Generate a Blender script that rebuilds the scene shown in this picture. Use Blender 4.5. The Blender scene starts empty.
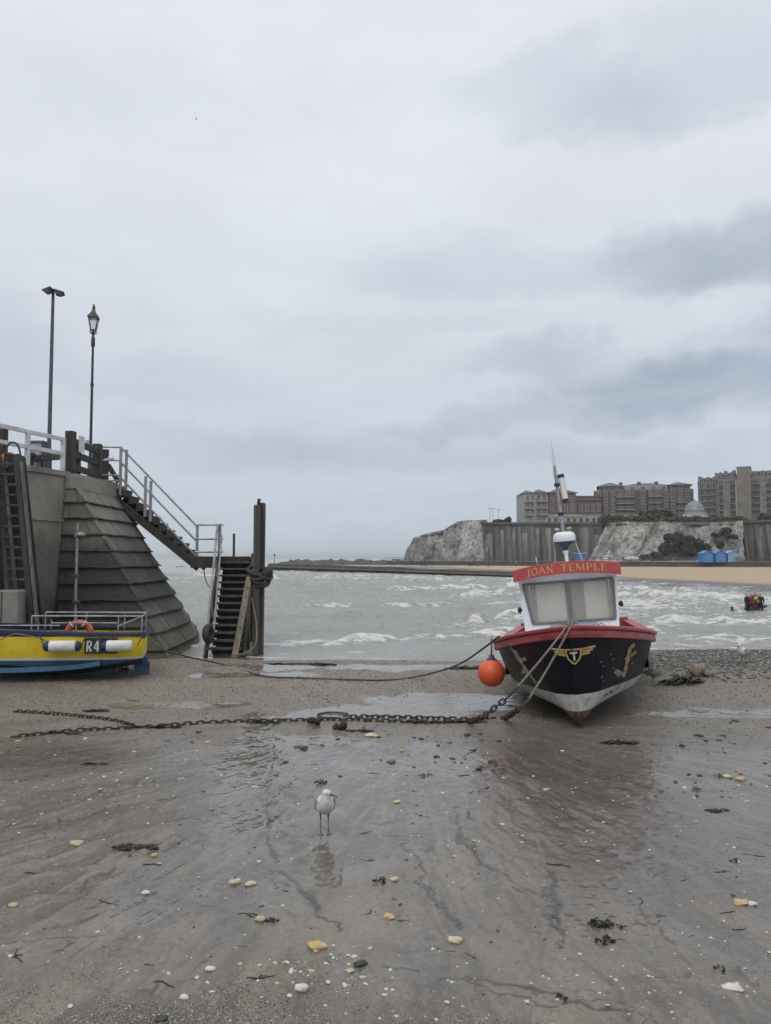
import bpy, math, random
import numpy as np
from mathutils import Vector, Matrix, Euler

random.seed(7)
RNG = np.random.default_rng(11)
SC = bpy.context.scene
COL = SC.collection
R = math.radians

# ------------------------------------------------------------------ camera
F = 770.0
CAM_H = 2.4
PITCH = math.atan(46.0 / F)
cam_d = bpy.data.cameras.new("camera")
cam = bpy.data.objects.new("camera", cam_d)
COL.objects.link(cam)
cam_d.sensor_fit = 'VERTICAL'
cam_d.sensor_height = 36.0
cam_d.lens = 36.0 * F / 1024.0
cam_d.clip_start = 0.05
cam_d.clip_end = 60000.0
cam.location = (0, 0, CAM_H)
cam.rotation_euler = (math.pi / 2 + PITCH, 0, 0)
SC.camera = cam

# ------------------------------------------------------------------ node helper
class NT:
    def __init__(self, tree):
        self.t = tree
        self.t.nodes.clear()
    def n(self, kind, props=None, **ins):
        nd = self.t.nodes.new(kind)
        for k, v in (props or {}).items():
            setattr(nd, k, v)
        for k, v in ins.items():
            self.put(nd, k, v)
        return nd
    def put(self, nd, k, v):
        if isinstance(k, str) and k.startswith('i') and k[1:].isdigit():
            s = nd.inputs[int(k[1:])]
        else:
            s = nd.inputs[k.replace('_', ' ')] if isinstance(k, str) else nd.inputs[k]
        if isinstance(v, bpy.types.NodeSocket):
            self.t.links.new(v, s)
        else:
            s.default_value = v
    def m(self, op, a, b=0.0, c=None, clamp=False):
        nd = self.n('ShaderNodeMath', {'operation': op, 'use_clamp': clamp}, i0=a, i1=b)
        if c is not None:
            self.put(nd, 'i2', c)
        return nd.outputs[0]
    def v(self, op, a, b=None, scale=None):
        nd = self.n('ShaderNodeVectorMath', {'operation': op}, i0=a)
        if b is not None:
            self.put(nd, 'i1', b)
        if scale is not None:
            self.put(nd, 'Scale', scale)
        return nd.outputs['Value'] if op in ('LENGTH', 'DOT_PRODUCT', 'DISTANCE') else nd.outputs[0]
    def mix(self, f, a, b, blend='MIX'):
        nd = self.t.nodes.new('ShaderNodeMix')
        nd.data_type = 'RGBA'
        nd.blend_type = blend
        nd.clamp_factor = True
        for i, v in ((0, f), (6, a), (7, b)):
            if isinstance(v, bpy.types.NodeSocket):
                self.t.links.new(v, nd.inputs[i])
            elif i == 0:
                nd.inputs[0].default_value = v
            else:
                nd.inputs[i].default_value = tuple(v)[:3] + (1,)
        return nd.outputs[2]
    def noise(self, vec, scale=5.0, detail=4.0, rough=0.55, dist=0.0, color=False):
        nd = self.n('ShaderNodeTexNoise', None, Scale=scale, Detail=detail, Roughness=rough, Distortion=dist)
        if vec is not None:
            self.put(nd, 'Vector', vec)
        return nd.outputs['Color' if color else 'Fac']
    def ss(self, x, lo, hi, a=0.0, b=1.0):
        nd = self.n('ShaderNodeMapRange', {'interpolation_type': 'SMOOTHSTEP'})
        for i, v in enumerate((x, lo, hi, a, b)):
            self.put(nd, 'i%d' % i, v)
        return nd.outputs[0]
    def ramp(self, x, stops):
        nd = self.n('ShaderNodeValToRGB', None, Fac=x)
        cr = nd.color_ramp
        while len(cr.elements) < len(stops):
            cr.elements.new(0.5)
        for e, (p, c) in zip(cr.elements, stops):
            e.position = p
            e.color = tuple(c)[:3] + (1,)
        return nd.outputs[0]

def ray(px, py):
    cp, sp = math.cos(PITCH), math.sin(PITCH)
    a, b = (px - 385.5) / F, (512.0 - py) / F
    return Vector((a, cp - b * sp, sp + b * cp))
def at(px, py, Y):
    r = ray(px, py)
    k = Y / r.y
    return Vector((r.x * k, Y, CAM_H + r.z * k))
def G(px, py, z=0.0):
    r = ray(px, py)
    k = (z - CAM_H) / r.z
    return Vector((r.x * k, r.y * k, z))

# ------------------------------------------------------------------ world: overcast sky
SUN_EL, SUN_AZ = R(52), R(205)      # behind the viewer and a little to the left
W = bpy.data.worlds.new("World")
SC.world = W
W.use_nodes = True
w = NT(W.node_tree)
D = w.n('ShaderNodeTexCoord').outputs['Generated']
sep = w.n('ShaderNodeSeparateXYZ', None, Vector=D)
zc = w.m('MAXIMUM', sep.outputs[2], 0.0)
den = w.m('ADD', zc, 0.16)
pl = w.n('ShaderNodeCombineXYZ', None, X=w.m('DIVIDE', sep.outputs[0], den), Y=w.m('DIVIDE', sep.outputs[1], den), Z=0.0).outputs[0]
base = w.ramp(zc, [(0.0, (.56, .635, .72)), (0.04, (.555, .63, .715)), (0.13, (.58, .64, .72)), (0.24, (.675, .725, .80)),
                   (0.42, (.76, .80, .87)), (0.62, (.80, .84, .91)), (0.8, (.98, 1.02, 1.09)), (1.0, (1.22, 1.26, 1.32))])
n1 = w.noise(pl, 1.0, 7, .56, .3)
n2 = w.noise(pl, 2.6, 6, .6, .2)
n3 = w.noise(w.v('MULTIPLY', D, (3.0, 3.0, 11.0)), 1.3, 6, .55)
mott = w.m('ADD', w.m('MULTIPLY', w.m('SUBTRACT', n1, .5), .22), w.m('MULTIPLY', w.m('SUBTRACT', n2, .5), .12))
mott = w.m('ADD', mott, w.m('MULTIPLY', w.m('SUBTRACT', n3, .5), .16))
warp = w.v('SCALE', w.v('SUBTRACT', w.noise(w.v('MULTIPLY', D, (1, 1, 1.6)), 5.5, 6, .6, 0, True), (.5, .5, .5)), scale=.15)
Dw = w.v('ADD', D, warp)
# (px, py, half-width, half-height in pixels, darkness)
clouds = [(690, 75, 140, 60, 0.28), (560, 100, 90, 40, 0.20), (715, 268, 115, 50, 0.67), (480, 275, 140, 46, 0.26), (690, 388, 150, 34, 0.64),
          (760, 355, 90, 36, 0.38), (590, 372, 130, 26, 0.44), (330, 455, 240, 30, 0.20), (120, 375, 190, 34, 0.18), (560, 418, 220, 22, 0.44),
          (420, 335, 150, 22, 0.13), (60, 90, 160, 50, 0.06), (640, 455, 150, 20, 0.20), (250, 440, 120, 16, 0.15), (1150, 300, 220, 120, 0.51), (-350, 330, 260, 110, 0.38)]
dark = None
for (px, py, hw, hh, amt) in clouds:
    d = ray(px, py).normalized()
    rgt = Vector((d.y, -d.x, 0)).normalized()
    up = rgt.cross(d).normalized()
    df = w.v('SUBTRACT', Dw, tuple(d))
    u_ = w.m('DIVIDE', w.v('DOT_PRODUCT', df, tuple(rgt)), hw / F)
    v_ = w.m('DIVIDE', w.v('DOT_PRODUCT', df, tuple(up)), hh / F)
    v_ = w.m('MULTIPLY', v_, w.m('ADD', 1.0, w.m('MULTIPLY', w.m('LESS_THAN', v_, 0.0), .7)))      # flat bases, soft tops
    q = w.m('ADD', w.m('MULTIPLY', u_, u_), w.m('MULTIPLY', v_, v_))
    back = w.m('GREATER_THAN', w.v('DOT_PRODUCT', D, tuple(d)), 0.3)
    g = w.m('MULTIPLY', w.m('MULTIPLY', w.ss(q, 1.5, 0.0), back), amt)
    dark = w.m('SUBTRACT', 1.0, g) if dark is None else w.m('MULTIPLY', dark, w.m('SUBTRACT', 1.0, g))
dark = w.m('MULTIPLY', w.m('SUBTRACT', 1.0, dark), w.ss(n2, .22, .62, .6, 1.1), clamp=True)
ccol = w.mix(dark, base, (.36, .425, .525))
ccol = w.v('SCALE', ccol, scale=w.m('ADD', 1.0, mott))
ccol = w.v('SCALE', ccol, scale=10.0)
sky = w.n('ShaderNodeTexSky', {'sky_type': 'NISHITA', 'sun_disc': False, 'sun_elevation': SUN_EL, 'sun_rotation': SUN_AZ})
fin = w.mix(0.95, sky.outputs[0], ccol)
bg = w.n('ShaderNodeBackground', None, Color=fin, Strength=0.10)
w.n('ShaderNodeOutputWorld', None, Surface=bg.outputs[0])

# ------------------------------------------------------------------ sun behind cloud: weak and very soft
sd = bpy.data.lights.new("sun", 'SUN')
sd.energy = 1.0
sd.angle = R(35)
sd.color = (1.0, .96, .9)
sun = bpy.data.objects.new("sun", sd)
COL.objects.link(sun)
sdir = Vector((math.sin(SUN_AZ) * math.cos(SUN_EL), math.cos(SUN_AZ) * math.cos(SUN_EL), math.sin(SUN_EL)))
sun.rotation_euler = (-sdir).to_track_quat('-Z', 'Y').to_euler()

# ------------------------------------------------------------------ exposure and render
SC.view_settings.view_transform = 'Standard'
SC.view_settings.look = 'None'
SC.view_settings.exposure = 0.0
SC.view_settings.gamma = 1.0
SC.view_settings.use_curve_mapping = False
SC.render.engine = 'CYCLES'
SC.cycles.use_denoising = True
SC.cycles.max_bounces = 6
SC.cycles.diffuse_bounces = 3
SC.cycles.glossy_bounces = 3
SC.cycles.transmission_bounces = 4
SC.cycles.volume_bounces = 0
SC.cycles.caustics_reflective = False
SC.cycles.caustics_refractive = False

# ------------------------------------------------------------------ numpy noise
_PERM = np.random.default_rng(5).permutation(512)
_ANG = np.random.default_rng(6).uniform(0, 2 * np.pi, 512)
_GX, _GY = np.cos(_ANG), np.sin(_ANG)
def pnoise(x, y, seed=0):
    x = np.asarray(x, float); y = np.asarray(y, float)
    xi = np.floor(x).astype(np.int64); yi = np.floor(y).astype(np.int64)
    xf, yf = x - xi, y - yi
    def h(a, b):
        return _PERM[(_PERM[(a + seed * 37) & 511] + b * 3 + seed * 11) & 511]
    def g(k, dx, dy):
        return _GX[k] * dx + _GY[k] * dy
    u = xf * xf * xf * (xf * (xf * 6 - 15) + 10); v = yf * yf * yf * (yf * (yf * 6 - 15) + 10)
    n00 = g(h(xi, yi), xf, yf); n10 = g(h(xi + 1, yi), xf - 1, yf)
    n01 = g(h(xi, yi + 1), xf, yf - 1); n11 = g(h(xi + 1, yi + 1), xf - 1, yf - 1)
    return ((n00 * (1 - u) + n10 * u) * (1 - v) + (n01 * (1 - u) + n11 * u) * v) * 1.5
def fbm(x, y, octv=4, seed=0, gain=.5):
    s, a = 0, 1.0
    for i in range(octv):
        s = s + a * pnoise(x * 2 ** i, y * 2 ** i, seed + i)
        a *= gain
    return s
def sstep(x, a, b):
    t = np.clip((x - a) / (b - a), 0, 1)
    return t * t * (3 - 2 * t)

# ------------------------------------------------------------------ object helpers
_MW = {}
def tag(o, label=None, cat=None, group=None, kind=None):
    if label: o['label'] = label
    if cat: o['category'] = cat
    if group: o['group'] = group
    if kind: o['kind'] = kind
    return o
def thing(name, label, cat, loc=(0, 0, 0), rot=(0, 0, 0), group=None):
    o = bpy.data.objects.new(name, None)
    o.empty_display_size = .1
    COL.objects.link(o)
    o.location = loc
    o.rotation_euler = rot
    _MW[o] = Matrix.LocRotScale(Vector(loc), Euler(rot), None)
    return tag(o, label, cat, group)
def root_of(o):
    while o.parent is not None:
        o = o.parent
    return o
def kids(o):
    return [c for c in bpy.data.objects if c.parent is o]
def dup(o, loc, rotz=None, scale=None, label=None, group=None, mats=None):
    """copy a thing with its parts and sub-parts"""
    r = o.copy(); COL.objects.link(r)
    r.location = loc
    if rotz is not None: r.rotation_euler = (0, 0, rotz)
    if scale is not None: r.scale = scale if hasattr(scale, '__len__') else (scale,) * 3
    if label: r['label'] = label
    if group: r['group'] = group
    for ch in TREE.get(o, []):
        c = ch.copy(); COL.objects.link(c); c.parent = r
        for gc in TREE.get(ch, []):
            g = gc.copy(); COL.objects.link(g); g.parent = c
    return r
TREE = {}

class MB:
    """collects shapes and links them as ONE mesh object"""
    def __init__(self):
        self.v = []; self.f = []
    def add(self, vs, fs):
        k = len(self.v)
        self.v += [Vector(p) for p in vs]
        self.f += [tuple(i + k for i in f) for f in fs]
        return self
    def box(self, c, s, rot=None):
        c = Vector(c); M = (rot if isinstance(rot, Matrix) else Euler(rot).to_matrix()) if rot is not None else Matrix.Identity(3)
        vs = []
        for dx in (-.5, .5):
            for dy in (-.5, .5):
                for dz in (-.5, .5):
                    vs.append(c + M @ Vector((dx * s[0], dy * s[1], dz * s[2])))
        return self.add(vs, [(0, 1, 3, 2), (4, 6, 7, 5), (0, 4, 5, 1), (2, 3, 7, 6), (0, 2, 6, 4), (1, 5, 7, 3)])
    def beam(self, p0, p1, wd, ht, up=(0, 0, 1)):
        """bar from p0 to p1; wd across, ht along 'up'"""
        p0, p1 = Vector(p0), Vector(p1)
        d = p1 - p0
        y = d.normalized()
        x = y.cross(Vector(up))
        if x.length < 1e-4: x = y.cross(Vector((0, 1, 0)))
        x.normalize()
        z = x.cross(y)
        M = Matrix((x, y, z)).transposed()
        return self.box((p0 + p1) / 2, (wd, d.length, ht), M)
    def tube(self, pts, r, n=8, closed=False):
        pts = [Vector(p) for p in pts]
        rs = r if hasattr(r, '__len__') else [r] * len(pts)
        m = len(pts)
        k0 = len(self.v)
        prev = None
        for i, p in enumerate(pts):
            if closed:
                t = pts[(i + 1) % m] - pts[i - 1]
            else:
                t = pts[min(i + 1, m - 1)] - pts[max(i - 1, 0)]
            t.normalize()
            if prev is None:
                a = Vector((0, 0, 1)) if abs(t.z) < .9 else Vector((1, 0, 0))
                u = t.cross(a).normalized()
            else:
                u = (prev - t * prev.dot(t)).normalized()
            prev = u
            b = t.cross(u)
            for j in range(n):
                an = 2 * math.pi * j / n
                self.v.append(p + (u * math.cos(an) + b * math.sin(an)) * rs[i])
        for i in range(m if closed else m - 1):
            i2 = (i + 1) % m
            for j in range(n):
                j2 = (j + 1) % n
                self.f.append((k0 + i * n + j, k0 + i * n + j2, k0 + i2 * n + j2, k0 + i2 * n + j))
        if not closed:
            self.f.append(tuple(k0 + j for j in reversed(range(n))))
            self.f.append(tuple(k0 + (m - 1) * n + j for j in range(n)))
        return self
    def lathe(self, prof, n=16, M=None):
        """profile [(r,z)] about z"""
        M = M or Matrix.Identity(4)
        k0 = len(self.v)
        for (r, z) in prof:
            for j in range(n):
                a = 2 * math.pi * j / n
                self.v.append(M @ Vector((r * math.cos(a), r * math.sin(a), z)))
        for i in range(len(prof) - 1):
            for j in range(n):
                j2 = (j + 1) % n
                self.f.append((k0 + i * n + j, k0 + i * n + j2, k0 + (i + 1) * n + j2, k0 + (i + 1) * n + j))
        if prof[0][0] > 1e-4: self.f.append(tuple(k0 + j for j in reversed(range(n))))
        if prof[-1][0] > 1e-4: self.f.append(tuple(k0 + (len(prof) - 1) * n + j for j in range(n)))
        return self
    def ball(self, c, r, n=12, m=8, rot=None, noise=0.0, seed=0):
        c = Vector(c)
        rr = r if hasattr(r, '__len__') else (r, r, r)
        M = Euler(rot).to_matrix() if rot is not None else Matrix.Identity(3)
        vs, fs = [], []
        rg = random.Random(seed)
        off = [rg.uniform(0, 9) for _ in range(3)]
        def disp(d):
            if not noise: return 1.0
            return 1 + noise * (math.sin(3.1 * d.x + off[0]) * math.sin(2.7 * d.y + off[1]) + .6 * math.sin(5.3 * d.z + 4.1 * d.x + off[2]) + .35 * math.sin(8 * d.y + off[0]) * math.cos(7 * d.z + off[1]))
        def put(d):
            k = disp(d)
            vs.append(c + M @ Vector((d.x * rr[0] * k, d.y * rr[1] * k, d.z * rr[2] * k)))
        put(Vector((0, 0, -1)))
        for i in range(1, m):
            th = math.pi * i / m - math.pi / 2
            for j in range(n):
                a = 2 * math.pi * j / n
                put(Vector((math.cos(th) * math.cos(a), math.cos(th) * math.sin(a), math.sin(th))))
        put(Vector((0, 0, 1)))
        for j in range(n):
            j2 = (j + 1) % n
            fs.append((0, 1 + j2, 1 + j))
            for i in range(m - 2):
                a, b = 1 + i * n, 1 + (i + 1) * n
                fs.append((a + j, a + j2, b + j2, b + j))
            fs.append((1 + (m - 2) * n + j, 1 + (m - 2) * n + j2, len(vs) - 1))
        return self.add(vs, fs)
    def torus(self, c, Rr, r, axis=(0, 0, 1), n=20, k=8, sx=1.0):
        q = Vector((0, 0, 1)).rotation_difference(Vector(axis)).to_matrix()
        pts = [Vector(c) + q @ Vector((Rr * sx * math.cos(2 * math.pi * i / n), Rr * math.sin(2 * math.pi * i / n), 0)) for i in range(n)]
        return self.tube(pts, r, k, True)
    def prism(self, poly, off):
        """polygon (world points) extruded by the vector off"""
        off = Vector(off); n = len(poly)
        a = [Vector(p) for p in poly]
        return self.add(a + [p + off for p in a], [tuple(reversed(range(n))), tuple(range(n, 2 * n))] + [(i, (i + 1) % n, n + (i + 1) % n, n + i) for i in range(n)])
    def sheet(self, rows):
        m, n = len(rows), len(rows[0])
        return self.add([p for r_ in rows for p in r_], [(i * n + j, i * n + j + 1, (i + 1) * n + j + 1, (i + 1) * n + j) for i in range(m - 1) for j in range(n - 1)])
    def build(self, name, mat, parent=None, smooth=False, bevel=0.0, local=False, sub=0):
        me = bpy.data.meshes.new(name)
        vs = self.v
        if parent is not None and not local:
            Mi = _MW[root_of(parent)].inverted()
            vs = [Mi @ p for p in vs]
        me.from_pydata([tuple(p) for p in vs], [], self.f)
        import bmesh
        bm = bmesh.new(); bm.from_mesh(me)
        bmesh.ops.recalc_face_normals(bm, faces=bm.faces[:])
        bm.to_mesh(me); bm.free()
        me.materials.append(mat)
        if smooth:
            me.polygons.foreach_set('use_smooth', [True] * len(me.polygons))
            if smooth == 'auto':
                me.set_sharp_from_angle(angle=R(40))
        o = bpy.data.objects.new(name, me)
        COL.objects.link(o)
        if parent is not None:
            o.parent = parent
            TREE.setdefault(parent, []).append(o)
        if bevel:
            b = o.modifiers.new("bevel", 'BEVEL'); b.width = bevel; b.segments = 2; b.limit_method = 'ANGLE'; b.angle_limit = R(40)
            b.harden_normals = False
        if sub:
            s = o.modifiers.new("sub", 'SUBSURF'); s.levels = sub; s.render_levels = sub
        return o

def np_mesh(name, X, Y, Z, mat, attrs=None, parent=None):
    """grid mesh out of 2-D arrays"""
    r, c = X.shape
    me = bpy.data.meshes.new(name)
    co = np.stack([X, Y, Z], -1).reshape(-1, 3).astype(np.float32)
    idx = np.arange(r * c).reshape(r, c)
    q = np.stack([idx[:-1, :-1], idx[:-1, 1:], idx[1:, 1:], idx[1:, :-1]], -1).reshape(-1, 4)
    me.vertices.add(len(co)); me.vertices.foreach_set('co', co.ravel())
    me.loops.add(q.size); me.loops.foreach_set('vertex_index', q.ravel().astype(np.int32))
    me.polygons.add(len(q)); me.polygons.foreach_set('loop_start', np.arange(0, q.size, 4, dtype=np.int32))
    me.polygons.foreach_set('loop_total', np.full(len(q), 4, dtype=np.int32))
    me.update(calc_edges=True)
    me.polygons.foreach_set('use_smooth', np.ones(len(q), dtype=bool))
    for k, a in (attrs or {}).items():
        at_ = me.attributes.new(k, 'FLOAT', 'POINT')
        at_.data.foreach_set('value', a.ravel().astype(np.float32))
    me.materials.append(mat)
    o = bpy.data.objects.new(name, me)
    COL.objects.link(o)
    if parent is not None:
        me.vertices.foreach_set('co', (co - np.array(tuple(_MW[parent].translation))).astype(np.float32).ravel()); me.update()
        o.parent = parent; TREE.setdefault(parent, []).append(o)
    return o

def catmull(pts, k=8):
    pts = [Vector(p) for p in pts]
    out = []
    for i in range(len(pts) - 1):
        p0, p1, p2, p3 = pts[max(i - 1, 0)], pts[i], pts[i + 1], pts[min(i + 2, len(pts) - 1)]
        for j in range(k):
            t = j / k
            out.append(.5 * ((2 * p1) + (p2 - p0) * t + (2 * p0 - 5 * p1 + 4 * p2 - p3) * t * t + (3 * p1 - p0 - 3 * p2 + p3) * t ** 3))
    out.append(pts[-1])
    return out

# ------------------------------------------------------------------ materials
def new_mat(name):
    m = bpy.data.materials.new(name)
    m.use_nodes = True
    return m, NT(m.node_tree)
def finish(t, col, rough=.6, metal=0.0, normal=None, spec=.5, **kw):
    p = t.n('ShaderNodeBsdfPrincipled')
    t.put(p, 'Base_Color', col if isinstance(col, bpy.types.NodeSocket) else tuple(col)[:3] + (1,))
    t.put(p, 'Roughness', rough); t.put(p, 'Metallic', metal); t.put(p, 'Specular_IOR_Level', spec)
    if normal is not None: t.put(p, 'Normal', normal)
    for k, v in kw.items(): t.put(p, k, v)
    t.n('ShaderNodeOutputMaterial', None, Surface=p.outputs[0])
    return p
def bump(t, h, strength=.3, dist=.02):
    return t.n('ShaderNodeBump', None, Strength=strength, Distance=dist, Height=h).outputs[0]
def mat(name, c1, c2=None, scale=4.0, rough=.6, metal=0.0, bmp=.25, bscale=None, detail=6, lo=.35, hi=.65, bdist=.01, stretch=(1, 1, 1), stain=None, stain_amt=.6, stain_scale=1.2, world=False, spec=.5):
    """two tones of one surface mixed by noise, an optional third (stain, rust, weed) in patches, and a fine bump"""
    m, t = new_mat(name)
    if c2 is None: c2 = tuple(x * .72 for x in c1)
    co = t.n('ShaderNodeNewGeometry').outputs['Position'] if world else t.n('ShaderNodeTexCoord').outputs['Object']
    cs = t.v('MULTIPLY', co, stretch)
    f = t.ss(t.noise(cs, scale, detail, .6), lo, hi)
    col = t.mix(f, c1, c2)
    if stain is not None:
        s = t.ss(t.noise(cs, stain_scale, 7, .65, .4), .48, .66)
        col = t.mix(t.m('MULTIPLY', s, stain_amt), col, stain)
    nb = t.noise(cs, bscale or scale * 6, 5, .6)
    rg = t.m('ADD', rough - .08, t.m('MULTIPLY', f, .16))
    finish(t, col, rg, metal, bump(t, nb, bmp, bdist), spec)
    return m
M = {}
M['white_paint'] = mat('white_paint', (.62, .63, .64), (.5, .51, .52), 5, .45, bmp=.1, stain=(.32, .29, .24), stain_amt=.45, stain_scale=3)
M['dark_timber'] = mat('dark_timber', (.022, .019, .017), (.048, .042, .037), 3, .8, bmp=.6, stretch=(5, 5, .6), bscale=12, stain=(.075, .073, .062), stain_amt=.45)
M['grey_timber'] = mat('grey_timber', (.17, .155, .135), (.095, .085, .075), 3, .85, bmp=.6, stretch=(6, 6, .5), bscale=12, stain=(.06, .055, .05), stain_amt=.6)
M['pile_timber'] = mat('pile_timber', (.085, .078, .07), (.045, .04, .036), 3, .85, bmp=.8, stretch=(9, 9, .45), bscale=10, stain=(.13, .125, .11), stain_amt=.6, bdist=.02)
M['pale_timber'] = mat('pale_timber', (.27, .225, .17), (.17, .145, .11), 3, .8, bmp=.5, stretch=(6, 6, .6), bscale=12, stain=(.09, .09, .07), stain_amt=.55)
M['galvanised'] = mat('galvanised', (.34, .35, .36), (.24, .245, .25), 6, .5, .55, bmp=.1, stain=(.22, .16, .11), stain_amt=.4, stain_scale=3)
M['black_iron'] = mat('black_iron', (.025, .026, .028), (.05, .05, .05), 6, .5, .2, bmp=.15)
M['grey_iron'] = mat('grey_iron', (.09, .095, .10), (.06, .064, .07), 6, .5, .3, bmp=.15)
M['rust'] = mat('rust', (.040, .029, .023), (.075, .045, .031), 30, .85, .2, bmp=.8, bdist=.006, stain=(.025, .02, .018), stain_amt=.8, stain_scale=12)
M['rubber'] = mat('rubber', (.014, .014, .015), (.03, .03, .03), 9, .7, bmp=.4, stain=(.07, .065, .055), stain_amt=.4, stain_scale=5)
M['weed'] = mat('weed', (.022, .02, .013), (.012, .011, .008), 22, .42, bmp=.8, stain=(.055, .045, .02), stain_amt=.6, stain_scale=9)
M['green_weed'] = mat('green_weed', (.035, .035, .018), (.018, .018, .012), 22, .5, bmp=.8, stain=(.06, .06, .03), stain_amt=.6, stain_scale=9)
M['rope_tan'] = mat('rope_tan', (.26, .215, .15), (.16, .13, .095), 30, .9, bmp=.8, bscale=90, stain=(.12, .10, .08), stain_amt=.6, stain_scale=4)
M['rope_dark'] = mat('rope_dark', (.055, .05, .045), (.09, .08, .07), 30, .9, bmp=.8, bscale=90)
M['rope_blue'] = mat('rope_blue', (.015, .04, .045), (.03, .06, .065), 30, .8, bmp=.8, bscale=60)
M['concrete_pale'] = mat('concrete_pale', (.26, .245, .215), (.19, .18, .16), 1.2, .9, bmp=.5, bscale=22, stain=(.10, .095, .08), stain_amt=.6, stain_scale=.8, world=True)
M['glass_clear'], _t = new_mat('glass_clear')
finish(_t, (.6, .63, .66), .12, 0, None, .6, Alpha=.35)
# ================================================================== GROUND, SEA
SEA_Z = -0.05
def pxe(px, py, rx, ry):
    """ellipse on the ground out of its outline in the photograph: centre and half-sizes in metres"""
    c = G(px, py)
    a = abs(G(px + rx, py).x - c.x)
    b = (G(px, py - ry).y - G(px, py + ry).y) / 2
    return c.x, c.y, a, b
def ell(x, y, e, soft=.5):
    cx, cy, a, b = e
    q = np.sqrt(((x - cx) / a) ** 2 + ((y - cy) / b) ** 2)
    return 1 - sstep(q, 1 - soft, 1 + soft)
def pline(x, y, pts, wd):
    """distance mask round a polyline of ground points, wd half-width per point"""
    best = np.zeros_like(x)
    for i in range(len(pts) - 1):
        (x0, y0), (x1, y1) = pts[i], pts[i + 1]
        dx, dy = x1 - x0, y1 - y0
        t = np.clip(((x - x0) * dx + (y - y0) * dy) / (dx * dx + dy * dy), 0, 1)
        d = np.hypot(x - x0 - t * dx, y - y0 - t * dy)
        ww = wd[i] * (1 - t) + wd[i + 1] * t
        best = np.maximum(best, 1 - sstep(d / ww, .55, 1.15))
    return best
def gp(*pp): return [tuple(G(a, b))[:2] for a, b in pp]

RILLS = [  # (ground polyline, half widths)
    (gp((268, 800), (262, 850), (272, 872), (300, 897), (322, 912), (338, 930)), [.05, .05, .045, .04, .04, .03]),
    (gp((460, 805), (456, 835), (480, 858), (510, 880), (560, 900)), [.04, .05, .04, .04, .03]),
    (gp((395, 800), (410, 850), (430, 890), (460, 925)), [.03, .035, .03, .02]),
    (gp((0, 930), (60, 895), (130, 860), (200, 835)), [.05, .05, .05, .04]),
    (gp((0, 832), (60, 822), (120, 808), (175, 800)), [.06, .055, .05, .04]),
    (gp((30, 862), (90, 843), (150, 828), (200, 812)), [.04, .05, .05, .04]),
    (gp((420, 965), (500, 990), (560, 1003), (640, 1015)), [.02, .03, .03, .02]),
    (gp((545, 880), (555, 920), (562, 950)), [.05, .04, .03]),
    (gp((640, 925), (670, 955), (700, 968)), [.02, .02, .02]),
    (gp((0, 945), (70, 938), (130, 930)), [.03, .03, .02]),
]
BANKS = [(gp((275, 735), (270, 770), (268, 800), (268, 838), (275, 862), (290, 880), (310, 897), (326, 911), (338, 926)), [.012, .016, .020, .024, .026, .026, .026, .024, .012]),
         (gp((456, 812), (459, 836), (484, 862), (522, 886)), [.016, .026, .020, .010]), (gp((416, 880), (440, 903), (461, 926)), [.014, .024, .014]),
         (gp((385, 966), (460, 978), (535, 991), (645, 1017)), [.010, .016, .020, .012]), (gp((548, 862), (556, 900), (562, 948)), [.020, .030, .012]),
         (gp((0, 832), (60, 822), (118, 806)), [.018, .024, .012]), (gp((640, 908), (668, 940), (682, 962)), [.008, .014, .006])]
FURROWS = [gp(*q) for q in (((0, 838), (60, 824), (110, 810)), ((25, 858), (85, 842), (135, 822), (170, 812)), ((40, 872), (90, 858), (140, 838)), ((0, 806), (50, 800), (110, 792)), ((60, 790), (130, 778)), ((110, 830), (170, 818), (215, 808)), ((0, 905), (40, 888), (80, 868)), ((0, 935), (50, 905), (110, 872), (160, 850)))]
CHAN = gp((262, 715), (250, 745), (246, 790), (238, 830), (262, 870), (295, 902), (330, 930))
PUDDLES = [pxe(452, 701, 92, 9), pxe(355, 668, 130, 3.6), pxe(718, 713, 95, 4), pxe(545, 702, 34, 10), pxe(380, 713, 95, 5), pxe(175, 704, 70, 4),
           pxe(300, 738, 60, 6), pxe(250, 676, 60, 3), pxe(730, 778, 70, 10)]

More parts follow.
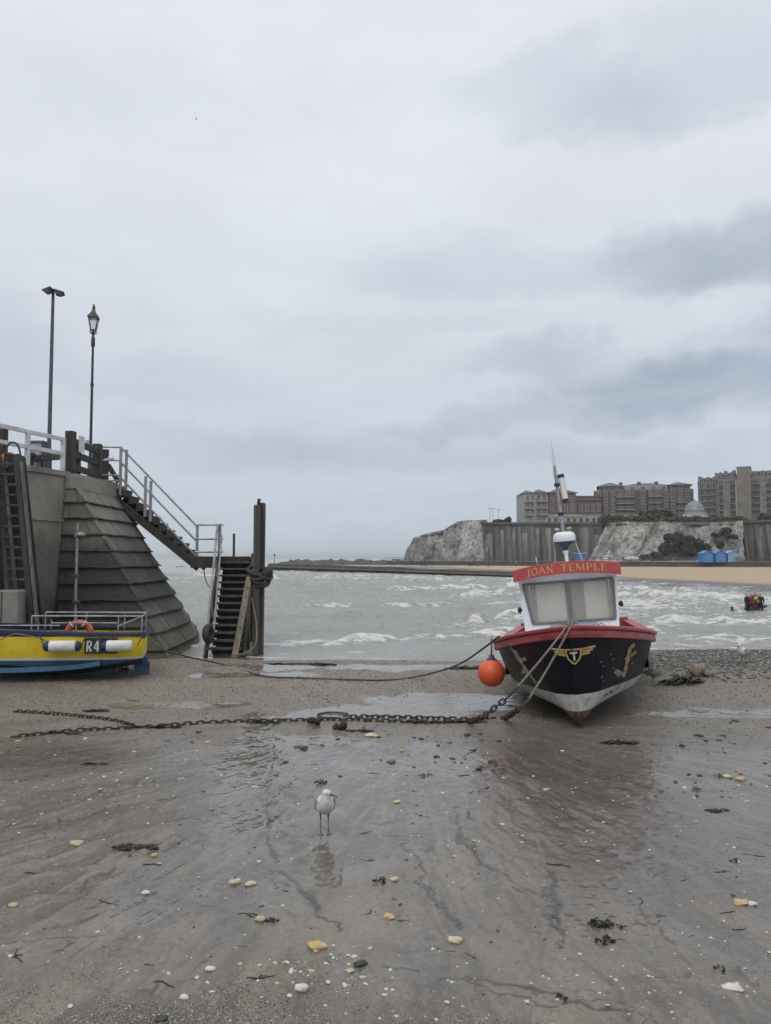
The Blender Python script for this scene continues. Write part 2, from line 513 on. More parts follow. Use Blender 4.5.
def sand_fields(x, y):
    x = np.asarray(x, float); y = np.asarray(y, float)
    wx = x + .22 * fbm(x * 1.1, y * 1.1, 3, 40); wy = y + .35 * fbm(x * 1.0, y * .9, 3, 50)
    # drainage fans out of a point near the chain
    ox, oy = .4, 12.0
    th = np.arctan2(x - ox, oy - y); rr = np.hypot(x - ox, y - oy)
    st = fbm(th * 9 + .5 * fbm(x * .7, y * .7, 3, 3), rr * .35, 4, 8, .6)
    st2 = fbm(th * 30 + .8 * fbm(x * 1.1, y * 1.1, 3, 33), rr * .8, 3, 18, .6)
    st3 = fbm(th * 75 + .8 * fbm(x * 1.5, y * 1.5, 3, 35), rr * 1.3, 3, 19, .6)
    z = .022 * fbm(x * .28, y * .28, 3, 1)
    near = 1 - sstep(y, 9.5, 12)
    z = z + near * (.010 * st + .005 * st2 + .0022 * st3) * sstep(rr, 1, 3)
    z = z + .006 * fbm(x * 2.2, y * 1.8, 4, 2, .55)
    z = z + .0035 * fbm(x * 9, y * 9, 3, 22, .6) + .0012 * fbm(x * 32, y * 32, 2, 24, .6) * (y < 8)
    # ridge of coarser sand short of the water, shingle bank on the right
    rid = sstep(y, 13.6, 15.0) * (1 - sstep(y, 16.6, 18.2))
    z = z + .055 * rid * (.7 + .5 * fbm(x * .5, y * .5, 2, 61))
    bank = sstep(x + .5 * fbm(x * .4, y * .4, 2, 71), 3.6, 6.5) * sstep(y + .4 * fbm(x * .6, y * .3, 2, 72), 13.2, 15.5) * (1 - sstep(y, 18.0, 20.0))
    z = z + .24 * bank
    # dips of standing water
    film = np.zeros_like(x)
    for e in PUDDLES:
        film = np.maximum(film, ell(wx, wy, e, .35))
    ch = pline(wx, wy, CHAN, [.30, .32, .33, .30, .24, .18, .10])
    z = z - .012 * film - .010 * ch
    ch2 = pline(wx, wy, CHAN, [.36, .38, .40, .37, .31, .24, .15])
    rill = np.clip(ch2 - ch, 0, 1) * sstep(fbm(x * 3, y * 3, 3, 87), -.35, .15) * 1.3
    rill = np.clip(rill * np.where(x > np.interp(-y, [-q_[1] for q_ in CHAN], [q_[0] for q_ in CHAN]), 1.0, .45), 0, 1)
    for pts, wd in RILLS:
        jx = x + .09 * fbm(x * 3, y * 3, 4, 81); jy = y + .12 * fbm(x * 3, y * 3, 4, 91)
        rill = np.maximum(rill, pline(jx, jy, pts, [q_ * .42 for q_ in wd]))
    rill = rill * sstep(fbm(x * 2.6, y * 2.2, 3, 95) + .25, -.15, .45)
    for pts, wd in BANKS:
        jx = x + .035 * fbm(x * 5, y * 5, 3, 82); jy = y + .05 * fbm(x * 5, y * 5, 3, 92)
        rill = np.maximum(rill, pline(jx, jy, pts, wd) * sstep(fbm(x * 4, y * 4, 2, 96) + .5, -.1, .3))
    # fine branching drainage lines
    vein = np.exp(-(fbm(th * 16 + .9 * fbm(x * 1.6, y * 1.6, 3, 43), rr * 1.1, 3, 28, .6) / .030) ** 2) * sstep(fbm(x * .8, y * .8, 3, 47), -.12, .22) * (y < 11.5)
    vein = np.maximum(vein, np.exp(-(fbm(x * 1.3 + .5 * fbm(x * 3, y * 3, 2, 53), y * .9, 3, 57, .6) / .022) ** 2) * sstep(fbm(x * .6, y * .7, 3, 59), -.02, .30) * (y < 11.5))
    rill = np.maximum(rill, .8 * vein * sstep(fbm(x * 5, y * 5, 2, 63), -.3, .2))
    z = z - .006 * rill
    # the slope into the sea
    z = z - .035 * np.maximum(y - 17.8 + .75 * fbm(x * .30, y * .25, 4, 15), 0) * (1 - .8 * bank)
    z = z - .05 * np.maximum(y - 20.5, 0)
    # scour under the bow
    bx, by = G(585, 716).x, G(585, 716).y
    z = z - .05 * np.exp(-(((x - bx) / .9) ** 2 + ((y - by - 1) / 1.4) ** 2))
    # ---- surface state
    low = fbm(x * .45, y * .4, 4, 101)
    gull = ell(wx, wy, pxe(345, 830, 150, 95), .6)
    right = ell(wx, wy, pxe(690, 900, 200, 120), .7)
    left = ell(wx, wy, pxe(150, 930, 210, 50), .7)
    mid = ell(wx, wy, pxe(380, 765, 190, 36), .6)
    wz = sstep(y + .5 * low, 4.9, 6.2) * (1 - sstep(y + .4 * low, 10.5, 11.4))
    wet = .40 + .55 * np.maximum.reduce([gull, .8 * right, .75 * left, .9 * mid, .95 * wz]) + .20 * low - .22 * np.clip(st + .6 * st2, -.2, 1)
    brown = np.maximum(ell(x + .3 * st, y, pxe(574, 792, 98, 64), .45) * sstep(.55 * st + .8 * st2 + .75 * st3 + .25 * fbm(x * 9, y * 6, 2, 147), -.42, .06),  # dark streaks, deepened in colour where the boat's reflection falls
                       ell(wx, wy, pxe(40, 758, 100, 17), .5) * sstep(st2 + low, -.75, -.15))  # reflection of pier and yellow boat deepened in the sand colour
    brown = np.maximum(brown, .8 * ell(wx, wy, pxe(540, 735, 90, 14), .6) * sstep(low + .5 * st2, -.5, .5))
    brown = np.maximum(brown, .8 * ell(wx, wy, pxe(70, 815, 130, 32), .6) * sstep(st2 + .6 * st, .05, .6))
    furrow = np.zeros_like(x)
    for pts in FURROWS:
        furrow = np.maximum(furrow, pline(x + .10 * fbm(x * 2, y * 2, 3, 83), y + .12 * fbm(x * 2, y * 2, 3, 93), pts, [.09] * len(pts)) * sstep(fbm(x * 1.5, y * 1.5, 2, 97), -.45, .1))
    z = z - .016 * furrow + .008 * ell(x, y, pxe(90, 830, 130, 50), .6) * np.sin((y - .75 * x) * 9 + 2.5 * fbm(x, y, 3, 99))
    brown = np.maximum(brown, .62 * furrow)
    grit = np.maximum(sstep(y, 9.2, 11.0), 1 - sstep(wy + .5 * fbm(x * 1.3, y * 1.3, 3, 131) + .25 * np.maximum(x, 0), 4.0, 4.75))
    grit = np.maximum(grit, .55 * ell(wx, wy, pxe(40, 800, 170, 60), .6))
    dry = np.maximum(rid * (1 - film) * .9, sstep(y, 11, 13) * .55)
    dry = np.maximum(dry, .5 * sstep(y, 10.2, 11.2) * (1 - sstep(y, 12, 13)) * sstep(low, -.1, .5))
    film = np.maximum(film, ch * 1.0)
    film = np.maximum(film, sstep(y + .3 * low, 18.3, 19.2) * (1 - bank))
    film = np.maximum(film, .85 * np.maximum(gull, mid) * sstep(low + .45 * fbm(x * 2.2, y * 1.5, 4, 141) - .25 * st2, -.45, .30))
    film = np.maximum(film, .62 * right * sstep(low + .35 * st - .35 * st2, -.35, .45))
    film = np.maximum(film, .60 * left * sstep(low + .4 * fbm(x * 1.7, y * 1.7, 3, 149), -.3, .4))
    film = np.maximum(film, ell(wx, wy, pxe(330, 850, 75, 34), .5))
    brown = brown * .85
    film = film * (1 - .45 * brown) * (1 - .6 * sstep(grit, .5, 1) * (y < 5.5))
    edge = np.exp(-((film - .42) / .10) ** 2) * sstep(low, -.2, .3) * (y < 11)
    return dict(z=z, film=np.clip(film, 0, 1), wet=np.clip(wet, 0, 1), brown=np.clip(brown, 0, 1), grit=np.clip(grit, 0, 1),
                dry=np.clip(dry, 0, 1), rill=np.clip(np.maximum(rill, .30 * edge), 0, 1), streak=np.clip(.5 + .45 * st + .45 * st2 + .5 * st3, 0, 1), bank=np.clip(bank, 0, 1))
def sand_z(x, y):
    return float(sand_fields(np.array([x]), np.array([y]))['z'][0])

def sand_material():
    m, t = new_mat('wet_sand')
    def A(n): return t.n('ShaderNodeAttribute', {'attribute_name': n}).outputs['Fac']
    P = t.n('ShaderNodeNewGeometry').outputs['Position']
    film, wet, brown, grit, dry, rill, bank, streak = [A(k) for k in ('film', 'wet', 'brown', 'grit', 'dry', 'rill', 'bank', 'streak')]
    big = t.noise(P, 1.6, 6, .6)
    fine = t.noise(P, 60, 4, .65)
    grain = t.noise(P, 210, 3, .7)
    mid = t.noise(P, 9, 6, .68)
    col = t.mix(t.ss(big, .3, .7), (.232, .192, .145), (.150, .124, .095))
    col = t.mix(t.m('MULTIPLY', t.ss(streak, .62, .15), .62), col, (.070, .060, .050))
    col = t.mix(t.m('MULTIPLY', t.ss(mid, .52, .70), .35), col, (.105, .098, .09))
    col = t.mix(t.m('MULTIPLY', t.ss(mid, .45, .30), .35), col, (.26, .232, .194))
    col = t.mix(t.m('MULTIPLY', dry, .85), col, t.mix(fine, (.29, .235, .172), (.195, .158, .118)))
    col = t.mix(t.m('MULTIPLY', wet, .38), col, (.098, .089, .078))
    col = t.mix(t.m('MULTIPLY', brown, .95), col, t.mix(fine, (.058, .040, .026), (.034, .025, .018)))  # painted-in reflections, plus dark streaks and furrows
    col = t.mix(t.m('MULTIPLY', film, .35), col, (.105, .099, .091))
    col = t.mix(t.m('MULTIPLY', rill, .9), col, (.030, .028, .026))
    col = t.mix(t.m('MULTIPLY', bank, .8), col, (.11, .112, .10))
    m2 = t.noise(t.v('MULTIPLY', P, (1, .7, 1)), 26, 5, .72)
    rough_zone = t.m('SUBTRACT', 1.0, t.m('MULTIPLY', film, .65))
    col = t.mix(t.m('MULTIPLY', t.ss(m2, .52, .68), t.m('MULTIPLY', rough_zone, .55)), col, (.062, .052, .042))
    col = t.mix(t.m('MULTIPLY', t.ss(m2, .44, .32), t.m('MULTIPLY', rough_zone, .38)), col, (.30, .265, .215))
    # grains: dark grit and pale shell sand
    vor = t.n('ShaderNodeTexVoronoi', {'feature': 'F1'}, Vector=P, Scale=75.0, Randomness=1.0)
    sepc = t.n('ShaderNodeSeparateColor', None, Color=vor.outputs['Color'])
    dots = t.ss(vor.outputs['Distance'], .42, .25)
    pale = t.m('MULTIPLY', t.m('MULTIPLY', dots, t.m('GREATER_THAN', sepc.outputs[0], t.m('SUBTRACT', .955, t.m('MULTIPLY', grit, .26)))), .85)
    darkd = t.m('MULTIPLY', t.m('MULTIPLY', dots, t.m('LESS_THAN', sepc.outputs[1], t.m('ADD', .05, t.m('MULTIPLY', grit, .34)))), .75)
    vo2 = t.n('ShaderNodeTexVoronoi', {'feature': 'F1'}, Vector=P, Scale=24.0, Randomness=1.0)
    sep2 = t.n('ShaderNodeSeparateColor', None, Color=vo2.outputs['Color'])
    d2 = t.ss(vo2.outputs['Distance'], .30, .14)
    pale2 = t.m('MULTIPLY', d2, t.m('GREATER_THAN', sep2.outputs[0], t.m('SUBTRACT', .976, t.m('MULTIPLY', grit, .08))))
    dark2 = t.m('MULTIPLY', d2, t.m('LESS_THAN', sep2.outputs[1], t.m('ADD', .015, t.m('MULTIPLY', grit, .10))))
    notfilm = t.m('SUBTRACT', 1.0, t.m('MULTIPLY', film, .6))
    col = t.mix(t.m('MULTIPLY', darkd, notfilm), col, (.045, .043, .04))
    col = t.mix(t.m('MULTIPLY', pale, notfilm), col, (.34, .32, .28))
    col = t.mix(t.m('MULTIPLY', dark2, t.m('MULTIPLY', notfilm, .75)), col, (.035, .033, .03))
    col = t.mix(t.m('MULTIPLY', pale2, .8), col, (.42, .40, .35))
    col = t.mix(t.m('MULTIPLY', t.m('SUBTRACT', grain, .5), 1.5), col, (.36, .335, .29))
    col = t.mix(t.m('MULTIPLY', t.m('SUBTRACT', .5, fine), 1.2), col, (.075, .07, .064))
    r_ = t.m('SUBTRACT', .62, t.m('MULTIPLY', wet, .42))
    r_ = t.m('ADD', r_, t.m('MULTIPLY', dry, .2))
    r_ = t.m('ADD', r_, t.m('MULTIPLY', t.m('SUBTRACT', fine, .5), .20))
    fs = t.ss(t.m('ADD', film, t.m('ADD', t.m('MULTIPLY', t.m('SUBTRACT', mid, .5), .55), t.m('MULTIPLY', t.m('SUBTRACT', fine, .5), .22))), .26, .58)
    r_ = t.m('ADD', t.m('MULTIPLY', r_, t.m('SUBTRACT', 1.0, fs)), t.m('MULTIPLY', fs, .055), clamp=True)
    h = t.m('ADD', t.m('MULTIPLY', grain, .25), t.m('MULTIPLY', fine, .6))
    h = t.m('ADD', h, t.m('MULTIPLY', t.m('ADD', pale, pale2), .6))
    hm = t.m('MULTIPLY', t.m('SUBTRACT', 1.0, t.m('MULTIPLY', fs, .93)), t.m('ADD', t.m('SUBTRACT', .36, t.m('MULTIPLY', wet, .24)), t.m('MULTIPLY', grit, .62)))
    nb = t.n('ShaderNodeBump', None, Strength=hm, Distance=.016, Height=h)
    finish(t, col, r_, 0, nb.outputs[0], .5)
    return m

ys = np.concatenate([np.linspace(-4, 2.6, 14)[:-1], np.geomspace(2.6, 25, 760)])
us = np.linspace(-1, 1, 900)
us = np.sign(us) * (np.abs(us) * .55 + .45 * np.abs(us) ** 5)
UU, YY = np.meshgrid(us, ys)
XX = UU * (5.0 + 1.05 * np.maximum(YY, 1)) * (1 + 1.2 * np.abs(UU) ** 6)
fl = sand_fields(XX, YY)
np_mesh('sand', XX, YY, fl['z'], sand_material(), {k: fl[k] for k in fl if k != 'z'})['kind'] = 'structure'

# ------------------------------------------------------------------ sea
BREAKERS = [  # crest polyline, height, width, foam
    ([at(150, 648, 20.6), at(262, 641, 22.2), at(330, 640, 22.5), at(400, 636, 23.5), at(470, 633, 24.5), at(530, 628, 26), at(700, 622, 27)], .17, .80, 1.0),
    ([at(200, 618, 29), at(300, 612, 32), at(380, 610, 33), at(450, 606, 36), at(600, 603, 38)], .14, .8, .30),
    ([at(420, 636, 25.5), at(455, 622, 28), at(500, 612, 31.5), at(560, 608, 34), at(640, 606, 36)], .32, 1.1, 1.0),
    ([at(280, 607, 39), at(380, 606, 40), at(480, 606, 41), at(560, 604, 43)], .12, .9, .75),
    ([at(440, 596, 49), at(520, 592, 53), at(650, 596, 50), at(771, 600, 46)], .26, 2.2, .9),
    ([at(380, 590, 58), at(450, 586, 62), at(540, 584, 66), at(640, 588, 60), at(771, 596, 48)], .28, 2.6, .95),
    ([at(160, 585, 64), at(250, 583, 68), at(330, 584, 66)], .25, 2, .35),
    ([at(250, 577, 90), at(380, 578, 88), at(470, 580, 80), at(560, 580, 80)], .4, 2.6, .7),
    ([at(165, 573, 110), at(220, 573, 110), at(290, 573, 110)], .4, 3, .5),
    ([at(640, 640, 22), at(700, 636, 23), at(771, 634, 23.5), at(900, 634, 23)], .14, .9, .8),
    ([at(610, 624, 27), at(700, 618, 29), at(771, 616, 30), at(900, 612, 31)], .22, 1.3, .9),
]
def sea_fields(x, y):
    z = np.zeros_like(x); foam = np.zeros_like(x)
    jy = y + .5 * fbm(x * .25, y * .1, 3, 201) + .25 * fbm(x * 1.1, y * .6, 2, 205)
    amp = .02 + .20 * sstep(y, 20, 60)
    far = 1 - sstep(y, 150, 500)
    a = 1 - np.abs(fbm(x * .16 + .2 * y * .1, jy * .42, 4, 211, .5))
    b = 1 - np.abs(fbm(x * .55, jy * 1.1, 3, 215, .55))
    z = z + amp * (1.3 * (a - .75) + .62 * (b - .75)) * far
    z = z + (.012 * fbm(x * 2.2, y * 3.0, 3, 231, .6) + .05 * sstep(y, 20, 26) * fbm(x * .8, y * 1.6, 4, 233, .62)) * (1 - sstep(y, 60, 140))
    fn = fbm(x * .9, y * 1.3, 4, 221, .6)
    fh = fbm(x * 1.7 + .4 * fn, y * 3.2, 4, 223, .62)
    patch = fbm(x * .12, y * .10, 3, 225)
    for crest, hgt, wd, fo in BREAKERS:
        cx = np.array([p.x for p in crest]); cy = np.array([p.y for p in crest])
        s = np.interp(x, cx, cy)
        inside = sstep(x, cx[0] - 1.5, cx[0] + 2.5) * (1 - sstep(x, cx[-1] - 3, cx[-1] + 1.5))
        d = jy - s                        # negative: shoreward (nearer)
        prof = np.where(d < 0, np.exp(-(d / np.minimum(wd * .55, .42 + .02 * s)) ** 2), np.exp(-(d / (wd * 1.6)) ** 2))
        var = np.clip(.75 + 1.0 * fbm(x * .42, s * .3, 3, int(hgt * 100) + 240), .1, 1.5)
        z = z + hgt * prof * inside * var
        fm = np.where(d < 0, np.exp(-(d / (wd * 1.05)) ** 2), np.exp(-(d / (wd * .30)) ** 2)) * inside * fo
        foam = np.maximum(foam, fm * (.55 + .45 * sstep(fh, -.3, .3)) * sstep(.5 * fn + .6 * fh + .75 * fm + .7 * (var - .8), .10, .70))
    # lace of spent foam, thicker on the right
    side = sstep(x / np.maximum(y, 1), -.05, .25)
    lace = 1 - np.abs(fbm(x * .42 + .3 * fn, jy * 1.2, 4, 251, .55))
    zone = (.30 + .75 * side) * (1 - sstep(y, 90, 200))
    foam = np.maximum(foam, .62 * zone * sstep(lace + .25 * patch + .16 * side + .22 * fh, .92, 1.14))
    foam = np.maximum(foam, .6 * zone * sstep(fn + .6 * patch + .2 * side + .5 * fh, .60, 1.3))
    # white caps far out
    foam = np.maximum(foam, .6 * sstep(fbm(x * .10, y * .16, 4, 261, .65), .40, .75) * sstep(y, 55, 90) * (1 - sstep(y, 300, 700)))
    # thin edge of the run-up
    ed = y + .75 * fbm(x * .30, y * .25, 4, 15)
    foam = np.maximum(foam, .8 * np.exp(-((ed - 19.15) / .12) ** 2) * sstep(fbm(x * 1.2, y * .5, 3, 275), -.25, .3))
    foam = np.maximum(foam, .6 * np.exp(-((ed - 20.1) / .15) ** 2) * sstep(fbm(x * .9, y * .8, 3, 277), -.15, .4))
    foam = np.maximum(foam, .45 * (1 - sstep(y, 20.5, 22)) * sstep(lace, .92, 1.05))
    z = z * sstep(y, 19.3, 21.5)
    return SEA_Z + z - .010 * (1 - sstep(y, 18.5, 19.5)), np.clip(foam, 0, 1)
def sea_material():
    m, t = new_mat('silty_sea')
    P = t.n('ShaderNodeNewGeometry').outputs['Position']
    foam = t.n('ShaderNodeAttribute', {'attribute_name': 'foam'}).outputs['Fac']
    n = t.noise(P, .25, 4, .6)
    col = t.mix(n, (.295, .295, .265), (.235, .238, .215))
    br = t.noise(t.v('MULTIPLY', P, (1, 1.6, 1)), 4.5, 6, .72)
    f = t.ss(t.m('ADD', foam, t.m('MULTIPLY', t.m('SUBTRACT', br, .5), .9)), .22, .70)
    col = t.mix(t.ss(br, .5, .3), col, (.19, .193, .172))
    col = t.mix(f, col, t.mix(t.ss(t.noise(t.v('MULTIPLY', P, (1, 1.4, 1)), 9, 5, .7), .35, .65), (.46, .46, .425), (.70, .695, .66)))
    ps = t.v('MULTIPLY', P, (1.0, 1.8, 1.0))
    ps = t.v('MULTIPLY', P, (.55, 1.8, 1.0))
    h = t.m('ADD', t.noise(ps, 2.2, 5, .65), t.m('MULTIPLY', t.noise(ps, 9, 3, .6), .3))
    h = t.m('ADD', h, t.m('MULTIPLY', f, t.m('MULTIPLY', br, .5)))
    nb = bump(t, h, .75, .12)
    finish(t, col, t.m('ADD', .16, t.m('MULTIPLY', f, .5)), 0, nb, .5, IOR=1.33)
    return m
ys = np.concatenate([np.geomspace(18.2, 34, 330)[:-1], np.geomspace(34, 130, 330)[:-1], np.geomspace(130, 700, 90)[:-1], np.geomspace(700, 30000, 24)])
us = np.linspace(-1, 1, 620)
us = np.sign(us) * (np.abs(us) * .6 + .4 * np.abs(us) ** 4)
UU, YY = np.meshgrid(us, ys)
XX = UU * (12 + 1.05 * YY)
Z, foam = sea_fields(XX, YY)
np_mesh('sea', XX, YY, Z, sea_material(), {'foam': foam})['kind'] = 'structure'

# ------------------------------------------------------------------ beach round the bay
SH = [(50, 18), (41, 32), (33, 44), (27.5, 54), (23.5, 76), (22, 95), (20.5, 135), (16, 175), (10, 212), (-4, 238)]
WL = [(66, 12), (110, 60), (135, 110), (134, 160), (114, 194), (98, 198), (73, 202), (52, 206), (32, 212), (3, 246)]
def interp_poly(pts, t):
    p = catmull([(a, b, 0) for a, b in pts], 10)
    xs = np.array([q.x for q in p]); yy = np.array([q.y for q in p])
    k = np.linspace(0, 1, len(p))
    return np.interp(t, k, xs), np.interp(t, k, yy)
T, S = np.meshgrid(np.linspace(0, 1, 260), np.concatenate([np.linspace(-.12, .3, 50), np.linspace(.32, 1.02, 50)]))
sx, sy = interp_poly(SH, T); wx_, wy_ = interp_poly(WL, T)
ss_ = S + .02 * fbm(T * 30, S * 3, 3, 301)
BX, BY = sx + (wx_ - sx) * S, sy + (wy_ - sy) * S
BZ = np.interp(ss_, [-.12, -.03, 0, .06, .3, 1.02], [-1.0, -.25, -.05, .06, .12, .30]) + .03 * fbm(BX * .3, BY * .3, 3, 305)
m_, t_ = new_mat('beach_sand')
P_ = t_.n('ShaderNodeNewGeometry').outputs['Position']
wt = t_.n('ShaderNodeAttribute', {'attribute_name': 'shore'}).outputs['Fac']
nn = t_.noise(P_, .5, 6, .65)
c_ = t_.mix(nn, (.44, .33, .215), (.34, .255, .17))
wetf = t_.ss(t_.m('ADD', wt, t_.m('MULTIPLY', t_.m('SUBTRACT', nn, .5), .05)), .11, .05)
c_ = t_.mix(wetf, c_, t_.mix(t_.noise(P_, 3, 5, .7), (.16, .14, .115), (.06, .057, .05)))
finish(t_, c_, t_.m('SUBTRACT', .9, t_.m('MULTIPLY', wetf, .35)), 0, bump(t_, t_.noise(P_, 4, 5, .6), .4, .05))
np_mesh('beach', BX, BY, BZ, m_, {'shore': S})['kind'] = 'structure'
# ================================================================== PIER
DECK = 4.57
def stone_mat():
    m, t = new_mat('pier_stone')
    P = t.n('ShaderNodeNewGeometry').outputs['Position']
    n = t.noise(P, .9, 8, .65)
    col = t.mix(t.ss(n, .3, .7), (.255, .235, .198), (.15, .14, .12))
    z = t.n('ShaderNodeSeparateXYZ', None, Vector=P).outputs[2]
    zz = t.m('ADD', z, t.m('MULTIPLY', t.m('SUBTRACT', t.noise(P, 1.3, 6, .7), .5), 1.8))
    tide = t.m('MULTIPLY', t.ss(zz, .7, 1.3), t.ss(zz, 3.3, 2.2))
    col = t.mix(t.m('MULTIPLY', tide, .92), col, (.040, .040, .038))
    yw = t.n('ShaderNodeSeparateXYZ', None, Vector=P).outputs[1]
    frt = t.m('MULTIPLY', t.ss(t.m('ADD', yw, t.m('MULTIPLY', t.m('SUBTRACT', t.noise(P, 1.8, 6, .7), .5), .5)), 19.45, 19.0), t.ss(zz, 3.2, 2.3))
    col = t.mix(t.m('MULTIPLY', frt, .6), col, (.055, .053, .047))
    low = t.ss(zz, 1.2, .3)
    col = t.mix(t.m('MULTIPLY', low, .55), col, (.15, .13, .085))
    dr = t.ss(t.noise(t.v('MULTIPLY', P, (2.2, 2.2, .25)), 2.2, 6, .65), .55, .72)
    col = t.mix(t.m('MULTIPLY', dr, .7), col, (.05, .048, .043))
    chips = t.ss(t.noise(P, 5, 7, .75), .66, .74)
    col = t.mix(t.m('MULTIPLY', chips, .75), col, (.36, .33, .28))
    h = t.m('ADD', t.noise(P, 6, 8, .7), t.m('MULTIPLY', t.noise(P, 30, 4, .7), .35))
    finish(t, col, t.m('SUBTRACT', .9, t.m('MULTIPLY', tide, .25)), 0, bump(t, h, .9, .08))
    return m
M['pier_stone'] = stone_mat()
def wall_mat():
    m, t = new_mat('pier_wall_concrete')
    P = t.n('ShaderNodeNewGeometry').outputs['Position']
    col = t.mix(t.ss(t.noise(P, 1.0, 8, .6), .3, .7), (.31, .285, .235), (.21, .197, .168))
    z = t.n('ShaderNodeSeparateXYZ', None, Vector=P).outputs[2]
    zz = t.m('ADD', z, t.m('MULTIPLY', t.m('SUBTRACT', t.noise(P, 1.1, 7, .7), .5), 1.6))
    col = t.mix(t.m('MULTIPLY', t.ss(zz, 3.3, 2.6), .55), col, (.085, .083, .075))
    col = t.mix(t.m('MULTIPLY', t.ss(zz, 1.9, 1.0), .75), col, (.035, .034, .031))
    dr = t.ss(t.noise(t.v('MULTIPLY', P, (3, 3, .22)), 2.0, 6, .65), .56, .70)
    col = t.mix(t.m('MULTIPLY', dr, .5), col, (.075, .07, .06))
    cr = t.ss(t.m('ABSOLUTE', t.m('SUBTRACT', t.noise(t.v('MULTIPLY', P, (1, 1, .6)), 1.4, 7, .7), .5)), .012, .0)
    col = t.mix(t.m('MULTIPLY', cr, .55), col, (.05, .047, .042))
    finish(t, col, .88, 0, bump(t, t.noise(P, 9, 8, .7), .5, .03))
    return m
M['pier_wall'] = wall_mat()

pier = thing('harbour_pier', 'stone harbour pier with smooth concrete wall and flared stepped block end', 'pier', (-8.0, 19.3, 0))
A0, A1, A2, A3 = Vector((-8.75, 16.7, 0)), Vector((-8.03, 19.25, 0)), Vector((-7.82, 22.3, 0)), Vector((-8.5, 23.9, 0))
core = [A0 + Vector((-.02, 0, 0)), A1, A2, A3, Vector((-14, 31, 0)), Vector((-34, 31, 0)), Vector((-34, 13.5, 0))]
b = MB(); b.prism([p + Vector((0, 0, -.6)) for p in core], (0, 0, DECK + .6 - .14)); b.build('wall', M['pier_wall'], pier)
# a lift line across the smooth wall and the rough foot below it
b = MB()
o_ = Vector((.045, -.012, 0))
for (za, zb, off) in ((3.30, 3.36, .02),):
    b.prism([A0 + Vector((0, 0, za)), A1 + Vector((0, -.004, za)), A1 + o_ * 1 + Vector((0, -.004, za)), A0 + o_ + Vector((0, 0, za))], (0, 0, zb - za))
b.build('wall_ledge', M['pier_wall'], pier)
# coping slabs round the edge
def offset_poly(pts, d):
    out = []
    for i, p in enumerate(pts):
        a = pts[max(i - 1, 0)]; c = pts[min(i + 1, len(pts) - 1)]
        t = (c - a).normalized()
        out.append(p + Vector((t.y, -t.x, 0)) * d)
    return out
edge = [A0, A1, A2, A3]
eo, ei = offset_poly(edge, .05), offset_poly(edge, -.55)
b = MB()
for i in range(3):
    n = 3
    for k in range(n):
        f0, f1 = k / n + .004, (k + 1) / n - .004
        q = [eo[i].lerp(eo[i + 1], f0), eo[i].lerp(eo[i + 1], f1), ei[i].lerp(ei[i + 1], f1), ei[i].lerp(ei[i + 1], f0)]
        b.prism([p + Vector((0, 0, DECK - .14 + .003)) for p in q], (0, 0, .14))
b.build('coping', M['concrete_pale'], pier, bevel=.015)
deckp = [Vector((p.x, p.y, DECK - .137)) for p in [ei[0], ei[1], ei[2], ei[3], Vector((-14, 30.8, 0)), Vector((-33.8, 30.8, 0)), Vector((-33.8, 13.9, 0))]]
b = MB(); b.prism(deckp, (0, 0, .10)); b.build('deck', M['concrete_pale'], pier)
